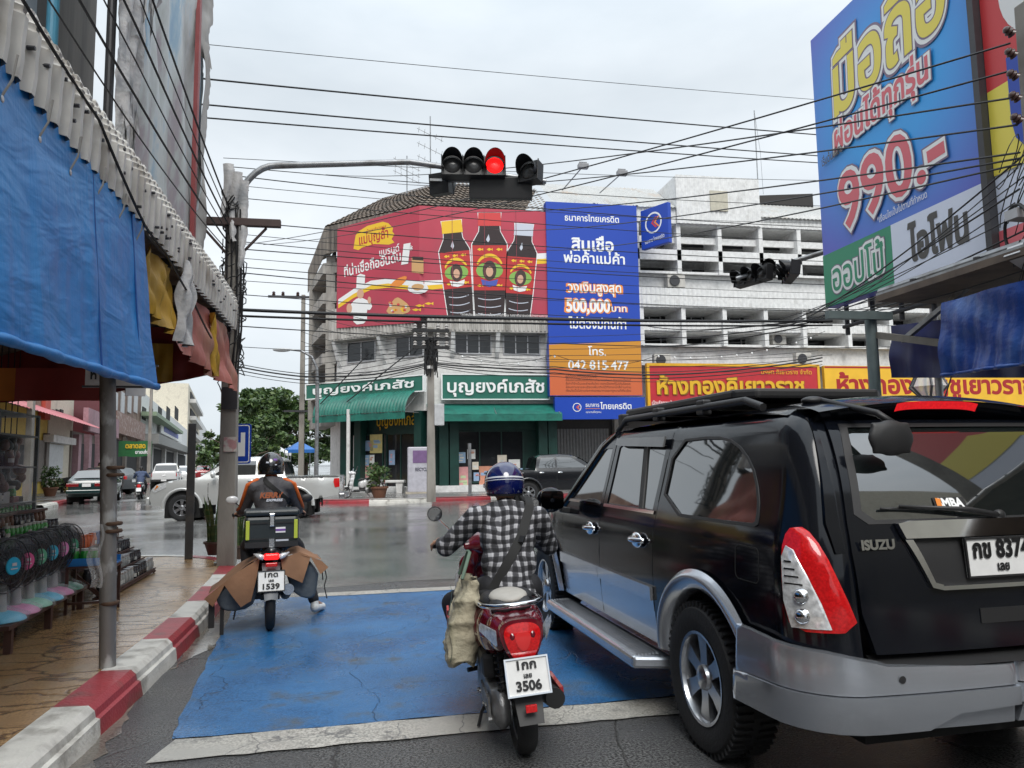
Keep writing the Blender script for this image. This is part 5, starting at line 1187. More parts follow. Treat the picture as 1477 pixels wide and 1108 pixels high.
# poles of the left street
def cpole(name, label, px, py, z, H_, w0=.14, rz=0):
    p = G(px, py, z); t = thing(name, label, 'pole', (p.x, p.y, z), rz); q = MB(); w1 = w0*.65
    q.add([(sx*w0, sy*w0, 0) for sx, sy in ((-1, -1), (1, -1), (1, 1), (-1, 1))]+[(sx*w1, sy*w1, H_) for sx, sy in ((-1, -1), (1, -1), (1, 1), (-1, 1))], [(0, 1, 5, 4), (1, 2, 6, 5), (2, 3, 7, 6), (3, 0, 4, 7), (4, 5, 6, 7)])
    q.build('shaft', conc, t, bevel=.015); return t
cpole('utility_pole', 'concrete pole in front of the yellow shophouse', 38, 724, .15, 9)
cpole('utility_pole', 'thin pole by the timber shophouse', 214, 697, .15, 10)
cpole('utility_pole', 'far pole standing before the cream block', 303, 682, .15, 9, .16)
tp = cpole('utility_pole', 'concrete pole with a crossarm and three insulators left of the pharmacy', 434, 706, .15, 9.6, .16)
ztop = onplane(434, 428, tp.location, (0, 1, 0)).z-.15
q = MB(); q.box((-.75, -.1, ztop-.05), (2.3, .12, .12)); q.build('crossarm', dsteel, tp); 
for x in (-1.6, -1.1, -.3): q = MB(); q.lathe([(.02, -.02), (.08, .02), (.10, .08), (.06, .12), (.10, .16), (.05, .24), (0, .25)], 12, (x, -.1, ztop)); q.build('insulator', M('brown insulator', (.06, .03, .025), .25), tp, 50)
q = MB(); q.box((-.1, -.2, 4.3), (1.7, .1, .1)); q.build('crossarm', dsteel, tp)
KIDS[tp.name][0].scale = (1, 1, (ztop+.1)/9.6)
pu = cpole('utility_pole', 'tall concrete pole standing on the kerb in front of the pharmacy', 622, 724, .155, 6.1, .15)
q = MB(); rr = random.Random(8)
for k in range(22):
    a = rr.uniform(0, 6); pts = [(.2*math.cos(a+i*.5)+rr.uniform(-.05, .05), .2*math.sin(a+i*.5)-.1, rr.choice([5.6, 4.6, 5.3, 5.0])+rr.uniform(-.3, .3)) for i in range(8)]; q.tube(pts, .02, 4)
for z in (5.95, 5.65, 5.35): q.box((0, -.2, z), (1.3, .10, .10))
tag(q.build('cable_tangle', cbl, pu), kind='stuff')
for z in (5.35, 5.65, 5.95):
    for x in (-.55, -.25, .25, .55): q = MB(); q.lathe([(.03, 0), (.075, .03), (.05, .08), (.075, .12), (.03, .18)], 10, (x, -.2, z+.05)); q.build('insulator', M('pale insulator', (.35, .33, .31), .3), pu, 50)
q = MB(); q.box((.28, -.1, 3.0), (.34, .22, .75)); q.build('meter_box', M('pale grey box', (.5, .51, .52), .5), pu, bevel=.02); q = MB(); q.lathe([(0, 0), (.10, .0), (.10, .10), (0, .12)], 12, (-.05, -.2, 4.6)); q.build('camera_dome', white, pu)
# street lamp pole with a curved arm, slim sign post
p = G(456, 716, .155); t = thing('street_lamp', 'slim grey street lamp with a curved arm before the teal awning', 'street lamp', (p.x, p.y, .155)); zl = onplane(440, 503, p, (0, 1, 0)).z
q = MB(); q.tube([(0, 0, 0), (0, 0, zl-1.8), (-.03, 0, zl-1.0), (-.25, 0, zl-.5), (-.7, 0, zl-.25), (-1.2, 0, zl-.2)], [.09, .085, .07, .06, .05, .045], 10); q.build('mast', steel, t, 60); q = MB(); q.ell((-1.5, 0, zl-.22), (.38, .13, .09)); q.build('lamp_head', M('lamp head grey', (.45, .46, .46), .4), t, 180)
p = G(678, 715, .155); t = thing('sign_post', 'bare grey steel post on the far pavement', 'post', (p.x, p.y, .155)); q = MB(); q.cyl((0, 0, 0), (0, 0, 2.1), .07); q.build('tube', steel, t, 60); q = MB(); q.lathe([(.12, 0), (.12, .05), (.07, .06)], 12); q.build('foot', steel, t)
p = G(470, 714, .155); t = thing('awning_post', 'weathered white post under the corner awning', 'post', (p.x+.9, p.y+1.6, .155)); q = MB(); q.cyl((0, 0, 0), (0, 0, 3.9), .09); q.build('tube', white, t, 60); q = MB(); q.box((0, 0, .1), (.3, .3, .2)); q.build('foot', conc, t)
# thing clutter at the pharmacy: recycling machine, bench, plants
p = G(606, 712, .155); t = thing('vending_machine', 'pale upright machine with a purple screen panel outside the pharmacy', 'machine', (p.x, p.y+.5, .155), 0)
q = MB(); q.box((0, 0, 1.05), (1.05, .7, 2.0)); q.build('cabinet', M('pale lilac cabinet', (.50, .49, .54), .4), t, bevel=.04); q = MB(); q.box((.05, -.355, 1.62), (.72, .02, .55)); q.build('screen', M('purple panel', (.20, .12, .25), .3), t); q = MB(); q.box((0, 0, .03), (1.25, .85, .06)); q.build('plinth', M('beige plinth', (.45, .40, .32), .7), t); lettering('RECYCLE', .1, .98, .12, M('dark print', (.06, .06, .09), .5, nz=None), t, -.356, bold=.06, width=.6)
p = G(565, 713, .155); t = thing('stone_bench', 'small pale stone bench by the pharmacy door', 'bench', (p.x, p.y+1.4, .155), R(-15)); q = MB(); q.box((0, 0, .52), (1.3, .45, .12)); q.build('seat', white, t, bevel=.03)
for x in (-.42, .42): q = MB(); q.prism([Vector((x-.12, -.18, 0)), Vector((x+.12, -.18, 0)), Vector((x+.16, -.18, .455)), Vector((x-.16, -.18, .455))], (0, 0, 0), (0, .36, 0)); q.build('leg', white, t)
leafm = [M('leaf dark', (.030, .065, .016), .5), M('leaf mid', (.060, .11, .026), .5), M('leaf light', (.10, .15, .042), .5)]
def leaves(mb, c, r, n, s, rd, squash=1.0):
    for _ in range(n):
        d = Vector((rd.gauss(0, 1), rd.gauss(0, 1), rd.gauss(0, 1))).normalized()*(r*rd.uniform(.35, 1)**.5)
        p = Vector(c)+Vector((d.x, d.y, d.z*squash)); a = Vector((rd.gauss(0, 1), rd.gauss(0, 1), rd.gauss(0, .7))).normalized(); b = a.cross(Vector((rd.gauss(0, 1), rd.gauss(0, 1), rd.gauss(0, 1)))).normalized(); k = s*rd.uniform(.6, 1.4)
        mb.m = rd.choice((0, 0, 1, 1, 2)) if True else 0
        mb.add([p-a*k, p+b*k*.45, p+a*k, p-b*k*.45], [(0, 1, 2, 3)])
def shrub(label, px, py, r, dy=0, potc=(.16, .07, .04)):
    p = G(px, py, .155); t = thing('potted_plant', label, 'plant', (p.x, p.y+dy, .155)); q = MB(); q.lathe([(.22, 0), (.32, .36), (.36, .37), (.36, .44), (.30, .44), (0, .40)], 18); q.build('pot', M('terracotta pot', potc, .7), t, 40); q = MB(); rd = random.Random(int(px))
    for k in range(9): leaves(q, (rd.uniform(-.25, .25), rd.uniform(-.25, .25), .65+rd.uniform(-.1, .6)), .28, 45, .09, rd)
    q.build('foliage', leafm, t); q = MB(); [q.tube([(0, 0, .35), (rd.uniform(-.1, .1), rd.uniform(-.1, .1), .7), (rd.uniform(-.25, .25), rd.uniform(-.2, .2), 1.1)], .015, 5) for _ in range(4)]; tag(q.build('stem', M('bark', (.09, .065, .045), .8), t), kind='stuff'); return t
shrub('bushy plant in a terracotta pot on the pharmacy kerb', 547, 718, .4); shrub('leafy potted plant behind the parked dark sedan', 72, 716, .5, 0)
def tree(name, label, px, Z, top_px, base_py, wid, seed, n=60, per=80, s=.28, squash=.6, group=None):
    p = W(px, 668, Z); p.z = 0; zt = W(px, top_px, Z).z; t = thing(name, label, 'tree', (p.x, p.y, 0), 0, group); rd = random.Random(seed); q = MB(); h0 = zt*.28
    q.tube([(0, 0, 0), (.1, 0, h0*.6), (.15, .1, h0)], [.42, .34, .28], 9); br = []
    for k in range(9):
        a = k*.7+rd.uniform(-.2, .2); r = wid*rd.uniform(.25, .42); e = Vector((r*math.cos(a), r*math.sin(a), h0+(zt-h0)*rd.uniform(.3, .75))); q.tube([(.15, .1, h0*.9), (e.x*.4, e.y*.4, h0+(e.z-h0)*.55), tuple(e)], [.17, .10, .04], 6); br.append(e)
    q.build('trunk', M('bark', (.09, .065, .045), .8), t, 60); q = MB()
    for k in range(n):
        e = br[k % 9]; a = rd.uniform(0, 6.28); u = rd.random()**.5; hz = rd.uniform(.20, 1.0); rad = wid*.5*math.sqrt(max(0.05, 1-((hz-.5)/.58)**2)); c = (rad*u*math.cos(a), rad*u*math.sin(a), zt*hz*.97)
        leaves(q, c, zt*.11*rd.uniform(.7, 1.3), per, s, rd, squash)
    q.build('crown', leafm, t); return t
tree('rain_tree', 'broad green rain tree beyond the silver pickup', 395, 95, 562, 668, 14, 1, 110, 120, .34)
tree('tree', 'lower tree left of the rain tree, behind the blue sign', 352, 80, 602, 668, 9, 2, 60, 90, .28); tree('tree', 'tree behind the street lamp, right of the rain tree', 440, 105, 585, 668, 10, 3, 60, 100, .34); tree('tree', 'small distant tree at the very end of the left street', 322, 150, 628, 668, 10, 4, 30, 70, .4)
mb = MB(); rd = random.Random(77)
for k in range(110): leaves(mb, (-70+1.6*k+rd.uniform(-2, 2), 210+rd.uniform(-8, 8), rd.uniform(1.5, 7)), 2.6, 36, .55, rd, .8)
tag(mb.build('far_tree_belt', leafm), 'distant belt of trees closing the end of the street', 'trees', None, 'stuff')
def canopy(label, px, py, Z, col, w=2.4):
    p = W(px, py, Z); t = thing('market_canopy', label, 'canopy', (p.x, p.y, 0), R(15)); q = MB(); z = p.z
    q.add([(-w/2, -w/2, z-.3), (w/2, -w/2, z-.3), (w/2, w/2, z-.3), (-w/2, w/2, z-.3), (0, 0, z+.5)], [(0, 1, 4), (1, 2, 4), (2, 3, 4), (3, 0, 4)]); q.grid(lambda u, v: (-w/2+w*u, -w/2-.01, z-.3-.3*v), 8, 1); q.build('cover', col, t)
    for x in (-1, 1):
        for y in (-1, 1): q = MB(); q.cyl((x*w/2*.95, y*w/2*.95, 0), (x*w/2*.95, y*w/2*.95, z-.3), .04); q.build('leg', steel, t)
canopy('blue market canopy beside the pharmacy corner', 432, 644, 68, blut); canopy('white market canopy behind the silver pickup', 402, 650, 85, white2)
# ================================================================== NEAR RIGHT: BILLBOARD, TARPS, POLE
DX = 8.0
RF = Frame((DX, 12.0), R(-90))     # faces the road; local x runs towards the camera
def rx(px, py, out=0.0): return RF.xz(px, py, out)
tl_ = rx(1170, 65); bl_ = rx(1190, 445); br_ = rx(1432, 362); tr_ = rx(1397, 0)
x0 = (tl_[0]+bl_[0])/2; x1 = br_[0]; zb = bl_[1]; ztl = tl_[1]; zbr = br_[1]
BBt = thing('billboard', 'tall blue roadside billboard advertising phones for 990 on the right', 'billboard', RF.w(x0, 0, 0), RF.rz)
w = x1-x0; z0 = (zb+zbr)/2; z1 = ztl+.1
grad = bpy.data.materials.new('printed blue burst'); grad.use_nodes = True
def gradm(m):
    t = m.node_tree; n = t.nodes; L = t.links; b = n['Principled BSDF']; b.inputs['Roughness'].default_value = .4
    tc = n.new('ShaderNodeTexCoord'); mp = n.new('ShaderNodeMapping'); mp.inputs['Location'].default_value = (-w*.52, 0, -(z0+(z1-z0)*.62)); L.new(tc.outputs['Object'], mp.inputs[0])
    g = n.new('ShaderNodeTexGradient'); g.gradient_type = 'SPHERICAL'; m2 = n.new('ShaderNodeMapping'); m2.inputs['Scale'].default_value = (.33, .1, .38); L.new(mp.outputs[0], m2.inputs[0]); L.new(m2.outputs[0], g.inputs[0])
    r = n.new('ShaderNodeValToRGB'); e = r.color_ramp.elements; e[0].position = .0; e[0].color = (.12, .14, .60, 1); e[1].position = .62; e[1].color = (.04, .38, .88, 1); L.new(g.outputs[1] if len(g.outputs) > 1 else g.outputs[0], r.inputs[0]); L.new(r.outputs[0], b.inputs['Base Color'])
gradm(grad)
MB().box((w/2, .12, (z0+z1)/2), (w, .22, z1-z0)).build('panel', grad, BBt)
def bz(px, py): a, b = rx(px, py); return a-x0, b
gsh = M('phone shop green', (.03, .28, .15), .4, nz=None); plum = M('plum outline', (.22, .16, .24), .4, nz=None); ppink = M('print red', (.72, .14, .17), .4, nz=None); pyel = M('print lemon', (.85, .71, .10), .4, nz=None); dgr = M('print dark grey', (.07, .065, .06), .4, nz=None); pale = M('print pale lilac', (.72, .77, .90), .4, nz=None)
zg = bz(1300, 318)[1]
xg = bz(1290, 400)[0]
flat('green_field', [(0.003, z0+.003), (xg, z0+.003), (xg, zg), (0.003, zg)], -.004, gsh, BBt); flat('white_field', [(xg, z0+.003), (w-.003, z0+.003), (w-.003, zg), (xg, zg)], -.004, pale, BBt)
H0 = z1-zg
def rl(txt, cx, zf, hf, wf, layers, y0=-.006, **k):
    for i, (mt, bo) in enumerate(layers): lettering(txt, w*cx, zg+H0*zf, H0*hf, mt, BBt, y0-.0025*i, bold=bo, width=w*wf*(1+max(0, bo-.05)*.35), **k)
rl('มือถือ', .52, .60, .20, .72, ((plum, .20), (wletter, .15), (plum, .075), (pyel, .045)), rot=R(5), slant=.12)
rl('ผ่อนได้ทุกรุ่น', .46, .44, .082, .62, ((plum, .22), (wletter, .17), (ppink, .05)), rot=R(4), slant=.1, y0=-.018)
rl('990.-', .50, .09, .185, .66, ((plum, .15), (wletter, .115), (ppink, .035)), rot=R(4), y0=-.018)
rl('เริ่มต้นเพียง', .13, .395, .030, .16, ((dgr, .02),), rot=R(4), y0=-.030); rl('*เงื่อนไขเป็นไปตามที่กำหนด', .56, .035, .02, .30, ((wletter, .01),), rot=R(2))
h_ = zg-z0
for mt, bo, y in ((plum, .20, -.008), (wletter, .15, -.012), (gsh, .02, -.016)): lettering('ออปโป้', xg*.52, z0+h_*.26, h_*.40, mt, BBt, y, bold=bo, width=xg*(.74+bo*.3))
lettering('ไอโฟน', (xg+w)/2, z0+h_*.28, h_*.40, dgr, BBt, -.010, bold=.07, width=(w-xg)*.62)
q = MB()
for x in np.linspace(.1, w-.1, 6): q.cyl((x, .34, z0-.5), (x, .34, z1), .04)
for z in np.linspace(z0-.35, z1, 6): q.cyl((.05, .30, z), (w, .30, z), .035)
q.build('frame', dsteel, BBt)
# neighbouring panel nearer the camera
t = thing('billboard', 'second right-hand billboard with red, yellow and white fields cut by the frame', 'billboard', RF.w(x1+.12, 0, 0), RF.rz); w2 = 9.0
MB().box((w2/2, .12, (z0+z1)/2), (w2, .22, z1-z0)).build('panel', pale, t)
q = MB(); q.box((-.055, .06, (z0+z1)/2), (.10, .34, z1-z0+.2)); q.build('frame', dsteel, t)
zr = rx(1440, 125)[1]; zy = rx(1445, 250)[1]; flat('red_field', [(.003, zr), (w2-.003, zr), (w2-.003, z1-.003), (.003, z1-.003)], -.004, M('phone red', (.62, .045, .05), .4, nz=None), t); flat('yellow_field', [(.003, zy), (w2-.003, zy), (w2-.003, zr), (.003, zr)], -.004, pyel, t); flat('red_strip', [(.003, z0+.003), (w2-.003, z0+.003), (w2-.003, z0+.22), (.003, z0+.22)], -.004, ppink, t)
flat('white_disc', circ(1.15, zr+1.15, .85, 36), -.008, offw, t); lettering('U', .95, zy+.18, .95, bl, t, -.008, bold=.12); flat('ring', [circ(1.05, zy-.9, .36, 30), circ(1.05, zy-.9, .29, 30)[::-1]], -.008, dgr, t)
# the building that carries them
RB = thing('shop_building', 'dark canopied shop building under the right-hand billboards', 'building', (DX+.5, 4, 0))
q = MB(); q.box((5.2, 1.0, 6.9), (9.0, 15.0, 5.2)); q.box((5.2, -4.2, 2.14), (9.0, 4.6, 4.3)); q.build('wall', gryw, RB)
MB().box((.64, -4.2, 1.6), (.08, 4.4, 2.9)).build('shop_front', voidm, RB)
for xx in (5.0, 9.4): MB().box((xx, 8.2, 2.2), (.4, .4, 4.2)).build('column', gryw, RB)
gz = rx(1240, 455)[1]
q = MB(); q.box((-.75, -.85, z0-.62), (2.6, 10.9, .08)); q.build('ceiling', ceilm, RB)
q = MB(); q.tube([(-1.9, 4.7, z0-.50), (-1.9, -6.3, z0-.50)], .05); q.box((-2.02, -.85, z0-.60), (.05, 10.9, .10)); q.build('gutter', steel, RB)
q = MB()
for k in range(11): y = -6+1.0*k; q.bar((-2.0, y, z0-.52), (.6, y, z0-.30), .045, .045); q.bar((-.9, y, z0-.55), (-.5, y+.5, z0-.05), .03, .03)
q.build('rafter', dsteel, RB)
ten = M('grey green steel', (.15, .19, .19), .5, .3)
p = onplane(1262, 560, (DX-1.0, 0, 0), (1, 0, 0)); t = thing('canopy_post', 'grey green steel post under the right-hand canopy', 'post', (p.x, p.y, .15)); q = MB(); q.cyl((0, 0, 0), (0, 0, z0-.75), .08); q.build('tube', ten, t, 60); q = MB(); q.box((-.25, -.1, z0-.83), (1.0, .10, .11)); q.build('beam', ten, t); q = MB(); q.bar((.06, -.06, z0-1.1), (.06, -3.6, z0-2.0), .09, .09); q.build('strut', M('weathered timber strut', (.22, .20, .17), .8), t)
q = MB(); q.bar((.1, -.5, z0-1.25), (.1, -2.0, z0-.66), .06, .06); q.build('brace', steel, t)
dX2 = DX-1.95
def tpt(px, py, d): return tuple(onplane(px, py, (d, 0, 0), (1, 0, 0)))
cloth('blue_tarp', 'creased royal blue tarpaulin hanging under the right-hand billboards', 'tarp', [tpt(1358, 437, dX2), tpt(1620, 365, dX2)], [tpt(1358, 541, dX2), tpt(1620, 505, dX2)], M('royal blue tarpaulin', (.016, .055, .25), .28, col2=(.05, .12, .34), c2=(2.2, .5, .75), bump=(8, .5, .03)), 3, .022, .02, 20, 60, 20)
cloth('blue_tarp', 'dark navy tarpaulin hanging in the shade behind the royal blue one', 'tarp', [tpt(1285, 470, DX-.6), tpt(1540, 440, DX-.6)], [tpt(1287, 545, DX-.6), tpt(1540, 545, DX-.6)], M('navy tarpaulin', (.008, .014, .10), .4, nz=(2, .2)), 3, .02, None, 21, 40, 12)
# pavement on that side
KR = [(DX-1.3, -6), (DX-1.3, 10.5), (DX-.9, 12.2), (DX+.2, 13.2), (DX+30, 13.6)]
kerb(KR, 'kerb', '', 0, .9, inward=-1)
mb = MB(); v, f = fill2d([[(x+.2, y-.0) for x, y in KR[:2]]+[(DX-.7, 12.1), (DX+.3, 13.0), (DX+30, 13.4), (DX+30, -6)]], None); mb.add([(x, y, .165) for x, y in v], f); struct('pavement', mb, m_conc)
# utility pole with insulators at the right edge
p = onplane(1505, 200, (6.85, 0, 0), (1, 0, 0)); t = thing('utility_pole', 'concrete pole with stacked insulators cut by the right frame edge', 'pole', (6.85, p.y, .15)); ztp = onplane(1505, 12, (6.85, 0, 0), (1, 0, 0)).z
q = MB(); w0, w1 = .17, .11; q.add([(sx*w0, sy*w0, 0) for sx, sy in ((-1, -1), (1, -1), (1, 1), (-1, 1))]+[(sx*w1, sy*w1, ztp) for sx, sy in ((-1, -1), (1, -1), (1, 1), (-1, 1))], [(0, 1, 5, 4), (1, 2, 6, 5), (2, 3, 7, 6), (3, 0, 4, 7), (4, 5, 6, 7)]); q.build('shaft', conc, t, bevel=.015)
RPX, RPY, RPZ = 6.85, p.y, ztp
q = MB(); rr = random.Random(6)
for k in range(26):
    c = Vector((rr.uniform(-.25, .1), rr.uniform(-.1, .25), ztp-1.6-rr.uniform(0, 1.3))); a = rr.uniform(.12, .4); ph = rr.uniform(0, 6); q.tube([c+Vector((a*.6*math.cos(ph+i*.5), a*.8*math.cos(ph+i*.5+1), a*math.sin(ph+i*.5))) for i in range(12)], .006, 4)
q.tube([(-.25+.02*math.sin(i), .1, ztp-2.35+.22*math.cos(i*.42)) if False else (-.30+.05*math.sin(i*.42), .12+.20*math.sin(i*.42), ztp-2.45+.26*math.cos(i*.42)) for i in range(31)], .018, 6)
tag(q.build('cable_tangle', cbl, t, 60), kind='stuff')
for k in range(5): q = MB(); q.lathe([(.02, 0), (.05, .015), (.035, .04), (.052, .06), (.035, .08), (.042, .10), (.02, .125)], 12, (-.20, .05, ztp-.35-.24*k), Matrix.Rotation(R(-60), 3, 'Y')); q.build('insulator', M('brown insulator', (.06, .03, .025), .25), t, 50)
q = MB(); q.box((-.2, .1, ztp-2.3), (.35, .16, .10)); q.build('junction_box', alu, t); q = MB(); q.box((-.25, .1, ztp-2.75), (.30, .2, .12), rot=Matrix.Rotation(R(30), 3, 'Y')); q.build('junction_box', alu, t)
# second traffic light reaching in from the right
c0 = W(1062, 402, 15.5); c1 = W(1195, 362, 15.2); mz = onplane(1320, 330, (0, 16, 0), (0, 1, 0)); T2 = thing('traffic_light', 'unlit traffic light pointing the other way on an arm behind the right billboard', 'traffic light', (mz.x, 15.6, .15)); o = Vector((mz.x, 15.6, .15))
q = MB(); q.tube([(0, 0, 0), (0, 0, mz.z-1), (-.2, 0, mz.z-.3), tuple(c1-o), tuple(c0-o)], [.09, .08, .075, .055, .045], 12); q.build('mast', steel, T2, 60)
hb = head(1082, 398, 15.4, 3, -1, R(-72), T2, o); head(1108, 388, 15.3, 1, -1, R(-25), T2, o); head(1135, 392, 15.3, 3, -1, R(-110), T2, o)
# small distribution pole before the red sign, ornamental lamp behind the car
tp2 = cpole('utility_pole', 'slender pole between the red and yellow gold-shop signs', 1186, 690, .155, 8.6, .15); q = MB(); q.box((0, -.2, 5.2), (2.6, .12, .12)); q.box((0, -.2, 7.7), (1.5, .12, .12)); q.build('crossarm', dsteel, tp2)
p = G(1277, 702, .155); t = thing('street_lamp', 'six-sided lantern on a post just above the car roof rack', 'street lamp', (p.x, p.y-3, .155)); zc = onplane(1277, 556, t.location, (0, 1, 0)).z-.155
q = MB(); q.cyl((0, 0, 0), (0, 0, zc-.5), .08); q.build('post', dsteel, t, 60); q = MB(); q.lathe([(.3, zc-.5), (.72, zc-.05), (.5, zc+.38), (.1, zc+.62)], 6); q.build('glass', M('lantern glass', (.6, .6, .58), .2, alpha=.6), t)
q = MB(); 
for k in range(6): a = k*math.pi/3; q.tube([(.3*math.cos(a), .3*math.sin(a), zc-.5), (.73*math.cos(a), .73*math.sin(a), zc-.05), (.51*math.cos(a), .51*math.sin(a), zc+.38), (0, 0, zc+.7)], .05, 5)
q.build('frame', dsteel, t)
# roof things: aerials and floodlights over the far block
def aerial(label, px, pyb, pyt, Y, bars=True):
    b = onplane(px, pyb, (0, Y, 0), (0, 1, 0)); z = onplane(px, pyt, (0, Y, 0), (0, 1, 0)).z; t = thing('tv_aerial', label, 'aerial', tuple(b)); h = z-b.z; q = MB(); q.cyl((0, 0, -.5), (0, 0, h), .03); q.build('mast', steel, t)
    if bars:
        for zz in (h*.72, h*.5, h*.3): q = MB(); q.bar((-.7, 0, zz+.3), (.7, .2, zz-.25), .02, .02); [q.bar((x, -.3, zz+.3-.55*(x+.7)/1.4), (x, .4, zz+.3-.55*(x+.7)/1.4), .015, .015) for x in (-.6, -.3, 0, .3, .6)]; q.build('element', steel, t)
    else: q = MB(); q.tube([(0, 0, h), (.25, 0, h*.5), (.3, 0, 0)], .012, 4); q.build('stay', steel, t)
aerial('tv aerial on the tiled roof left of the traffic light', 587, 268, 225, 38); aerial('taller tv aerial on the tiled roof behind the mast arm', 621, 262, 168, 38); aerial('thin bare aerial mast on the white building roof', 1094, 280, 160, 38, False)
for px, py, bx, by, lb in ((841, 240, 811, 266, 'left floodlight on a stalk over the bank banner'), (897, 250, 865, 270, 'right floodlight on a stalk over the bank banner')):
    a = onplane(bx, by, (0, Y0+.5, 0), (0, 1, 0)); b = onplane(px, py, (0, Y0-1.2, 0), (0, 1, 0)); t = thing('floodlight', lb, 'floodlight', tuple(a)); q = MB(); q.cyl((0, 0, -.3), tuple(b-a), .03); q.build('stalk', steel, t); q = MB(); q.box(tuple(b-a), (.5, .3, .22)); q.box(tuple(b-a+Vector((0, 0, .2))), (.4, .04, .06)); q.build('housing', M('floodlight grey', (.25, .25, .26), .4), t, bevel=.02)
# ================================================================== VEHICLES
def catmull(T, z):
    if z <= T[0][0]: return T[0][1]
    if z >= T[-1][0]: return T[-1][1]
    for i in range(len(T)-1):
        if T[i][0] <= z <= T[i+1][0]:
            x0, y0 = T[i]; x1, y1 = T[i+1]; h = x1-x0; t = (z-x0)/h
            m0 = (y1-T[i-1][1])/(x1-T[i-1][0]) if i > 0 else (y1-y0)/h
            m1 = (T[i+2][1]-y0)/(T[i+2][0]-x0) if i+2 < len(T) else (y1-y0)/h
            return (2*t**3-3*t*t+1)*y0+(t**3-2*t*t+t)*h*m0+(3*t*t-2*t**3)*y1+(t**3-t*t)*h*m1
blackp = M('black car paint', (.004, .005, .008), .10, spec=.42, coat=0.0, nz=None); silverp = M('silver blue car paint', (.50, .53, .58), .24, .75, coat=.7, nz=(3, .05))
chrome = M('chrome', (.75, .76, .78), .07, 1.0, nz=None); chromed = M('satin alloy', (.50, .51, .53), .25, .9, nz=(6, .1)); blackpl = M('black plastic', (.018, .018, .019), .5); rubber = M('tyre rubber', (.016, .016, .017), .75, bump=(60, .3)); tint = M('tinted car glass', (.010, .013, .013), .03, spec=.5, coat=0, nz=None); tint.node_tree.nodes['Principled BSDF'].inputs['IOR'].default_value = 2.9
redl = M('red lamp lens', (.55, .010, .012), .10, spec=.5, coat=.3, nz=(90, .25)); redlit = M('lit red lamp', (.8, .01, .01), .2, emit=((1, .012, .012), 1.1), nz=None); clearl = M('clear lamp lens', (.78, .79, .80), .08, .35, coat=1, nz=(45, .35)); orangel = M('amber lamp lens', (.65, .20, .02), .15, coat=.6, nz=None)
platew = M('white number plate', (.74, .74, .73), .4, nz=(20, .05)); plk = M('black plate lettering', (.01, .01, .011), .4, nz=None); wellm = M('dark wheel well', (.008, .008, .008), .9)
seatm = M('dark car interior', (.02, .02, .02), .8)
def wheel(parent, loc, r, w, out, spokes=6, rimm=None, holes=True, rr_=.62):
    """tyre with rim; the outer face looks along local x * out"""
    rimm = rimm or chromed
    m = Matrix(((0, 0, out), (0, 1, 0), (-out, 0, 0))) if True else None
    ri = r*rr_
    prof = [(ri, -w*.42), (r*.80, -w*.5), (r*.94, -w*.47), (r*.985, -w*.38), (r, -w*.2), (r, w*.2), (r*.985, w*.38), (r*.94, w*.47), (r*.80, w*.5), (ri, w*.42)]
    q = MB(); q.lathe(prof, 44, (0, 0, 0), m, cap=False); W_ = q.build('wheel', rubber, parent, 40); W_.location = loc
    q = MB()
    for k in range(56):
        a = 2*math.pi*k/56
        for s in (-1, 1): q.box(tuple(m @ Vector((r*1.0*math.cos(a+s*.02), r*1.0*math.sin(a+s*.02), s*w*.26))), (w*.34, .012, .03) if False else (w*.36, .030, .014), rot=Matrix.Rotation(-a*out+math.pi/2*0, 3, 'X') if False else (m @ Matrix.Rotation(a+math.pi/2, 3, 'Z') @ Matrix.Rotation(R(90), 3, 'Y')))
    q.build('tread', rubber, W_)
    q = MB(); q.lathe([(ri*1.0, w*.42), (ri*1.02, w*.45), (ri*.95, w*.44), (ri*.90, w*.30), (ri*.88, -w*.3)], 40, (0, 0, 0), m, cap=False); 
    for k in range(spokes):
        a = 2*math.pi*k/spokes
        ca, sa = math.cos(a), math.sin(a); t = Vector((-sa, ca, 0)); e = Vector((ca, sa, 0))
        P = []
        for (rad, hw) in ((ri*.16, ri*.16), (ri*.5, ri*.15), (ri*.93, ri*.21)):
            for s in (-1, 1): P.append((e*rad+t*hw*s, w*(.34 if rad < ri*.6 else .36)))
        vs = [m @ Vector((p.x, p.y, h)) for p, h in P]+[m @ Vector((p.x, p.y, h-w*.16)) for p, h in P]
        q.add(vs, [(0, 1, 3, 2), (2, 3, 5, 4), (6, 8, 9, 7), (8, 10, 11, 9), (0, 2, 8, 6), (2, 4, 10, 8), (1, 7, 9, 3), (3, 9, 11, 5)])
    q.lathe([(ri*.30, w*.30), (ri*.26, w*.40), (ri*.16, w*.44), (0, w*.45)], 20, (0, 0, 0), m, cap=False)
    q.build('rim', rimm, W_, 35, bevel=0)
    q = MB(); q.lathe([(0, -w*.1), (ri*.9, -w*.1)], 30, (0, 0, 0), m, cap=False); q.lathe([(ri*.55, w*.06), (ri*.55, w*.10), (0, w*.10)], 30, (0, 0, 0), m); q.build('brake_disc', M('dark brake disc', (.05, .048, .045), .5, .6), W_)
    return W_
def plate(parent, loc, rot, w, h, lines, frame=None, bot=None):
    """number plate on local XZ, facing -y; lines = (text, x, z, height, width)"""
    e = MB().box((0, .006, 0), (w, .008, h)).build('number_plate', platew, parent, bevel=.003); e.location = loc; e.rotation_euler = rot
    for tx, x, z, hh, ww in lines: lettering(tx, x, z, hh, plk, e, -.0035, bold=.07, width=ww)
    f = MB(); t = .008
    for s in (-1, 1): f.box((s*(w/2-t/2), .003, 0), (t, .016, h)); f.box((0, .003, s*(h/2-t/2)), (w-2*t, .0158, t))
    f.build('plate_frame', frame or chrome, e); return e
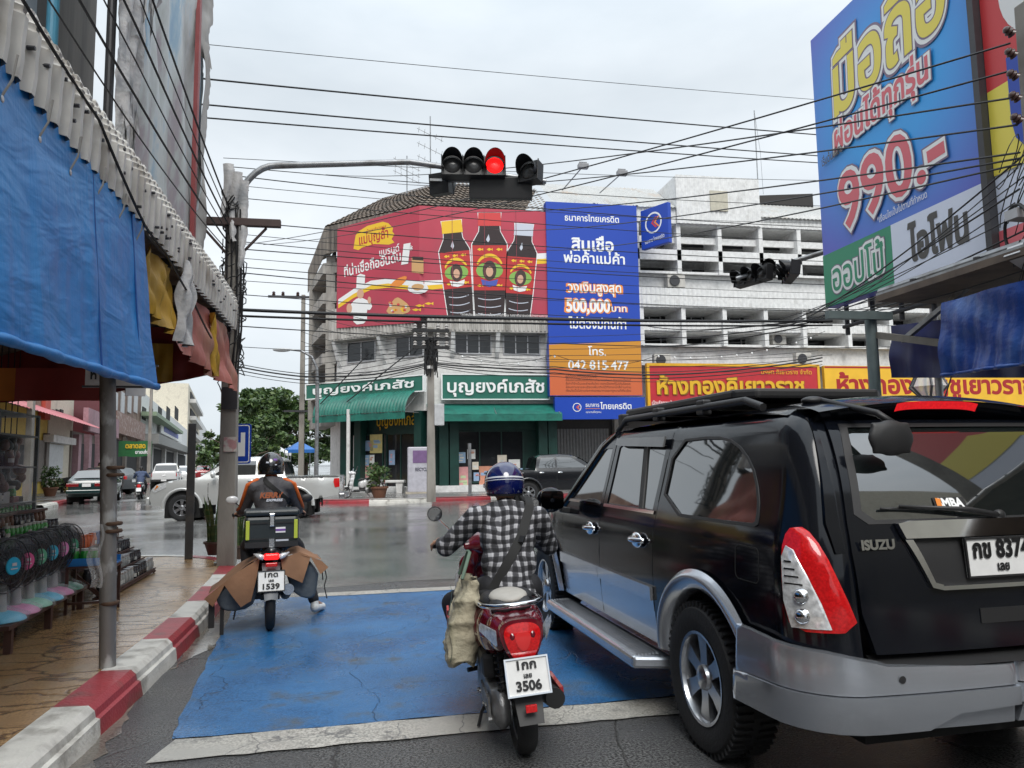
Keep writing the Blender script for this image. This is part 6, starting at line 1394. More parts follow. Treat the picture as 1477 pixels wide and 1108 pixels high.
# ------------------------------------------------------------------ black SUV
SUVW = [(.28, .84), (.45, .875), (.70, .895), (.95, .892), (1.08, .880), (1.16, .862), (1.36, .805), (1.58, .745), (1.67, .715), (1.715, .665), (1.74, .60)]
SUVR = [(.30, -2.24), (.55, -2.30), (.80, -2.295), (1.08, -2.27), (1.22, -2.225), (1.42, -2.15), (1.62, -2.04), (1.70, -1.96), (1.74, -1.90)]
SUVC = [(.30, .24), (1.1, .22), (1.20, .20), (1.6, .13), (1.74, .12)]
def suv_front(y): return -.30*max(0, (y-1.3)/1.1)**2.2 if y > 1.3 else 0
S0 = -2.00
def suvS(s, z, off=0.0, side=-1):
    w_ = catmull(SUVW, z); r = catmull(SUVR, z); c = catmull(SUVC, z); yc = r+c; L = .30
    if s >= S0:
        k = min(1, max(0, (-1.0-s)/(-1.0-S0))); k = k*k*(3-2*k); y = s+(yc-S0)*k; x = w_+suv_front(y)+off; return Vector((side*x, y, z))
    if s >= S0-L:
        f = (S0-s)/L*math.pi/2; x = w_-c+(c+off)*math.cos(f); y = yc-(c+off)*math.sin(f); return Vector((side*x, y, z))
    x = (w_-c)-(S0-L-s); half = w_-c
    return Vector((side*x, r-off-.035*(1-(x/half)**2), z))
SR = S0-.30     # outline coordinate where the rear face begins
def arch(yc, zc, r, a0=0, a1=180, n=18, rz=None): return [(yc+r*math.cos(R(a0+(a1-a0)*i/n)), zc+(rz or r)*math.sin(R(a0+(a1-a0)*i/n))) for i in range(n+1)]
def build_suv():
    t = thing('suv', 'black and silver SUV with a roof rack, seen from behind on the right', 'suv')
    A1, A2 = -1.33, 1.72; zc = .37; ra = .445
    both = (-1, 1)
    core = MB(); core.box((0, -.1, .62), (1.5, 4.1, .5)); core.box((0, -.9, 1.08), (1.5, 2.4, .2)); core.build('interior', seatm, t)
    # quarter panel, doors, wing: each a panel with its own gap
    g = .006
    def P(name, out, mat, side, off=0.0, step=.055, depth=.03, parent=t):
        q = MB(); patch(q, out, lambda a, b: suvS(a, b, off, side), step, Vector((-side*depth, 0, 0))); return q.build(name, mat, parent, 60)
    zs = .70
    top = 1.135
    for sd_ in both:
                # C and D pillars with the window openings left free
        qw = [(-.80, 1.19), (-.80, 1.60), (-1.30, 1.61), (-1.55, 1.575), (-1.72, 1.47), (-1.80, 1.33), (-1.82, 1.21), (-1.78, 1.19)]
        qw = smoothpoly(qw, 1)
        body = [(SR+.03, .62), (SR+.03, 1.12), (SR+.03, 1.68), (SR+.10, 1.725), (-1.3, 1.73), (-.73, 1.725), (-.73, .42)]+arch(A1, zc, ra, 5, 180, 18)+[(A1-ra, .62)]
        P('quarter_panel', [body, qw], blackp, sd_)
        P('window', qw, tint, sd_, -.006, .06)
        fr = [(y*1.0, z) for y, z in qw]; c_ = (-1.30, 1.40)
        P('window_trim', [[(c_[0]+(y-c_[0])*1.045, c_[1]+(z-c_[1])*1.07) for y, z in qw], qw], blackpl, sd_, .004, .06, .01)
        # rear door
        dw = [(-.66, 1.19), (-.66, 1.585), (.13, 1.60), (.16, 1.585), (.16, 1.19)]
        rd_ = [(-.724, 1.715), (.22, 1.715), (.235, 1.05), (.235, zs), (-.724, zs)]
        D = P('door', [rd_, dw], blackp, sd_); P('window', dw, tint, sd_, -.008, .06, parent=D)
        P('door_bar', [(-.50, 1.19), (-.44, 1.19), (-.30, 1.59), (-.36, 1.59)], blackpl, sd_, .003, .06, .01, D)
        fd_ = [(.235+g, 1.715), (.42, 1.70), (.62, 1.61), (1.14, 1.22), (1.17, 1.05), (1.17, zs), (.235+g, zs)]
        dw2 = [(.30, 1.19), (.30, 1.585), (.44, 1.585), (.60, 1.52), (1.04, 1.215), (1.03, 1.19)]
        D2 = P('door', [fd_, dw2], blackp, sd_); P('window', dw2, tint, sd_, -.008, .06, parent=D2)
        for Dn, a, b in ((D, -.70, .20), (D2, .27, 1.10)):
            P('belt_trim', [(a, 1.165), (a, 1.185), (b, 1.185), (b, 1.165)], chrome, sd_, .008, .08, .01, Dn)
        for Dn, yy in ((D, -.52), (D2, .40)):
            q = MB(); c = suvS(yy, .995, .02, sd_); q.ell(c, (.022, .085, .05), 16, 8); q.tube([suvS(yy+s, .998, .012+.045*math.sin((s+.11)/.22*math.pi), sd_) for s in np.linspace(-.11, .11, 9)], .017, 8); q.build('handle', chrome, Dn, 180)
        P('rain_visor', [(-.68, 1.575), (-.68, 1.64), (.17, 1.655), (.17, 1.61), (.10, 1.60)], M('smoked visor', (.10, .10, .10), .12, spec=.6), sd_, .035, .08, .012)
        for o_ in ([(-1.86, .93), (-1.66, .93), (-1.66, 1.09), (-1.86, 1.09)],) if sd_ < 0 else ():
            P('fuel_lid', [rrect(-1.86, .93, -1.66, 1.09, .03), rrect(-1.855, .935, -1.665, 1.085, .028)], wellm, sd_, .0015, .06, .004)
        for yy in (-.727, .232): P('shut_line', [(yy, .42), (yy+.011, .42), (yy+.011, 1.70), (yy, 1.70)], wellm, sd_, .0015, .2, .004)
        # silver lower doors and moulding
        P('lower_cladding', [(.235-.002, .40), (.235-.002, zs-.006), (-.724, zs-.006), (-.724, .40)], silverp, sd_)
        P('lower_cladding', [(1.20, .40), (1.20, zs-.006), (.24, zs-.006), (.24, .40)], silverp, sd_)
        P('door_moulding', [(-.72, .655), (-.72, .735), (.232, .735), (.232, .655)], silverp, sd_, .022, .08, .02); P('door_moulding', [(.24, .655), (.24, .735), (1.18, .735), (1.18, .655)], silverp, sd_, .022, .08, .02)
        # wing
        P('front_wing', [(1.176, 1.12), (1.176, .42)]+[(p[0], p[1]) for p in arch(A2, zc, ra, 175, 5, 16)]+[(2.38, .45), (2.40, .80), (2.20, .98), (1.6, 1.06)], blackp, sd_)
        # flares: a raised band round the arches
        for yc, a0, a1, lo in ((A1, 4, 176, 0), (A2, 4, 176, 0)):
            q = MB()
            def ff(u, v):
                a = R(a0+(a1-a0)*u); rr_ = ra-.02+.115*v; lift = .052*math.sin(min(1, v*1.4)*math.pi/2)*(1-max(0, v-.75)*2.6) if v > 0 else .03
                p = suvS(yc+rr_*math.cos(a), max(.30, zc+rr_*math.sin(a)*1.02), 0, sd_); return p+Vector((sd_*(lift if v > 0.01 else -.05), 0, 0))
            q.grid(ff, 34, 9); q.build('wheel_arch_flare', silverp, t, 50)
            q = MB(); q.grid(lambda u, v: (sd_*(.86-.42*v), yc+(ra-.01)*math.cos(R(-10+200*u)), zc+(ra-.01)*math.sin(R(-10+200*u))), 24, 2); q.build('wheel_well', wellm, t)
        # running board
        q = MB(); x0, x1 = sd_*.80, sd_*1.04
        q.prism([Vector((x0, -.80, .34)), Vector((x1, -.72, .34)), Vector((x1, 1.20, .34)), Vector((x0, 1.26, .34))], (0, 0, -.075), (0, 0, 0)); q.build('running_board', silverp, t, bevel=.02)
        q = MB()
        for k in range(7): q.box((sd_*(.86+.023*k), .24, .345), (.010, 1.86, .008))
        q.build('step_tread', chromed, KIDS[t.name][-1])
        # mirror
        q = MB(); c = Vector((sd_*1.05, .98, 1.18)); q.ell(c, (.12, .075, .105), 20, 12); q.box(c+Vector((0, -.02, 0)), (.19, .07, .15)); mr_ = blob('mirror', q, blackp, t, .012, 6); q = MB(); q.bar(c+Vector((-sd_*.09, .02, -.08)), c+Vector((-sd_*.24, .04, -.10)), .05, .05); q.build('mirror_arm', blackpl, mr_, bevel=.01)
        q = MB(); q.prism([c+Vector((x, -.062, z)) for x, z in rrect(-.095, -.07, .095, .075, .03)], (0, 0, 0), (0, -.01, 0)); q.build('mirror_glass', M('mirror glass', (.14, .14, .145), .02, 1.0, nz=None), mr_)
        for yc in (A1, A2): wheel(t, (sd_*.80, yc, .37), .37, .255, sd_)
        # tail lamp wrapping the corner
        tlp = [(S0-.265, .790), (S0-.075, .785), (S0-.050, .90), (S0-.045, 1.10), (S0-.065, 1.195), (S0-.115, 1.205), (S0-.17, 1.12), (S0-.225, .95)]
        TLm = P('tail_lamp', smoothpoly(tlp, 1), redl, sd_, .024, .04, .03)
        P('clear_lens', [(S0-.196, .802), (S0-.078, .797), (S0-.054, .90), (S0-.050, 1.08), (S0-.066, 1.125), (S0-.092, 1.11), (S0-.135, 1.01), (S0-.172, .90)], clearl, sd_, .028, .035, .006, TLm)
        for zz in (.97, 1.0, 1.03, 1.06): P('lens_rib', [(S0-.150+.07*max(0, zz-.9)/.18, zz), (S0-.062, zz), (S0-.062, zz+.006), (S0-.150+.07*max(0, zz-.9)/.18, zz+.006)], chrome, sd_, .0305, .05, .002, TLm)
        for zz, mt in ((.845, clearl), (.925, clearl)): q = MB(); c = suvS(S0-.115, zz, .014, sd_); q.ell(c, (.036, .036, .036), 14, 8); q.build('reflector', chrome, TLm, 180)
    # roof
    q = MB(); q.grid(lambda u, v: ((2*u-1)*catmull(SUVW, 1.700)*(1-.18*max(0, v-.8)*5*.3), -1.88+2.32*v, 1.727+.065*(1-(2*u-1)**2)-.10*max(0, (v-.75)/.25)**2*.9-.03*max(0, (.15-v)/.15)), 24, 26); q.build('roof', blackp, t, 60)
    q = MB(); q.grid(lambda u, v: ((2*u-1)*(.70-.10*v+.02), 1.22-.80*v, 1.06+.60*v+.055*(1-(2*u-1)**2)*v), 16, 8); q.build('windscreen', tint, t, 60)
    q = MB(); q.grid(lambda u, v: ((2*u-1)*(.80+.0*v), 1.16+1.18*v, 1.075-.02*v-.10*v**3+.035*(1-(2*u-1)**4)), 18, 12); q.build('bonnet', blackp, t, 60)
    for s in both:
        q = MB(); q.tube([(s*.86, 1.20, 1.10), (s*.78, .80, 1.38), (s*.72, .50, 1.60), (s*.69, .30, 1.685)], [.045, .04, .038, .035], 8); q.build('pillar', blackp, t, 60)
    q = MB(); q.grid(lambda u, v: ((2*u-1)*.74, 2.33+.12*(1-(2*u-1)**2)-.05*v, .35+.66*v), 16, 8); q.build('front_end', blackp, t, 60); q = MB(); q.box((0, 2.40, .55), (1.5, .16, .26)); q.build('front_bumper', silverp, t, bevel=.04); q = MB(); q.box((0, 2.44, .84), (.8, .05, .16)); q.build('grille', chrome, t, bevel=.02)
    for s in both: q = MB(); q.ell((s*.62, 2.36, .85), (.17, .09, .11), 18, 10); q.build('headlight', clearl, t, 180)
    # tailgate
    def rear(x, z, off=0.0):
        w_ = catmull(SUVW, z); c = catmull(SUVC, z); half = w_-c; r = catmull(SUVR, z)
        return Vector((x, r-off-.035*(1-min(1, abs(x)/half)**2), z))
    def Q(name, out, mat, off, step=.055, depth=.03, parent=t):
        q = MB(); patch(q, out, lambda a, b: rear(a, b, off), step, Vector((0, depth, 0))); return q.build(name, mat, parent, 60)
    gate = [(-.62, .70), (.62, .70), (.665, .86), (.675, 1.10), (.66, 1.22), (.62, 1.45), (.585, 1.665), (-.585, 1.665), (-.62, 1.45), (-.66, 1.22), (-.675, 1.10), (-.665, .86)]
    win = [(-.54, 1.225), (.54, 1.225), (.59, 1.265), (.545, 1.50), (.505, 1.635), (-.505, 1.635), (-.545, 1.50), (-.59, 1.265)]
    TG = Q('tailgate', [gate, win], blackp, .012)
    Q('rear_window', win, tint, .006, .08, .01, TG)
    Q('window_band', [[(x*1.05, 1.43+(z-1.43)*1.06) for x, z in win], [(x*.985, 1.43+(z-1.43)*.975) for x, z in win]], blackpl, .0145, .06, .004, TG)
    for s in both: Q('pillar', [(s*.59, 1.66), (s*.67, 1.22), (s*.675, 1.10), (s*.74, 1.10), (s*.75, 1.22), (s*.645, 1.68)], blackp, -.004, .06, .02)
    Q('plate_garnish', [(-.36, .975), (-.30, .95), (.30, .95), (.36, .975), (.44, 1.16), (-.44, 1.16)], blackpl, .016, .06, .01, TG)
    Q('chrome_strip', [(-.44, 1.155), (.44, 1.155), (.455, 1.215), (.40, 1.225), (-.40, 1.225), (-.455, 1.215)], chrome, .046, .04, .03, TG)
    Q('chrome_side', [(-.435, 1.15), (-.35, .955), (-.30, .943), (-.30, .965), (-.335, .975), (-.40, 1.15)], chrome, .030, .04, .02, TG); Q('chrome_side', [(.40, 1.15), (.335, .975), (.30, .965), (.30, .943), (.35, .955), (.435, 1.15)], chrome, .030, .04, .02, TG); Q('chrome_side', [(-.30, .943), (.30, .943), (.30, .96), (-.30, .96)], chrome, .030, .04, .02, TG)
    c = rear(0, 1.068, .034); plate(TG, c, (R(-4), 0, 0), .36, .165, [('กข 8374', -.0, .0, .058, .29), ('เลย', 0, -.055, .028, .06)], blackpl)
    lab = lettering('ISUZU', 0, 0, .030, chrome, TG, 0, bold=.09, width=.155); lab.location = rear(-.56, 1.115, .022); lab.rotation_euler = (R(-6), 0, R(-2)); lab.name = 'badge'
    st = MB(); st.box((0, 0, .03), (.16, .003, .055)); sk = st.build('sticker', blackpl, TG); sk.location = rear(-.15, 1.262, .012); sk.rotation_euler = (R(-25), 0, 0)
    l2 = lettering('SMBA', 0, .012, .032, wletter, sk, -.004, bold=.09, width=.135); l3 = flat('sticker_mark', [(-.075, .01), (-.05, .01), (-.045, .05), (-.07, .055)], -.006, orng, sk)
    q = MB(); q.tube([rear(.06, 1.235, .035), rear(-.1, 1.265, .045), rear(-.42, 1.285, .035)], [.014, .012, .007], 6); q.tube([rear(-.12, 1.265, .03), rear(-.44, 1.275, .022), rear(-.5, 1.275, .022)], .006, 5); q.ell(rear(.06, 1.235, .03), (.03, .02, .025)); q.build('rear_wiper', blackpl, TG, 180)
    Q('handle_recess', [(-.13, .80), (.13, .80), (.13, .86), (-.13, .86)], blackpl, .016, .05, .01, TG)
    # spoiler and high brake light
    q = MB(); q.grid(lambda u, v: ((2*u-1)*.655*(1-.03*v), -1.82-.235*v-.05*(1-(2*u-1)**2)*v, 1.745+.050*(1-(2*u-1)**2)-.045*v**2), 22, 8)
    q.grid(lambda u, v: ((2*u-1)*.635, -2.055-.05*(1-(2*u-1)**2)+.10*v, 1.698+.050*(1-(2*u-1)**2)-.055*v-.02*v), 22, 4)
    q.build('spoiler', blackp, t, 50); q = MB(); q.grid(lambda u, v: (-.27+.44*u, -2.068-.048*(1-(2*(.32+.36*u)-1)**2)+.022*v, 1.745-.034*v-.012*(2*u-1)**4), 24, 4); q.build('brake_light', M('red brake strip', (.55, .01, .012), .2, emit=((1, .01, .02), .35), nz=(60, .25)), t, 60)
    # parking mirror on a stalk
    c = rear(-.42, 1.575, .15); q = MB(); q.ell(c, (.115, .03, .08), 22, 12); q.box(c, (.19, .022, .135)); M_ = blob('parking_mirror', q, blackpl, t, .01, 5); q = MB(); q.tube([c+Vector((.02, 0, .06)), c+Vector((-.02, .05, .11)), Vector((-.52, -1.90, 1.765))], .016, 8); q.ell((-.54, -1.88, 1.765), (.06, .045, .022)); q.build('mirror_stalk', blackpl, M_, 180)
    # bumper
    bz_ = [(SR-.8, .33), (SR-.8, .64)]
    for s in both:
        B = [(-1.74, .36), (-1.74, .70), (-1.95, .715), (S0, .70), (SR, .655), (SR-.20, .615), (SR-.20, .575), (SR, .55), (S0, .54), (-1.9, .52)]
        up = [(-1.725, .53), (-1.735, .735), (-1.85, .735), (S0+.02, .73), (S0-.18, .715), (SR-.05, .665), (SR-.54, .645), (SR-.62, .645), (SR-.62, .565), (SR-.2, .56), (S0, .555), (-1.85, .545)]
        lo = [(-1.70, .385), (-1.725, .525), (-1.85, .54), (S0, .55), (SR-.2, .555), (SR-.62, .56), (SR-.62, .485), (SR-.33, .47), (SR-.20, .405), (SR, .40), (S0, .40)]
        for nm, ou, of in (('bumper', up, .055), ('bumper_lip', lo, .068)):
            q = MB(); patch(q, ou, lambda a, b: suvS(a, b, of+.012*math.sin((b-.33)*9), s), .05, Vector((-s*.03, .05, 0))); q.build(nm, silverp, t, 60)
        q = MB(); patch(q, [(SR-.34, .40), (SR-.22, .40), (SR-.36, .465), (SR-.62, .48), (SR-.62, .40)], lambda a, b: suvS(a, b, .045, s), .05, Vector((0, .05, 0))); q.build('lower_valance', silverp if s < 0 else silverp, t, 60)
        q = MB(); q.lathe([(.013, 0), (.015, .004), (0, .005)], 14, suvS(SR-.10, .615, .062, s), Matrix.Rotation(R(90), 3, 'X')); q.build('parking_sensor', blackpl, t)
    q = MB(); q.grid(lambda u, v: ((2*u-1)*.63, -2.39+.10*v+.03*(2*u-1)**2, .652+.035*v), 16, 3); q.build('bumper_step', blackpl, t, 60)
    q = MB(); q.box((0, -2.08, .36), (1.3, .35, .05)); q.build('underside', wellm, t)
    # roof platform rack
    q = MB(); Y1, Y2, X = -1.25, .55, .49; zr = 1.85
    q.prism([Vector((x, y, zr)) for x, y in ((-X, Y1+.10), (-X+.10, Y1), (X-.10, Y1), (X, Y1+.10), (X, Y2-.04), (X-.12, Y2+.10), (-X+.12, Y2+.10), (-X, Y2-.04))], (0, 0, -.02), (0, 0, .04)); RK = q.build('roof_rack', blackpl, t, bevel=.018); RK.location = (-.06, 0, 0)
    q = MB()
    for y in (-.95, -.30, .35):
        q.box((.06, y, zr-.045), (1.28, .05, .035))
    q.build('crossbar', blackpl, RK)
    for s in both:
        q = MB(); q.tube([(s*.635, -1.60, 1.755), (s*.645, -1.45, 1.80), (s*.645, .25, 1.80), (s*.635, .45, 1.725)], .022, 8); q.build('roof_rail', blackpl, t, 60)
        for y in (-.95, -.30, .35): q = MB(); q.box((s*.63+.06, y, 1.80), (.06, .09, .09)); q.build('rack_foot', blackpl, RK, bevel=.01)
    return t
p = G(1020, 1093); SUV = build_suv(); srz = R(2.4)
# left rear wheel contact at local (-.80,-1.33)
lw = Matrix.Rotation(srz, 3, 'Z') @ Vector((-.86, -1.33, 0)); SUV.location = (p.x-lw.x+.06, p.y-lw.y+.07, .0); SUV.rotation_euler = (0, 0, srz)
# ------------------------------------------------------------------ cars and pickups seen across the junction
def side_car(t, outline, WT, L, paint, side_arches, taper0=.62, tap=.16, step=.10):
    """body from its side outline: two bent side panels joined by a skin that follows the outline"""
    def Sx(y, z):
        k = max(0, (abs(y)/(L/2)-taper0)/(1-taper0)); return catmull(WT, z)*(1-tap*k**2.4)
    q = MB()
    for s in (-1, 1): patch(q, outline, lambda a, b: (s*Sx(a, b), a, b), step)
    P = []
    n = len(outline)
    for i in range(n):
        a, b = Vector(outline[i]), Vector(outline[(i+1) % n]); k = max(1, int((b-a).length/.12+.5))
        for j in range(k): P.append(a+(b-a)*j/k)
    m_ = len(P); w = 11
    vs = []
    for p in P:
        x = Sx(p.x, p.y)
        for j in range(w):
            f = -1+2*j/(w-1); up = .028*(1-f*f) if p.y > .7 else 0
            vs.append((x*f, p.x+(.05*(1-f*f) if p.x > L*.42 else (-.04*(1-f*f) if p.x < -L*.42 else 0)), p.y+up))
    q.add(vs, [(i*w+j, i*w+j+1, ((i+1) % m_)*w+j+1, ((i+1) % m_)*w+j) for i in range(m_) for j in range(w-1)])
    q.build('body', paint, t, 32, merge=.002); return Sx
def sp(t, name, out, Sx, mat, s, off=.006, step=.09, depth=.02, parent=None):
    q = MB(); patch(q, out, lambda a, b: (s*(Sx(a, b)+off), a, b), step, Vector((-s*depth, 0, 0))); return q.build(name, mat, parent or t, 60)
def archpts(yc, zc, r, n=12): return [(yc-r*math.cos(math.pi*i/n), zc+r*math.sin(math.pi*i/n)) for i in range(n+1)]
def pickup(label, paint, loc, rz, dbl=True, lod=1):
    t = thing('pickup_truck', label, 'pickup', loc, rz); L = 5.26; fa, ra_ = 1.66, -1.40; zc = .375
    yb = -1.12 if dbl else -.35
    out = [(-2.60, .62), (-2.63, 1.10), (-2.60, 1.16), (yb-.02, 1.16), (yb, 1.18), (yb+.10, 1.62), (yb+.22, 1.70), (-.2, 1.735), (.30, 1.70), (.55, 1.60), (1.20, 1.20), (1.32, 1.165), (2.0, 1.10), (2.38, 1.0), (2.52, .86), (2.58, .62), (2.50, .42), (2.22, .40)]
    out += [(y, z) for y, z in archpts(fa, zc, .47)[::-1] if z > .39]+[(1.0, .42), (-.8, .44)]+[(y, z) for y, z in archpts(ra_, zc, .47)[::-1] if z > .39]+[(-2.1, .55)]
    WT = [(.3, .80), (.6, .855), (.85, .87), (1.10, .85), (1.20, .80), (1.62, .66), (1.74, .58)]
    Sx = side_car(t, out, WT, L, paint, None)
    q = MB(); q.box((0, (yb-2.58)/2, 1.15), (1.42, abs(yb+2.58)-.12, .045)); q.build('cargo_bed', wellm, t)
    for s in (-1, 1):
        sp(t, 'bed_rail', [(-2.60, 1.135), (-2.60, 1.165), (yb-.05, 1.165), (yb-.05, 1.135)], Sx, blackpl, s, .014)
        if dbl: sp(t, 'window', [(yb+.12, 1.24), (yb+.24, 1.60), (-.36, 1.63), (-.36, 1.24)], Sx, tint, s); sp(t, 'window', [(-.29, 1.24), (-.29, 1.63), (.26, 1.61), (.42, 1.53), (.88, 1.24)], Sx, tint, s)
        else: sp(t, 'window', [(-.20, 1.24), (-.12, 1.63), (.26, 1.61), (.42, 1.53), (.88, 1.24)], Sx, tint, s)
        if lod:
            for y in ((-.33, .96) if dbl else (.96,)): sp(t, 'door_seam', [(y, .48), (y, 1.2), (y+.014, 1.2), (y+.014, .48)], Sx, wellm, s, .002, .2, .004)
            sp(t, 'door_seam', [(yb+.06, .6), (yb+.06, 1.2), (yb+.072, 1.2), (yb+.072, .6)], Sx, wellm, s, .002, .2, .004)
            for y in (-.20, yb+.22) if dbl else (-.1,): q = MB(); q.ell((s*(Sx(y, 1.07)+.02), y, 1.07), (.02, .10, .03), 12, 8); q.build('door_handle', chrome, t, 180)
            q = MB(); q.ell((s*1.02, .80, 1.26), (.12, .07, .10), 14, 10); q.build('mirror', paint, t, 180)
            for yc in (fa, ra_):
                q = MB(); q.grid(lambda u, v: (s*(Sx(yc, .7)-.03+.055*math.sin(v*math.pi)), yc+(.455+.10*v)*math.cos(R(-3+186*u)), zc+(.455+.10*v)*math.sin(R(-3+186*u))), 26, 5); q.build('wheel_arch_flare', paint, t, 60)
        sp(t, 'tail_lamp', [(-2.63, .86), (-2.62, 1.10), (-2.48, 1.10), (-2.46, 1.0), (-2.50, .84)], Sx, redl, s, .012, .06)
        sp(t, 'headlight', [(2.10, .92), (2.42, .78), (2.50, .86), (2.36, 1.0), (2.10, 1.05)], Sx, clearl, s, .010, .06); sp(t, 'indicator', [(2.30, .95), (2.42, .86), (2.36, 1.0)], Sx, orangel, s, .016, .06)
        for yc in (fa, ra_):
            q = MB(); q.box((s*.55, yc, .45), (.5, .95, .75)); q.build('wheel_well', wellm, t)
            wheel(t, (s*.775, yc, .36), .36, .24, s)
    q = MB(); q.grid(lambda u, v: ((2*u-1)*(.70+.08*(1-v)), 1.20-.66*v+.012, 1.215+.385*v+.02+.028*(1-(2*u-1)**2)), 10, 4); q.build('windscreen', tint, t, 60)
    q = MB(); q.grid(lambda u, v: ((2*u-1)*(.70-.05*v), yb-.012+.095*v, 1.24+.36*v), 10, 4); q.build('rear_window', tint, t, 60)
    q = MB(); q.box((0, -2.70, .60), (1.62, .16, .16)); q.build('rear_bumper', chromed if lod else blackpl, t, bevel=.03); q = MB(); q.box((0, 2.62, .55), (1.5, .10, .22)); q.build('front_bumper', paint, t, bevel=.04)
    sq = MB(); sq.box((0, -2.685, .93), (.2, .012, .05)); sq.build('tailgate_handle', chrome, t)
    plate(t, (0, -2.795, .62), (0, 0, 0), .34, .15, [('บต 4821', 0, -.02, .06, .26)] if lod else [])
    for s in (-1, 1): q = MB(); q.box((s*.70, -1.95, .42), (.22, .02, .34)); q.build('mud_flap', rubber, t)
    return t
goldsilver = M('silver beige paint', (.60, .605, .59), .26, .35, coat=.8, nz=None); dkp = M('black pickup paint', (.010, .011, .014), .2, coat=.9, nz=None); whitep = M('white car paint', (.70, .70, .70), .3, coat=.6, nz=None); greenp = M('dark green car paint', (.008, .030, .030), .2, coat=.9, nz=None); greyp = M('grey car paint', (.08, .085, .09), .25, .3, coat=.8, nz=None); redp = M('red car paint', (.30, .01, .015), .25, coat=.8, nz=None)
p = G(258, 752); p2 = G(437, 746.5); c = (p+p2)/2
pickup('silver beige double cab pickup crossing the junction behind the delivery rider', goldsilver, (c.x+.10, c.y+.80, 0), R(90)-R(4.0))
p = G(760, 725); pickup('black double cab pickup by the far kerb beyond the scooter rider', dkp, (p.x+1.40, p.y+.70, 0), R(-90)+R(2))
AZ = R(10.2)
p = G(225, 706.5); pickup('white pickup driving away up the left street', whitep, (p.x, p.y+2.6, 0), AZ, True, 0)
def sedan(label, paint, loc, rz, hatch=False):
    t = thing('car', label, 'car', loc, rz); L = 4.6; fa, ra_ = 1.35, -1.35; zc = .32
    top = [(-2.28, .50), (-2.30, .80), (-2.22, .95), (-1.5, 1.0), (-.85, 1.36), (-.4, 1.42), (.35, 1.40), (1.05, 1.0), (1.9, .88), (2.25, .72), (2.30, .45)] if not hatch else [(-2.05, .50), (-2.10, .85), (-2.02, 1.05), (-1.6, 1.45), (-.9, 1.54), (.25, 1.50), (1.05, 1.05), (1.85, .92), (2.15, .75), (2.2, .45)]
    out = top+[(2.0, .26)]+[(y, z) for y, z in archpts(fa, zc, .38)[::-1] if z > .30]+[(.8, .26), (-.8, .26)]+[(y, z) for y, z in archpts(ra_, zc, .38)[::-1] if z > .30]+[(-2.0, .30)]
    WT = [(.25, .78), (.5, .85), (.8, .86), (.98, .82), (1.35, .60), (1.55, .54)]
    Sx = side_car(t, out, WT, L, paint, None, .55, .22)
    for s in (-1, 1):
        zt = 1.33 if not hatch else 1.43
        sp(t, 'window', [(-1.22, 1.03), (-.80, zt-.02), (-.28, zt), (-.28, 1.03)], Sx, tint, s); sp(t, 'window', [(-.20, 1.03), (-.20, zt), (.28, zt-.03), (.88, 1.03)], Sx, tint, s)
        sp(t, 'headlight', [(1.95, .66), (2.25, .60), (2.25, .72), (1.95, .82)], Sx, clearl, s, .01, .06)
        q = MB(); q.ell((s*.92, .75, 1.03), (.10, .06, .07), 12, 8); q.build('mirror', paint, t, 180)
        for yc in (fa, ra_): q = MB(); q.box((s*.55, yc, .38), (.45, .78, .6)); q.build('wheel_well', wellm, t); wheel(t, (s*.74, yc, .315), .315, .20, s)
    if hatch:
        q = MB(); q.grid(lambda u, v: ((2*u-1)*(.64-.08*v), -2.00+.38*v-.025-.04*(1-(2*u-1)**2), 1.07+.36*v), 10, 4); q.build('rear_window', tint, t, 60)
        for s in (-1, 1): q = MB(); q.box((s*.64, -2.075, .93), (.22, .10, .20)); q.build('tail_lamp', redl, t, bevel=.03)
    else:
        q = MB(); q.grid(lambda u, v: ((2*u-1)*(.66-.08*v), -1.46+.60*v-.03, 1.035+.315*v+.03+.02*(1-(2*u-1)**2)), 10, 4); q.build('rear_window', tint, t, 60)
        for s in (-1, 1): q = MB(); q.box((s*.52, -2.315, .80), (.46, .05, .14)); q.build('tail_lamp', M('dark red lamp', (.20, .01, .012), .2, coat=.6, nz=None), t, bevel=.015)
        q = MB(); q.box((0, -2.33, .52), (1.5, .10, .16)); q.build('rear_bumper', paint, t, bevel=.03)
    q = MB(); q.grid(lambda u, v: ((2*u-1)*(.68-.12*v), 1.03-.66*v+.02, 1.02+.36*v+.03), 10, 4); q.build('windscreen', tint, t, 60)
    plate(t, (0, -2.36 if not hatch else -2.15, .80 if not hatch else .75), (0, 0, 0), .34, .16, [])
    return t
p = G(108, 728); sedan('dark green saloon waiting by the left kerb, seen from behind', greenp, (p.x, p.y+2.3, 0), AZ)
p = G(80, 722); sedan('grey hatchback parked across the pavement beyond the green saloon', greyp, (p.x-.6, p.y+7.4, .0), AZ+R(62), True)
p = G(247, 702); sedan('white hatchback following the pickup up the left street', whitep, (p.x+.3, p.y+2.2, 0), AZ, True)
p = G(286, 694); sedan('small red hatchback far up the left street', redp, (p.x, p.y+2.2, 0), AZ, True)
p = G(168, 707); sedan('dark grey saloon further up the left kerb, half behind the canopy post', greyp, (p.x-.6, p.y+2.2, 0), AZ)
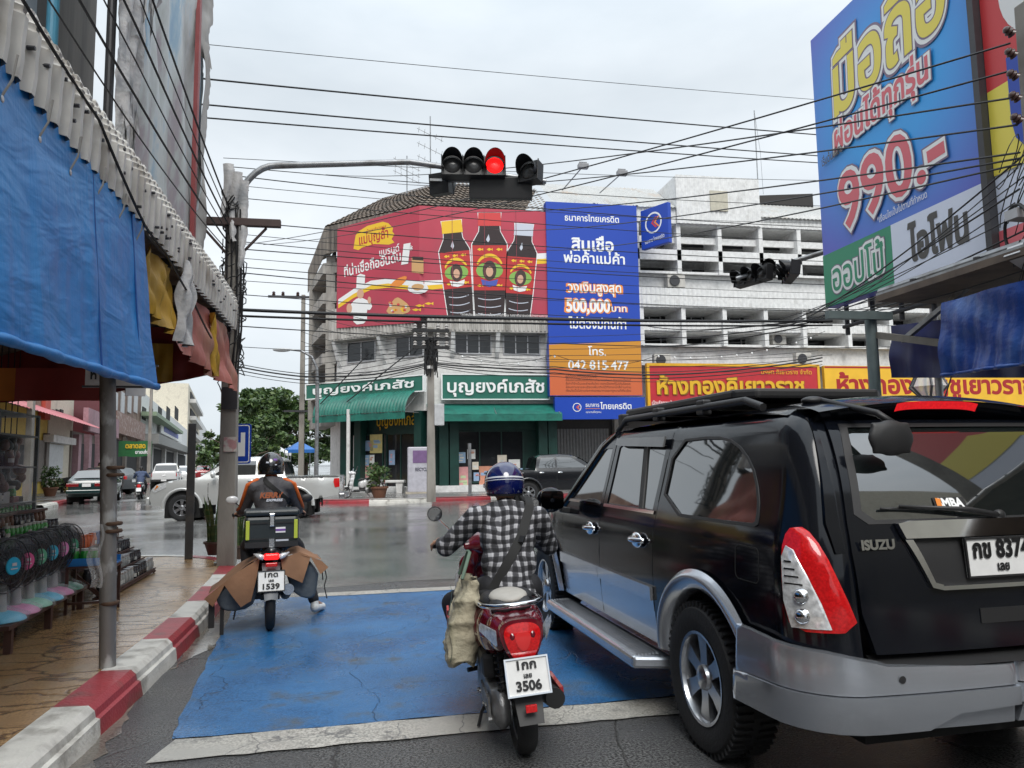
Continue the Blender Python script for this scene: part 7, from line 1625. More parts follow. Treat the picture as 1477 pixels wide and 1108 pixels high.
# ------------------------------------------------------------------ people
skinm = M('skin', (.36, .20, .13), .5, nz=(30, .08)); hairm = M('dark hair', (.012, .010, .009), .5); shoew = M('white shoe leather', (.66, .66, .64), .45); darkt = M('dark trousers', (.012, .012, .015), .75, bump=(40, .3), nz=(5, .2))
def plaidmat():
    m = bpy.data.materials.new('black white plaid cotton'); m.use_nodes = True; t = m.node_tree; n = t.nodes; L = t.links; b = n['Principled BSDF']; b.inputs['Roughness'].default_value = .85
    tc = n.new('ShaderNodeTexCoord'); sp_ = n.new('ShaderNodeSeparateXYZ'); nzv = n.new('ShaderNodeTexNoise'); nzv.inputs['Scale'].default_value = 7; L.new(tc.outputs['Object'], nzv.inputs['Vector'])
    mm = n.new('ShaderNodeMixRGB'); mm.blend_type = 'ADD'; mm.inputs[0].default_value = .06; L.new(tc.outputs['Object'], mm.inputs[1]); L.new(nzv.outputs['Color'], mm.inputs[2]); L.new(mm.outputs[0], sp_.inputs[0])
    def M_(op, a, b_=None):
        q = n.new('ShaderNodeMath'); q.operation = op
        for i, s in enumerate((a, b_)):
            if s is None: continue
            if isinstance(s, (int, float)): q.inputs[i].default_value = s
            else: L.new(s, q.inputs[i])
        return q.outputs[0]
    def band(ch, ph, per):
        v = M_('SINE', M_('MULTIPLY', M_('ADD', sp_.outputs[ch], ph), 6.2832/per)); r = n.new('ShaderNodeMapRange'); r.inputs[1].default_value = -.35; r.inputs[2].default_value = .35; L.new(v, r.inputs[0])
        v2 = M_('SINE', M_('MULTIPLY', M_('ADD', sp_.outputs[ch], ph+per*.25), 6.2832/per*2)); r2 = n.new('ShaderNodeMapRange'); r2.inputs[1].default_value = .80; r2.inputs[2].default_value = .98; L.new(v2, r2.inputs[0])
        return M_('ADD', M_('MULTIPLY', r.outputs[0], .8), M_('MULTIPLY', r2.outputs[0], .2))
    yx = M_('ADD', sp_.outputs[0], 0)
    s = M_('MULTIPLY', M_('ADD', band(0, 0, .052), band(2, .01, .052)), .5)
    r = n.new('ShaderNodeValToRGB'); e = r.color_ramp.elements; e[0].position = .08; e[0].color = (.012, .012, .014, 1); e[1].position = .92; e[1].color = (.50, .50, .52, 1); x = e.new(.5); x.color = (.070, .070, .078, 1)
    L.new(s, r.inputs[0]); L.new(r.outputs[0], b.inputs['Base Color'])
    q = n.new('ShaderNodeTexNoise'); q.inputs['Scale'].default_value = 14; L.new(tc.outputs['Object'], q.inputs['Vector']); bp = n.new('ShaderNodeBump'); bp.inputs['Strength'].default_value = .5; bp.inputs['Distance'].default_value = .02; L.new(q.outputs[0], bp.inputs['Height']); L.new(bp.outputs[0], b.inputs['Normal'])
    return m
def hand(mb, wrist, tip_dir, up, side, s=1.0, curl=1.0):
    """palm with four curled fingers and a thumb; fingers wrap round a bar along `side`"""
    w = Vector(wrist); d = Vector(tip_dir).normalized(); u = Vector(up).normalized(); r = Vector(side).normalized()
    pal = w+d*.045*s; capsule(mb, w, pal, .024*s, .030*s, 10)
    for k, (o, ln) in enumerate(((-.033, .034), (-.011, .040), (.011, .038), (.033, .030))):
        b = pal+r*o*s+d*.02*s; p1 = b+d*ln*s*.8+u*.004; p2 = p1+(d*.25-u)*ln*s*.75*curl; p3 = p2+(-d*.9-u*.3)*ln*s*.6*curl
        chain(mb, [b, p1, p2, p3], [.0105*s, .010*s, .009*s, .008*s], 8)
    b = w+r*-.03*s+d*.015*s; chain(mb, [b, b+(d*.35-r*.55-u*.45)*.04*s, b+(d*.75-r*.45-u*1.1)*.045*s], [.012*s, .011*s, .009*s], 8)
def person(label, loc, rz, J, shirt, trousers, shoes, extra=None, bulk=1.0, vox=.011, group=None, fingers=True, shoe_r=1.0):
    """J: joints in local space (y forward)"""
    t = thing('person', label, 'person', loc, rz, group); V = {k: Vector(v) for k, v in J.items()}; b = bulk
    sh = (V['shL']+V['shR'])/2; hip = (V['hipL']+V['hipR'])/2
    q = MB(); chain(q, [hip, (hip*.5+sh*.5), sh, V['neck']], [.09*b, .085*b, .07*b, .050], 14); chain(q, [V['shL'], sh, V['shR']], [.05*b, .07*b, .05*b])
    q.ell(V['head'], (.072, .092, .108), 18, 14); capsule(q, V['neck'], V['head']-Vector((0, 0, .05)), .05, .055)
    q.ell(V['head']+Vector((0, .092, -.015)), (.014, .022, .024), 8, 6); q.ell(V['head']+Vector((0, .085, -.055)), (.026, .016, .010), 8, 6); q.ell(V['head']+Vector((-.074, 0, -.01)), (.012, .022, .032), 8, 6); q.ell(V['head']+Vector((.074, 0, -.01)), (.012, .022, .032), 8, 6)
    for s in 'LR':
        chain(q, [V['sh'+s], V['el'+s], V['wr'+s]], [.045*b, .036*b, .025*b]); chain(q, [V['hip'+s], V['kn'+s], V['an'+s]], [.07*b, .050*b, .036*b])
        f = V.get('ft'+s, V['an'+s]+Vector((0, .16, -.05))); chain(q, [V['an'+s], f], [.036, .030])
        hd = V.get('hd'+s, Vector((0, 1, 0)))
        sd = Vector((-1 if s == 'R' else 1, 0, 0))
        if fingers: hand(q, V['wr'+s], hd, (0, 0, 1), sd)
        else: capsule(q, V['wr'+s], V['wr'+s]+hd*.07, .026, .03)
    bd = blob('body', q, skinm, t, max(.007, vox*.7), 3)
    for s in (-1, 1): e = MB(); e.ell(V['head']+Vector((s*.030, .083, .012)), (.013, .010, .008), 10, 6); e.build('eye', M('eye', (.05, .03, .02), .2), bd, 180)
    q = MB(); fwd = Vector((0, 1, 0)); md = hip*.5+sh*.5
    for a_, r_ in ((hip+Vector((0, 0, -.02)), .135), (hip.lerp(sh, .35), .130), (hip.lerp(sh, .7), .135), (sh-Vector((0, 0, .02)), .105)):
        for o in (-1, -.5, 0, .5, 1): q.ell(a_+Vector((o*.068*b*(1.12 if r_ < .12 else 1), 0, 0)), (r_*.72*b, r_*.80*b, .12), 12, 8)
    chain(q, [V['shL'], sh+Vector((0, -.01, .02)), V['shR']], [.062*b, .072*b, .062*b]); capsule(q, sh, V['neck'], .075*b, .058)
    capsule(q, hip, sh, .13*b, .11*b)
    for s in 'LR': m2 = (V['sh'+s]+V['el'+s])/2; chain(q, [V['sh'+s], V['el'+s], V['wr'+s].lerp(V['el'+s], .24)], [.068*b, .056*b, .038*b])
    blob('shirt', q, shirt, t, vox, 5)
    q = MB()
    for s in 'LR': chain(q, [hip.lerp(V['hip'+s], .6), V['hip'+s], V['kn'+s], V['an'+s].lerp(V['kn'+s], .06)], [.10*b, .088*b, .068*b, .054*b])
    blob('trousers', q, trousers, t, vox, 4)
    for s in 'LR':
        q = MB(); f = V.get('ft'+s, V['an'+s]+Vector((0, .16, -.05))); k = shoe_r
        capsule(q, V['an'+s]+Vector((0, -.03, -.045)), f, .042*k, .038*k); capsule(q, V['an'+s]+Vector((0, 0, .0)), V['an'+s]+Vector((0, -.01, -.05)), .040*k, .044*k); blob('shoe', q, shoes, t, .009, 3)
    if extra: extra(t, V)
    return t
def helmet(t, c, mat, r=.128, visor=True, bands=None):
    q = MB(); N, K = 32, 22
    def fn(u, v):
        a = 2*math.pi*u; th = math.pi*(.0+.66*v) if True else 0
        fr = max(0, math.cos(a-math.pi/2)); cut = 1-.22*fr*(v > .8)
        x = r*.93*math.sin(th)*math.cos(a); y = r*1.08*math.sin(th)*math.sin(a); z = r*1.02*math.cos(th)*1.0-(.06*(v-.75)*4*r if v > .75 else 0)
        return Vector(c)+Vector((x, y, z+.012))
    q.grid(fn, N, K); n = len(q.v); q.v += [tuple(Vector(c)+(Vector(p)-Vector(c))*.90) for p in q.v]; q.f += [[i+n for i in f] for f in q.f]; q.mi += [0]*len(q.mi)
    h = q.build('helmet', mat, t, 180)
    q = MB(); q.grid(lambda u, v: fn(.06+.38*u, .50+.42*v)+(fn(.06+.38*u, .50+.42*v)-Vector(c))*.05, 16, 6); q.build('visor', M('smoked visor', (.10, .10, .10), .12, spec=.6), h, 180)
    q = MB(); q.grid(lambda u, v: fn(u, .955+.045*v)+(fn(u, .955+.045*v)-Vector(c))*.03, 32, 2); q.build('rim_trim', blackpl, h, 180)
    for z0, z1, mt in (bands or []):
        q = MB(); q.grid(lambda u, v: fn(u, z0+(z1-z0)*v+.06*math.sin(2*math.pi*u)+.02)+(fn(u, z0+(z1-z0)*v+.06*math.sin(2*math.pi*u)+.02)-Vector(c))*.008, 48, 2); q.build('stripe', mt, h, 180)
    return h, fn
# ------------------------------------------------------------------ scooter
maroon = M('maroon scooter paint', (.115, .006, .014), .14, coat=1.0, nz=None); enginem = M('grey engine casting', (.30, .30, .30), .42, .7, col2=(.10, .09, .08), c2=(7, .48, .7), bump=(60, .3)); seatb = M('black seat vinyl', (.022, .022, .024), .5, bump=(80, .3)); seatg = M('beige seat vinyl', (.42, .40, .36), .5, bump=(80, .2)); creamp = M('white scooter trim', (.62, .62, .62), .25, coat=.6, nz=None)
def mcwheel(parent, loc, r, w, spoke=5, rimm=None):
    m = Matrix(((0, 0, 1), (0, 1, 0), (-1, 0, 0))); q = MB(); ri = r*.68
    q.lathe([(ri, -w*.35), (r*.86, -w*.5), (r*.96, -w*.36), (r, -w*.12), (r, w*.12), (r*.96, w*.36), (r*.86, w*.5), (ri, w*.35)], 40, (0, 0, 0), m, cap=False); W_ = q.build('wheel', rubber, parent, 50); W_.location = loc
    q = MB(); q.lathe([(ri*1.02, -w*.36), (ri*.92, -w*.30), (ri*.90, 0), (ri*.92, w*.30), (ri*1.02, w*.36)], 36, (0, 0, 0), m, cap=False)
    for k in range(spoke): a = 2*math.pi*k/spoke; q.bar(m @ Vector((ri*.15*math.cos(a), ri*.15*math.sin(a), 0)), m @ Vector((ri*.93*math.cos(a+.15), ri*.93*math.sin(a+.15), 0)), .02, .028)
    q.lathe([(0, -w*.5), (ri*.25, -w*.45), (ri*.25, w*.45), (0, w*.5)], 16, (0, 0, 0), m); q.build('rim', rimm or chromed, W_, 40)
    q = MB(); q.lathe([(ri*.5, .0), (ri*.5, .008), (0, .008)], 24, (-w*.6, 0, 0), m); q.build('brake_disc', chromed, W_); return W_
def scooter(name, label, loc, rz, paint, trim, full=True, lean=0.0, group=None):
    t = thing(name, label, 'scooter', loc, rz, group); t.rotation_euler = (0, lean, rz)
    mcwheel(t, (0, -.62, .225), .225, .105, 5, M('black rim', (.03, .03, .03), .4)); mcwheel(t, (0, .64, .22), .22, .09)
    q = MB()   # tail body
    for y, hw, z0, z1 in ((-.80, .075, .60, .70), (-.68, .115, .55, .715), (-.50, .14, .50, .72), (-.30, .15, .46, .72), (-.10, .14, .42, .70), (.02, .12, .38, .66)):
        for s in (-1, 0, 1): q.ell((s*hw*.68, y, (z0+z1)/2), (hw*.66, .13, (z1-z0)/2+.02), 12, 8)
    blob('tail_body', q, paint, t, .012, 5)
    q = MB(); chain(q, [(0, .12, .28), (0, .42, .28)], [.05, .05]); q.box((0, .20, .275), (.30, .52, .05)); q.box((0, .0, .34), (.26, .2, .14)); blob('footboard', q, blackpl, t, .014, 3)
    q = MB()   # leg shield
    for z, hw, y in ((.30, .11, .46), (.42, .16, .50), (.56, .19, .50), (.70, .195, .47), (.82, .17, .43), (.92, .10, .40)):
        for o in (-1, -.5, 0, .5, 1): q.ell((o*hw*.8, y-.05*abs(o)**2*1.2, z), (hw*.34, .045, .095), 10, 8)
    blob('leg_shield', q, paint, t, .013, 4)
    for s in (-1, 1): q = MB(); q.tube([(s*.13, .42, .26), (s*.20, .44, .45), (s*.215, .42, .62), (s*.20, .38, .78), (s*.12, .36, .92)], .014, 8); q.build('shield_trim', trim, t, 60)
    q = MB(); q.ell((0, .37, .97), (.13, .11, .085)); q.ell((0, .42, .99), (.10, .09, .08)); q.box((0, .33, .97), (.3, .06, .05)); blob('headset', q, paint, t, .012, 4)
    q = MB(); q.ell((0, .50, .985), (.075, .05, .07), 18, 10); q.build('headlamp', clearl, t, 180)
    q = MB(); q.tube([(-.33, .27, 1.0), (-.20, .31, .99), (0, .34, .985), (.20, .31, .99), (.33, .27, 1.0)], .012, 8); q.build('handlebar', blackpl, t, 60)
    for s in (-1, 1):
        q = MB(); q.tube([(s*.22, .305, .992), (s*.35, .265, 1.0)], .018, 10); q.build('grip', rubber, t, 60)
        q = MB(); q.tube([(s*.20, .36, .99), (s*.34, .34, .985)], .007, 6); q.ell((s*.34, .34, .985), .011); q.build('brake_lever', chrome, t, 60)
        q = MB(); q.tube([(s*.19, .33, 1.0), (s*.24, .31, 1.10), (s*.30, .28, 1.17)], .007, 6); ms = q.build('mirror_stem', chrome, t, 60)
        c = Vector((s*.32, .27, 1.20)); m = Matrix.Rotation(R(90), 3, 'X') @ Matrix.Rotation(R(8), 3, 'X'); q = MB(); q.lathe([(0, -.025), (.036, -.02), (.048, -.004), (.048, .004)], 24, c, m, cap=False); mr_ = q.build('mirror', blackpl, t, 60)
        q = MB(); q.lathe([(0, .003), (.044, .003)], 24, c, m, cap=False); q.build('mirror_glass', M('bright mirror glass', (.5, .5, .5), .02, 1.0, nz=None), mr_)
    q = MB(); q.tube([(-.05, .64, .22), (-.05, .56, .46), (-.04, .45, .80)], .025, 8); q.tube([(.05, .64, .22), (.05, .56, .46), (.04, .45, .80)], .025, 8); q.build('front_fork', blackpl, t, 60)
    q = MB(); q.grid(lambda u, v: ((.065-.0*v)*math.sin((u-.5)*math.pi), .64+(.245+.025*math.cos((u-.5)*math.pi))*math.cos(R(20+140*v)), .22+(.245+.025*math.cos((u-.5)*math.pi))*math.sin(R(20+140*v))), 10, 16); q.build('front_mudguard', paint, t, 60)
    # seat
    q = MB()
    for y, hw, z in ((-.58, .10, .745), (-.42, .13, .755), (-.22, .13, .745), (-.02, .10, .735), (.06, .07, .71)):
        for s in (-1, 0, 1): q.ell((s*hw*.55, y, z), (hw*.6, .12, .045), 12, 8)
    blob('seat', q, seatb, t, .011, 4); q = MB(); q.ell((0, -.50, .778), (.105, .17, .036), 20, 12); q.build('seat_panel', seatg, t, 180)
    q = MB(); q.tube([(-.14, -.28, .735), (-.165, -.45, .75), (-.155, -.64, .765), (-.10, -.74, .77), (0, -.765, .772), (.10, -.74, .77), (.155, -.64, .765), (.165, -.45, .75), (.14, -.28, .735)], .014, 10); q.build('grab_rail', chrome, t, 60)
    # tail lamp with indicators
    sh = smoothpoly([(-.060, .69), (0, .70), (.060, .69), (.076, .65), (.042, .555), (.0, .528), (-.042, .555), (-.076, .65)], 2)
    q = MB(); patch(q, [(x*1.55, .62+(z-.62)*1.40) for x, z in sh], lambda x, z: (x, -.900+.22*(x*x)/.02*.12+.25*abs(z-.62)**1.5, z), .02, Vector((0, .05, 0))); tb = q.build('lamp_bezel', paint, t, 60)
    q = MB(); patch(q, [(x*1.28, .62+(z-.62)*1.2) for x, z in sh], lambda x, z: (x, -.922+.9*x*x+1.6*(z-.62)**2, z), .015, Vector((0, .05, 0))); tl = q.build('tail_lamp', redl, t, 60)
    q = MB(); patch(q, [(x*.55, .63+(z-.62)*.55) for x, z in sh], lambda x, z: (x, -.927+.9*x*x+1.6*(z-.62)**2, z), .015, Vector((0, .01, 0))); q.build('lamp_core', redlit if False else M('bright red lens', (.65, .03, .03), .15, coat=.5, nz=None), tl, 60)
    for s in (-1, 1):
        q = MB(); q.grid(lambda u, v: (s*(.125+.065*u), -.855+.15*u, .60+.075*v*(1-.5*u)+.055*u), 6, 6); q.grid(lambda u, v: (s*(.125+.065*u)*.95, -.835+.15*u, .60+.075*v*(1-.5*u)+.055*u), 6, 6); q.build('indicator', clearl, t, 60)
        q = MB(); q.tube([(s*.16, -.62, .60), (s*.18, -.45, .585), (s*.17, -.25, .56)], [.004, .012, .004], 8, squash=.5); q.build('side_vent', chrome, t, 60)
    # mudguard and plate
    q = MB(); q.grid(lambda u, v: ((u-.5)*(.17-.05*v), -.80-.17*v**.8, .55-.30*v), 8, 8); q.grid(lambda u, v: ((u-.5)*(.17-.05*v), -.78-.17*v**.8, .55-.30*v), 8, 8); q.build('rear_mudguard', blackpl, t, 60)
    if full:
        plate(t, (0, -.965, .475), (R(-16), 0, 0), .215, .175, [('1กก', 0, .034, .031, .095), ('เลย', 0, -.006, .017, .04), ('3506', 0, -.062, .034, .125)], chrome)
        q = MB(); q.box((0, -.985, .33), (.055, .015, .035)); q.build('reflector', redl, t, bevel=.003)
    else: plate(t, (0, -.965, .475), (R(-16), 0, 0), .215, .175, [])
    # engine, swing arm, shock, muffler
    q = MB(); q.box((-.10, -.36, .27), (.10, .52, .13)); q.ell((-.10, -.60, .235), (.06, .12, .11)); q.ell((-.11, -.20, .29), (.065, .14, .12)); q.ell((-.11, -.42, .26), (.06, .12, .09)); eng = blob('engine', q, enginem, t, .010, 3)
    q = MB(); 
    for k in range(6): q.box((-.165, -.62+.06*k, .25), (.012, .03, .10))
    for k in range(5): q.cyl((-.16, -.66+.13*k, .20+.03*(k % 2)), (-.178, -.66+.13*k, .20+.03*(k % 2)), .012, n=8)
    q.build('engine_fins', enginem, eng); tag(KIDS[eng.name][-1], kind='stuff'); q = MB(); q.box((-.13, -.42, .43), (.09, .24, .14)); q.build('air_box', blackpl, t, bevel=.03)
    q = MB(); q.cyl((-.085, -.66, .30), (-.08, -.56, .58), .014); q.tube([(-.085+.028*math.cos(a), -.655+.085*a/44+.028*math.sin(a)*.9, .32+.22*a/44) for a in np.linspace(0, 44, 90)], .006, 5); q.build('shock_absorber', blackpl, t, 60)
    q = MB(); q.tube([(.14, -.20, .22), (.15, -.45, .25), (.155, -.80, .30)], [.03, .055, .05], 14); q.build('muffler', M('black muffler', (.02, .02, .02), .4, .4), t, 60); q = MB(); q.grid(lambda u, v: (.205, -.72+.3*u, .27+.06*v), 4, 2); q.box((.20, -.60, .30), (.02, .30, .07)); q.build('muffler_guard', redp, t)
    q = MB(); q.tube([(-.08, -.15, .20), (-.17, -.22, .10), (-.20, -.27, .04)], .010, 6); q.build('kick_stand', blackpl, t, 60); q = MB(); q.tube([(-.12, -.05, .30), (-.22, -.08, .30)], .014, 8); q.build('foot_peg', blackpl, t)
    return t
SP = G(757, 1084); hz = R(-1.5); fw = Vector((-math.sin(hz), math.cos(hz), 0)); sl_ = SP+fw*.62
scooter('scooter', 'maroon scooter with white plate 3506 in the blue waiting box', (sl_.x, sl_.y, 0), hz, maroon, creamp, True, R(-4.5))
plaid = plaidmat(); navyh = M('navy helmet shell', (.004, .008, .075), .12, coat=1.0, nz=None); stripew = M('helmet white stripe', (.60, .62, .66), .3, nz=None); strapm = M('black strap webbing', (.012, .012, .012), .7, nz=None)
J = dict(hipL=(-.10, -.20, 0.765), hipR=(.10, -.20, 0.765), shL=(-.185, -.10, 1.170), shR=(.185, -.12, 1.160), neck=(0, -.07, 1.235), head=(0, -.03, 1.350), elL=(-.36, .02, .985), elR=(.285, .04, .97), wrL=(-.385, .205, 1.0), wrR=(.225, .235, .985), knL=(-.31, .17, 0.625), knR=(.20, .17, 0.625), anL=(-.24, .14, .36), anR=(.17, .15, .36), ftL=(-.26, .30, .325), ftR=(.17, .31, .325), hdL=(0, .9, -.1), hdR=(0, .9, -.1))
def ex(t, V): helmet(t, V['head']+Vector((0, 0, .005)), navyh, .130, True, [(.62, .655, stripew), (.69, .705, stripew)])
rider = person('rider in a black and white plaid shirt and blue helmet on the maroon scooter', (sl_.x, sl_.y, 0), hz, J, plaid, darkt, M('dark shoe', (.03, .028, .026), .6), ex, 1.05, .011)
# cross strap over the back
from mathutils.bvhtree import BVHTree
def strap(label, loc, rz, pts, w, out, who=None):
    t = thing('bag_strap', label, 'strap', loc, rz); q = MB(); P = [Vector(p) for p in pts]
    if who is not None:
        me = [c for c in KIDS[who.name] if c.name.startswith('shirt')][0].data; bv = BVHTree.FromPolygons([v.co for v in me.vertices], [tuple(p.vertices) for p in me.polygons]); Q = []
        for i in range(25):
            u = i/24*(len(P)-1); k = min(int(u), len(P)-2); p = P[k].lerp(P[k+1], u-k); h = bv.ray_cast(Vector((p.x, -1.5, p.z)), Vector((0, 1, 0)))[0]; Q.append(Vector((p.x, h.y-.010, p.z)) if h else p)
        for _ in range(2): Q = [Q[0]]+[(Q[i-1]+Q[i]*2+Q[i+1])/4 for i in range(1, 24)]+[Q[-1]]
        P = [q_+Vector((0, -.004, 0)) for q_ in Q]
    def at(u): i = u*(len(P)-1); k = min(int(i), len(P)-2); return P[k].lerp(P[k+1], i-k)
    d = (P[-1]-P[0]).normalized(); sd = d.cross(Vector(out)).normalized()
    q.grid(lambda u, v: at(u)+sd*(v-.5)*w, 24, 2); q.grid(lambda u, v: at(u)+sd*(v-.5)*w-Vector(out)*.004, 24, 2); q.build('webbing', strapm, t, 60); q = MB(); c = at(.52); q.bar(c-d*.02+Vector(out)*.003, c+d*.02+Vector(out)*.003, w*1.15, .01); q.build('buckle', blackpl, t); return t
strap('black webbing strap slung across the plaid shirt back', (sl_.x, sl_.y, 0), hz, [(.13, -.10, 1.29), (.13, -.19, 1.23), (.06, -.245, 1.06), (-.03, -.285, .92), (-.12, -.315, .77)], .055, (0, -1, 0), rider)
# tote bag at the scooter's left side
tote = M('cream woven sack', (.44, .40, .29), .75, col2=(.30, .26, .18), c2=(6, .5, .75), bump=(14, .9, .03)); t = thing('tote_bag', 'creased cream sack bag hanging on the left side of the maroon scooter', 'bag', (sl_.x, sl_.y, 0), hz)
from mathutils import noise as mnoise
q = MB(); c = Vector((-.27, -.20, .60))
def bag(u, v):
    a = 2*math.pi*u; e = lambda t: math.copysign(abs(t)**.55, t)
    top = max(0, v-.78)/.22; wd = .075*(1-.55*top)*(.75+.45*math.sin(min(1, v*1.5)*math.pi)**.5*(1-v*.4)); dp = .150*(1-.06*top)*(1-.12*v+.10*(1-v))
    p = Vector((wd*e(math.cos(a)), dp*e(math.sin(a)), .37+.47*v-.03*(1-v)*math.cos(a*2)))
    n1 = mnoise.noise(Vector((p.x*9, p.y*9+3, p.z*7))); n2 = mnoise.noise(Vector((p.x*22+5, p.y*20, p.z*17))); k = 1-2*abs(n1)
    d = Vector((math.cos(a), math.sin(a)*.7, 0)); return c+d*(.032*k+.014*n2-.01)+Vector((p.x+.05*(v-.5), p.y-.04*(v-.5), p.z-c.z+.02*n1*top))
q.grid(bag, 72, 60); q.grid(lambda u, v: bag(u, 0)*(1-v)+(c+Vector((0, 0, -.24)))*v, 72, 3); q.build('sack', tote, t, 180)
q = MB(); q.tube([(c.x-.02, c.y-.10, .84), (c.x+.03, c.y-.04, .98), (c.x+.03, c.y+.05, .98), (c.x-.02, c.y+.10, .84)], .011, 6); q.build('handle', M('green bag webbing', (.10, .15, .11), .7), t, 60)
q = MB(); q.grid(lambda u, v: (c.x-.095+.012*math.sin(v*9), c.y-.165+.05*u, .40+.42*v), 3, 10); q.build('edge_band', M('green bag webbing', (.10, .15, .11), .7), t, 60)
q = MB()
for k in range(3): q.box((c.x-.088, c.y+.02+.06*k, .52+.05*k), (.012, .035, .07), rot=Matrix.Rotation(.4*k, 3, 'X'))
q.build('red_print', M('red bag print', (.40, .05, .05), .6), t)
# ------------------------------------------------------------------ delivery motorcycle
bikeb = M('black motorcycle plastic', (.014, .014, .016), .25, coat=.5, nz=None); fendm = M('grey mudguard', (.10, .11, .125), .4); boxm = M('dark green grey cargo box', (.020, .027, .030), .4); limem = M('lime reflector', (.45, .52, .06), .4, nz=None); tanf = M('brown canvas flap', (.235, .120, .062), .75, col2=(.16, .08, .042), c2=(2.5, .5, .8), bump=(25, .4, .01)); greyb = M('grey nylon pannier', (.065, .080, .095), .6, col2=(.04, .05, .06), c2=(4, .5, .7), bump=(12, .6, .02))
DP = G(389, 908); dz = R(8.5); dfw = Vector((-math.sin(dz), math.cos(dz), 0)); dl = DP+dfw*.62
t = thing('motorcycle', 'delivery motorcycle with lit tail lamp, plate 1539 and a black top box', 'motorcycle', (dl.x, dl.y, 0), dz)
mcwheel(t, (0, -.62, .29), .29, .085, 12, M('black rim', (.03, .03, .03), .4)); mcwheel(t, (0, .64, .29), .29, .075, 12)
q = MB(); chain(q, [(0, -.82, .72), (0, -.5, .66), (0, -.1, .58), (0, .2, .50)], [.06, .09, .10, .09]); 
for s in (-1, 1): chain(q, [(s*.06, -.80, .70), (s*.10, -.45, .63), (s*.08, 0, .5)], [.04, .06, .06])
blob('frame_cowl', q, bikeb, t, .013, 4)
q = MB()
for y, hw in ((-.55, .10), (-.3, .12), (-.05, .11), (.15, .08)):
    for s in (-1, 1): q.ell((s*hw*.5, y, .77-.02*(y > 0)), (hw*.65, .16, .05), 12, 8)
blob('seat', q, seatb, t, .013, 4)
q = MB()
for z, hw, y in ((.35, .10, .42), (.5, .17, .45), (.66, .19, .42), (.82, .14, .38)):
    for s in (-1, 0, 1): q.ell((s*hw*.7, y-.04*abs(s), z), (hw*.45, .05, .10), 10, 8)
blob('leg_shield', q, bikeb, t, .014, 3)
q = MB(); q.ell((0, .34, .98), (.12, .12, .08)); q.build('headset', bikeb, t, 180); q = MB(); q.tube([(-.33, .20, 1.0), (-.15, .28, .99), (.15, .28, .99), (.33, .20, 1.0)], .012, 8); q.build('handlebar', blackpl, t, 60)
for s in (-1, 1):
    q = MB(); q.tube([(s*.24, .24, 1.0), (s*.36, .185, 1.0)], .018, 10); q.build('grip', rubber, t); q = MB(); q.tube([(s*.2, .28, 1.0), (s*.34, .26, 1.12)], .007, 6); q.build('mirror_stem', blackpl, t)
    c = Vector((s*.37, .24, 1.15)); q = MB(); q.ell(c, (.062, .02, .042), 18, 10); q.build('mirror', creamp if s < 0 else blackpl, t, 180)
q = MB(); q.tube([(0, .64, .29), (0, .52, .60), (0, .40, .92)], .03, 8); q.build('front_fork', blackpl, t); q = MB(); q.grid(lambda u, v: (.06*math.sin((u-.5)*math.pi), .64+.32*math.cos(R(20+130*v)), .29+(.31+.02*math.cos((u-.5)*math.pi))*math.sin(R(20+130*v))), 8, 12); q.build('front_mudguard', bikeb, t, 60)
q = MB(); q.grid(lambda u, v: ((u-.5)*(.16-.05*v), -.80-.14*v, .62-.30*v-.015*(2*u-1)**2), 8, 8); q.grid(lambda u, v: ((u-.5)*(.16-.05*v), -.775-.14*v, .62-.30*v), 8, 8); q.build('rear_mudguard', fendm, t, 60)
q = MB(); q.box((0, -.865, .685), (.13, .06, .055)); q.build('tail_lamp', redlit, t, bevel=.015); q = MB(); q.box((0, -.885, .615), (.10, .03, .035)); q.build('reflector', redl, t, bevel=.006)
for s in (-1, 1): q = MB(); q.tube([(s*.065, -.87, .675), (s*.10, -.865, .69), (s*.15, -.83, .71)], [.024, .026, .008], 10); q.build('indicator', clearl, t, 180)
plate(t, (0, -.905, .475), (R(-14), 0, 0), .235, .185, [('1กด', 0, .036, .034, .115), ('เลย', 0, -.006, .018, .045), ('1539', 0, -.068, .037, .145)], blackpl)
q = MB(); q.box((-.05, -.25, .33), (.20, .34, .18)); q.ell((0, -.1, .36), (.15, .18, .12)); blob('engine', q, M('dark engine', (.035, .035, .037), .45, .5), t, .014, 3); q = MB(); q.tube([(.12, -.1, .25), (.14, -.45, .28), (.15, -.82, .38)], [.03, .048, .045], 14); q.build('muffler', M('black muffler', (.02, .02, .02), .4, .4), t, 60); q = MB(); q.lathe([(.022, 0), (.05, .0), (.05, .015)], 16, (.15, -.835, .385), Matrix.Rotation(R(90), 3, 'X')); q.build('muffler_tip', chromed, t)
for s in (-1, 1):
    q = MB(); q.bar((s*.07, -.62, .29), (s*.08, -.15, .36), .03, .05); q.build('swing_arm', blackpl, t); q = MB(); q.cyl((s*.09, -.62, .32), (s*.09, -.50, .62), .025); q.build('shock_absorber', blackpl, t); q = MB(); q.tube([(s*.05, .0, .24), (s*.24, -.02, .24)], .014); q.build('foot_peg', rubber, t)
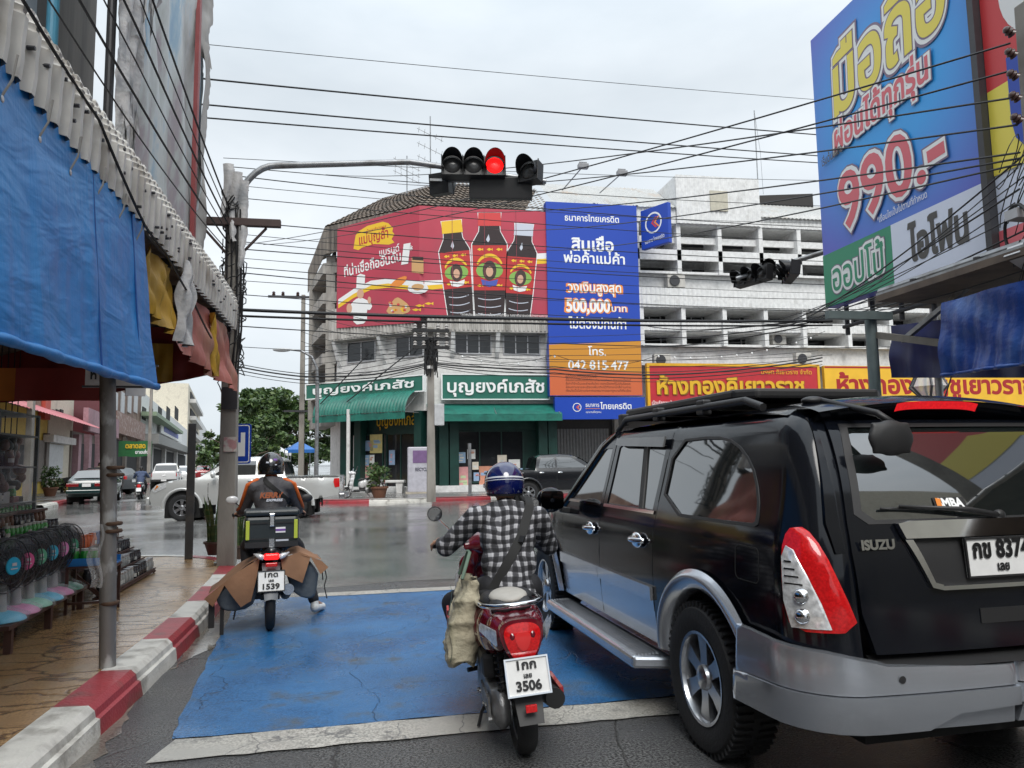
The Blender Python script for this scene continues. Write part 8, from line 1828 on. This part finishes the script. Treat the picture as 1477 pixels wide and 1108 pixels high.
# top box
q = MB(); w = .235; q.prism([Vector((-w, -.82, .79)), Vector((w, -.82, .79)), Vector((w, -.44, .79)), Vector((-w, -.44, .79))], (0, 0, 0), (0, 0, .25)); tb = q.build('top_box', boxm, t, bevel=.03); q = MB(); q.box((0, -.63, 1.07), (.485, .40, .055)); q.build('lid', boxm, tb, bevel=.02); q = MB(); q.box((0, -.83, .79), (.46, .02, .05)); q.build('base_tray', blackpl, tb)
for s in (-1, 1): q = MB(); q.box((s*.208, -.826, .92), (.032, .014, .17)); q.build('reflector_strip', limem, tb, bevel=.003)
q = MB(); q.box((0, -.835, 1.0), (.045, .025, .10)); q.box((0, -.835, 1.055), (.05, .03, .025)); q.build('latch', chrome, tb, bevel=.006); q = MB(); q.box((0, -.833, .80), (.045, .015, .08)); q.build('lower_latch', chromed, tb)
q = MB(); q.box((.075, -.824, .915), (.085, .006, .05)); st = q.build('sticker', offw, tb); q = MB(); q.box((.075, -.828, .915), (.085, .004, .018)); q.build('sticker_band', M('purple print', (.16, .06, .30), .5), st); q = MB(); q.box((-.06, -.826, 1.075), (.07, .006, .014)); q.box((.09, -.826, .82), (.11, .006, .02)); q.build('sticker', lgrey, tb)
for s in (-1, 1):
    q = MB()
    for zz in (.84, .98): q.box((s*.12, -.822, zz), (.17, .012, .012))
    q.build('rib', blackpl, tb)
q = MB(); [q.tube([(x, -.83+.02, .765), (x, -.45, .765)], .010, 6) for x in (-.15, 0, .15)]; [q.tube([(-.2, y, .765), (.2, y, .765)], .010, 6) for y in (-.8, -.6, -.46)]; q.build('carrier', blackpl, t)
# panniers and their brown flaps
KX = lambda x: math.copysign(.10+(abs(x)-.10)*.66, x) if abs(x) > .10 else x
def pannier(label, s):
    t = thing('pannier_bag', label, 'bag', (dl.x, dl.y, 0), dz); q = MB(); cx = s*.40
    if s < 0:
        P = [(-.16, .60), (-.66, .36), (-.62, .26), (-.50, .20), (-.20, .22), (-.12, .34)]
    else: P = [(.16, .64), (.60, .56), (.56, .30), (.48, .26), (.30, .30), (.17, .42)]
    mb = MB(); P3 = smoothpoly(P, 1); mb.prism([Vector((x, -.74, z)) for x, z in P3], (0, 0, 0), (0, .42, 0)); 
    mb.v = [(KX(x), y, z) for x, y, z in mb.v]; bm_ = blob('bag', mb, greyb, t, .014, 4)
    fl = MB()
    if s < 0: A = [(-.12, .66), (-.40, .55), (-.74, .37)]; tri = [(-.12, .60), (-.16, .55), (-.36, .28), (-.52, .47), (-.71, .30), (-.76, .36)]
    else: A = [(.10, .66), (.32, .70), (.62, .61)]; tri = [(.10, .60), (.12, .52), (.36, .42), (.46, .60), (.66, .48), (.68, .57)]
    # top sheet over the bag, with a cut flap falling in front
    fl.grid(lambda u, v: Vector((A[0][0], 0, A[0][1])).lerp(Vector((A[1][0], 0, A[1][1])), min(1, u*2)).lerp(Vector((A[2][0], 0, A[2][1])), max(0, u*2-1))+Vector((0, -.80+.52*v, .012*math.sin(u*8+v*5)+.02*math.sin(v*3.1))), 16, 10)
    if s < 0: front = [(-.10, .665), (-.40, .555), (-.74, .375), (-.79, .345), (-.68, .27), (-.54, .455), (-.33, .255), (-.20, .30), (-.13, .52)]
    else: front = [(.08, .66), (.32, .705), (.62, .615), (.705, .56), (.60, .50), (.47, .655), (.36, .43), (.10, .525)]
    fr = MB(); patch(fr, front, lambda x, z: (x, -.815-.03*math.sin((z-.2)*7)-.02*math.sin(x*11), z), .04, Vector((0, .012, 0))); fl.v = [(KX(x), y, z) for x, y, z in fl.v]; fr.v = [(KX(x), y, z) for x, y, z in fr.v]; fr2 = fl.build('top_cover', tanf, t, 180); fr.build('front_flap', tanf, t, 60)
    q = MB()
    if s > 0: q.tube([(.66, -.78, .56), (.69, -.79, .46), (.66, -.78, .38), (.70, -.78, .27)], .008, 6); q.tube([(.63, -.78, .54), (.64, -.79, .44)], .008, 6)
    else: q.box((-.70, -.74, .22), (.075, .04, .28)); q.box((-.57, -.70, .14), (.05, .03, .32)); q.tube([(-.40, -.76, .22), (-.42, -.76, .14)], .012, 6)
    q.v = [(KX(x), y, z) for x, y, z in q.v]; q.build('strap', strapm, t, 60); return t
pannier('left pannier bag under a brown canvas flap, resting by the red kerb', -1); pannier('right grey pannier bag with a cut brown canvas flap', 1)
jack = M('grey delivery jacket', (.060, .058, .064), .65, bump=(9, .8, .03), nz=(4, .15)); orj = M('orange jacket panel', (.58, .115, .015), .6, bump=(12, .4, .02), nz=None); bhel = M('black helmet shell', (.010, .010, .011), .15, coat=1.0, nz=None)
J = dict(hipL=(-.11, -.22, .84), hipR=(.11, -.22, .84), shL=(-.165, -.16, 1.29), shR=(.165, -.16, 1.29), neck=(0, -.12, 1.37), head=(0, -.08, 1.475), elL=(-.245, .0, 1.07), elR=(.265, -.02, 1.07), wrL=(-.30, .16, 1.02), wrR=(.30, .15, 1.02), knL=(-.22, .22, .68), knR=(.28, .16, .66), anL=(-.2, .02, .33), anR=(.44, -.06, .115), ftL=(-.2, .18, .28), ftR=(.53, .13, .04), hdL=(0, .9, -.1), hdR=(0, .9, -.1))
def ex(t, V):
    h, fn = helmet(t, V['head'], bhel, .140); 
    for u, v, w_, hh, mt in ((.80, .52, .05, .035, M('purple print', (.16, .06, .30), .5)), (.70, .62, .035, .025, lgrey), (.80, .70, .025, .018, lgrey)):
        q = MB(); q.grid(lambda a, b: fn(u+(a-.5)*w_, v+(b-.5)*hh*2)+(fn(u+(a-.5)*w_, v+(b-.5)*hh*2)-V['head'])*.012, 4, 4); q.build('sticker', mt, h, 180)
    q = MB(); sh = (V['shL']+V['shR'])/2; chain(q, [V['neck']+Vector((0, 0, -.035)), V['neck']+Vector((0, 0, .01))], [.066, .064]); blob('collar', q, orj, t, .010, 4)
    for s in (-1, 1):
        a, b, c = V['sh'+('L' if s < 0 else 'R')], V['el'+('L' if s < 0 else 'R')], V['wr'+('L' if s < 0 else 'R')]
        q = MB(); q.tube([V['neck']+Vector((s*.055, -.01, -.02)), a+Vector((s*-.03, -.02, .068)), a+Vector((s*.055, -.035, .02)), a.lerp(b, .5)+Vector((s*.05, -.045, .015)), b+Vector((s*.045, -.03, .01)), b.lerp(c, .6)+Vector((s*.038, 0, .015))], [.014, .019, .021, .019, .018, .014], 8); q.build('shoulder_piping', orj, t, 180)
    lb = lettering('KERRY', 0, 0, .040, M('dull orange print', (.30, .075, .02), .6, nz=None), t, 0, bold=.10, width=.21, slant=.2); lb.location = (0, -.302, 1.185); lb.rotation_euler = (R(-8), 0, 0); l2 = lettering('EXPRESS', 0, 0, .018, lgrey, t, 0, bold=.08, width=.15, slant=.2); l2.location = (.03, -.305, 1.15); l2.rotation_euler = (R(-8), 0, 0)
drider = person('delivery rider in a grey and orange jacket with a black helmet', (dl.x, dl.y, 0), dz, J, jack, darkt, shoew, ex, 1.0, .012, None, True, 1.0)
strap('dark strap slung over the delivery jacket', (dl.x, dl.y, 0), dz, [(-.07, -.16, 1.385), (-.05, -.25, 1.34), (.06, -.305, 1.24), (.16, -.30, 1.15), (.20, -.28, 1.10)], .045, (0, -1, 0), drider)
# ------------------------------------------------------------------ small two-wheelers far away
p = G(522, 719, .155); scooter('scooter', 'white scooter parked side-on by the pharmacy plant', (p.x, p.y+.5, .155), R(105), creamp, creamp, False)
p = G(197, 721); scooter('scooter', 'dark scooter ridden away up the left street', (p.x, p.y+.6, 0), AZ, bikeb, blackpl, False)
JS = dict(hipL=(-.10, -.20, .80), hipR=(.10, -.20, .80), shL=(-.185, -.13, 1.23), shR=(.185, -.13, 1.23), neck=(0, -.10, 1.30), head=(0, -.07, 1.41), elL=(-.30, .03, 1.04), elR=(.30, .03, 1.04), wrL=(-.30, .22, 1.03), wrR=(.29, .22, 1.03), knL=(-.20, .19, .66), knR=(.20, .17, .66), anL=(-.16, .16, .36), anR=(.17, .15, .36), ftL=(-.17, .32, .325), ftR=(.17, .31, .325), hdL=(0, .9, -.1), hdR=(0, .9, -.1))
def hair(t, V): q = MB(); q.ell(V['head']+Vector((0, -.02, .03)), (.085, .10, .105), 14, 10); q.ell(V['head']+Vector((0, -.09, -.05)), (.05, .05, .10), 12, 8); blob('hair', q, hairm, t, .014, 3)
person('rider in a blue shirt with dark hair on the far dark scooter', (p.x, p.y+.6, 0), AZ, JS, M('blue shirt', (.06, .085, .16), .7), darkt, darkt, hair, 1.1, .02, None, False)
p = G(268, 700); scooter('scooter', 'scooter of the pink shirted rider beside the white hatchback', (p.x, p.y+.6, 0), AZ, redp, blackpl, False)
person('rider in a bright pink shirt far up the left street', (p.x, p.y+.6, 0), AZ, JS, M('pink shirt', (.62, .08, .12), .7), darkt, darkt, hair, 1.1, .02, None, False)
p = G(158, 704, .155); JW = dict(hipL=(-.10, 0, .92), hipR=(.10, 0, .92), shL=(-.18, 0, 1.38), shR=(.18, 0, 1.38), neck=(0, 0, 1.46), head=(0, .02, 1.58), elL=(-.24, -.02, 1.12), elR=(.24, -.02, 1.12), wrL=(-.25, .05, .88), wrR=(.25, .05, .88), knL=(-.11, .02, .50), knR=(.11, .03, .50), anL=(-.11, 0, .09), anR=(.11, 0, .09), ftL=(-.12, .14, .04), ftR=(.12, .14, .04), hdL=(0, .1, -.9), hdR=(0, .1, -.9))
person('person in a tan top standing under the green banner', (p.x-1.0, p.y+1, .155), R(-120), JW, M('tan top', (.25, .19, .13), .7), darkt, darkt, hair, 1.0, .02, None, False)
# ================================================================== OVERHEAD CABLES
def wire(label, pts, r=.010, sag=0.0, group=None, name='cable'):
    """a cable through 3-D points, each span hanging by its sag"""
    P = [Vector(p) for p in pts]; t = P[0]; Q = []
    for a, b in zip(P, P[1:]):
        for i in range(20 if len(P) < 4 else 10):
            u = i/(20 if len(P) < 4 else 10); Q.append(a.lerp(b, u)-UP*(sag*(b-a).length*4*u*(1-u))-t)
    Q.append(P[-1]-t)
    q = MB(); q.tube(Q, r, 5); o = q.build(name, cbl, None, 60); o.location = t; return tag(o, label, 'cable', group)
g1 = 'cables across the open sky'
for i, (x0, y0, x1, y1, r) in enumerate(((296, 114, 1480, 215, .015), (300, 152, 1480, 243, .014), (306, 172, 1480, 250, .013))):
    wire('black cable across the open sky high above the traffic light, %s of three' % ['top', 'middle', 'lowest'][i], [W(x0-60, y0-6, 11.2), W(x1, y1, 24)], r, .004, g1)
wire('thinnest high wire crossing the sky over the tv aerials', [W(296, 64, 12), W(1260, 150, 19)], .006, .003, g1)
# from the left pole across to the right
g2 = 'cables strung from the concrete pole across the junction'
left = [(322, 228, 1400, 262), (325, 240, 1300, 300), (325, 252, 1250, 330), (326, 266, 1300, 322), (328, 284, 1250, 352), (326, 318, 1300, 380), (328, 336, 1300, 398), (330, 347, 1300, 402), (330, 358, 1300, 414), (330, 371, 1300, 425), (332, 384, 1300, 432), (332, 392, 1300, 446), (334, 404, 1300, 452), (334, 424, 1300, 470), (336, 470, 1300, 500), (338, 500, 1200, 512)]
for i, (x0, y0, x1, y1) in enumerate(left):
    wire('thin dark cable strung over the junction from the concrete pole past the red billboard', [W(x0, y0, 11.0), W(x1, y1, 17+.3*(i % 4))], .0050+.0018*(i % 3), .006+.002*(i % 4), g2)
for k, dz_ in enumerate((0, .035, -.03)):
    wire('thick cable bundle crossing level with the billboard foot', [W(322, 446+3*k, 11.0)+UP*dz_, W(760, 460+2*k, 12.2)+UP*dz_, W(1200, 463+2*k, 14.5)+UP*dz_], .026-.004*k, .004, 'thick bundle of cables at the billboard foot')
# rising to the pole at the right edge
g3 = 'cables rising to the right-hand pole'
lf_ = [(330, 415, 455, 330), (380, 405, 470, 312), (470, 296, 490, 298), (560, 300, 560, 272), (620, 330, 640, 300), (700, 350, 700, 330), (760, 372, 760, 366)]
for i, (x0, y0, _, _) in enumerate(lf_):
    e = Vector((RPX-.25, RPY+.05, RPZ-.30-.24*min(i, 4)-.06*i))
    wire('dark cable slanting up to the right-hand pole insulators', [onplane(x0, y0-60+8*i, (0, 33.5, 0), (0, 1, 0)), e], .012, .012, g3)
rr = random.Random(12)
for i in range(11):
    e = Vector((RPX-.15+rr.uniform(-.1, .1), RPY+rr.uniform(-.1, .2), RPZ-1.5-1.6*i/13)); a = W(1120+rr.uniform(0, 75), 452+rr.uniform(0, 22), 14+rr.uniform(-.5, 1.5))
    wire('cable in the fan that drops in front of the tall blue billboard', [a, e], .007+.004*(i % 3 == 0), .012+.014*rr.random(), 'fan of cables before the tall blue billboard')
for i in range(3): wire('cable running on from the fan along the white building', [W(1165, 462+4*i, 14.4), W(1010, 476+10*i, 18), W(930, 470+14*i, 24)], .014, .006, 'cables along the white building')
wire('guy wire dropping from the right-hand pole beside the royal blue tarpaulin', [W(1432, 362, 9.6), W(1395, 470, 9.2), W(1342, 640, 8.8)], .009, 0)
# low bundles along the far side
g4 = 'low cable bundles along the far pavement'
def fp(px, py, Y=28.4): return onplane(px, py, (0, Y, 0), (0, 1, 0))
for k, (dy, r) in enumerate(((0, .04), (5, .028), (-4, .022), (10, .016))):
    wire('sagging black cable bundle in front of the pharmacy signs', [fp(340, 528+dy, 33), fp(434, 543+dy, 31), fp(540, 540+dy), fp(622, 524+dy*.4), fp(700, 530+dy), fp(800, 533+dy), fp(940, 541+dy), fp(1080, 532+dy), fp(1186, 516+dy)], r*.8, .012, g4)
for k in range(7): wire('thin service wire below the pharmacy parapet', [fp(440, 500+k*9, 30), fp(622, 482+k*6), fp(800, 486+k*9), fp(1180, 462+k*11, 32)], .011, .010, 'service wires under the pharmacy parapet')
for k in range(5): wire('thin loose wire between the crossarm pole and the pharmacy pole', [fp(434, 436+k*14, 31), fp(622, 478+k*9)], .010, .02+.01*k, 'loose wires left of the pharmacy pole')
for i, (x0, y0, x1, y1) in enumerate(((462, 583, 532, 510), (500, 580, 597, 503))):
    wire(['left', 'right'][i]+' slanting stay rod over the corner awning', [CH.w(CH.xz(x0, y0, 1.2)[0], -1.2, CH.xz(x0, y0, 1.2)[1]), CH.w(CH.xz(x1, y1, .15)[0], -.15, CH.xz(x1, y1, .15)[1])], .03, 0, None, 'stay_rod')
# cables along the left shop front
for i in range(6):
    z0 = 4.5+.36*i; wire('black cable sloping along the left shop front to the concrete pole', [(-2.12+.02*i, 2.6, z0+.3), (-2.08, 6.8, z0-.05*i-.05), (CPX-.05, CPY-.1, 4.9-.12*(5-i)+.17)], .007+.004*(i % 2), .012, 'cables along the left shop front')
wire('loose black cable looped over the ribbed canopy edge', [(-1.74, 3.6, 3.9), (-1.74, 5.0, 3.72), (-1.735, 6.0, 3.35), (-1.735, 6.6, 3.30), (-1.74, 7.6, 3.12), (-1.76, 8.6, 2.9)], .010, .015)
# string of small bulbs under the balconies
t = thing('string_lights', 'string of small white bulbs below the balcony bands', 'string lights', tuple(fp(640, 505, 34)), 0); o = Vector(t.location); q = MB(); b = MB(); P = [fp(640, 502, 33.6), fp(800, 512, 33.4), fp(950, 512, 33.4), fp(1190, 478, 33.4)]
for a, c in zip(P, P[1:]):
    n = max(4, int((c-a).length/.75)); pts = [a.lerp(c, i/n)-UP*(.5*4*(i/n)*(1-i/n))-o for i in range(n+1)]; q.tube(pts, .012, 4)
    for p in pts[:-1]: b.ell(p-UP*.07, (.045, .045, .06), 8, 6)
q.build('cord', cbl, t); tag(b.build('bulbs', wletter, t, 180), kind='stuff')
# goods piled behind the fans
bx = [('dark crate', (.05, .045, .04)), ('grey carton', (.20, .19, .18)), ('brown carton', (.22, .14, .08)), ('black case', (.02, .02, .022)), ('white plastic box', (.45, .45, .44)), ('maroon box', (.16, .03, .03))]
rd = random.Random(14); spots = []
for k in range(14):
    y = 8.3+.19*(k % 7)*1.1; x = -4.05-.35*(k//7)+rd.uniform(-.04, .04); nm, c = bx[k % 6]; w = rd.uniform(.16, .24); h = rd.uniform(.14, .26); z = 1.04+(.0 if k < 7 else .16)
    t = thing('carton', '%s among the goods piled behind the green glasses' % nm, 'box', (x, y, z), rd.uniform(-.3, .3), 'boxes piled on the stall'); MB().box((0, 0, h/2), (w, w*.8, h)).build('box', M('stall '+nm, c, .5), t, bevel=.008); q = MB(); q.box((0, -w*.4-.002, h*.5), (w*.6, .004, h*.5)); q.build('box_label', M('pale ware label', (.6, .6, .56), .5), t)
t = thing('stall_table', 'raised back table carrying piled boxes behind the big rack', 'table', (-4.25, 8.95, .17), R(90)); q = MB(); q.box((0, 0, .85), (1.9, .85, .03)); q.build('top', bench, t)
for x in (-.9, .9):
    for y in (-.38, .38): q = MB(); q.box((x, y, .42), (.05, .05, .83)); q.build('leg', bench, t)
for k in range(5):
    t = thing('hanging_bundle', 'dark bundle of wares hanging from the shop canopy at far left', 'bundle', (-3.9-.1*k, 8.6+.38*k, 2.1), 0, 'bundles hanging from the canopy'); q = MB()
    for j in range(7): q.ell((rd.uniform(-.07, .07), rd.uniform(-.07, .07), -.25-.09*j), (rd.uniform(.04, .08), rd.uniform(.04, .08), .07), 10, 8)
    blob('wares', q, M('dark hanging ware %d' % (k % 3), [(.03, .03, .03), (.10, .04, .03), (.05, .06, .07)][k % 3], .5), t, .02, 2); q = MB(); q.cyl((0, 0, -.25), (0, 0, 1.1), .006, n=6); q.build('cord', cbl, t)
# unseen shop rows added behind the viewpoint so the car reflects a darker street
for k, (x, y, w, d, h, lb, mt) in enumerate(((-9.5, -18, 10, 18, 10, 'unseen grey shop row added behind the viewpoint on the left', gryw), (13.0, -19, 9, 20, 11, 'unseen cream shop row added behind the viewpoint on the right', cream), (2, -44, 30, 8, 4.6, 'unseen low brown shop row added behind the viewpoint to darken reflections', brownw))):
    t = thing('shophouse', lb, 'building', (x, y, 0)); MB().box((0, 0, h/2), (w, d, h)).build('wall', mt, t)
    q = MB(); sx = 1 if x < 0 else -1
    if k < 2: q.box((sx*(w/2+.01), 0, 1.6), (.06, d-.6, 2.8)); q.build('shop_front', voidm, t); q = MB(); q.box((sx*(w/2+.9), 0, 3.4), (1.9, d-.4, .12)); q.build('awning', [redt, blut][k], t)
    else: q.box((0, d/2+.01, 1.6), (w-1, .06, 2.8)); q.build('shop_front', voidm, t)
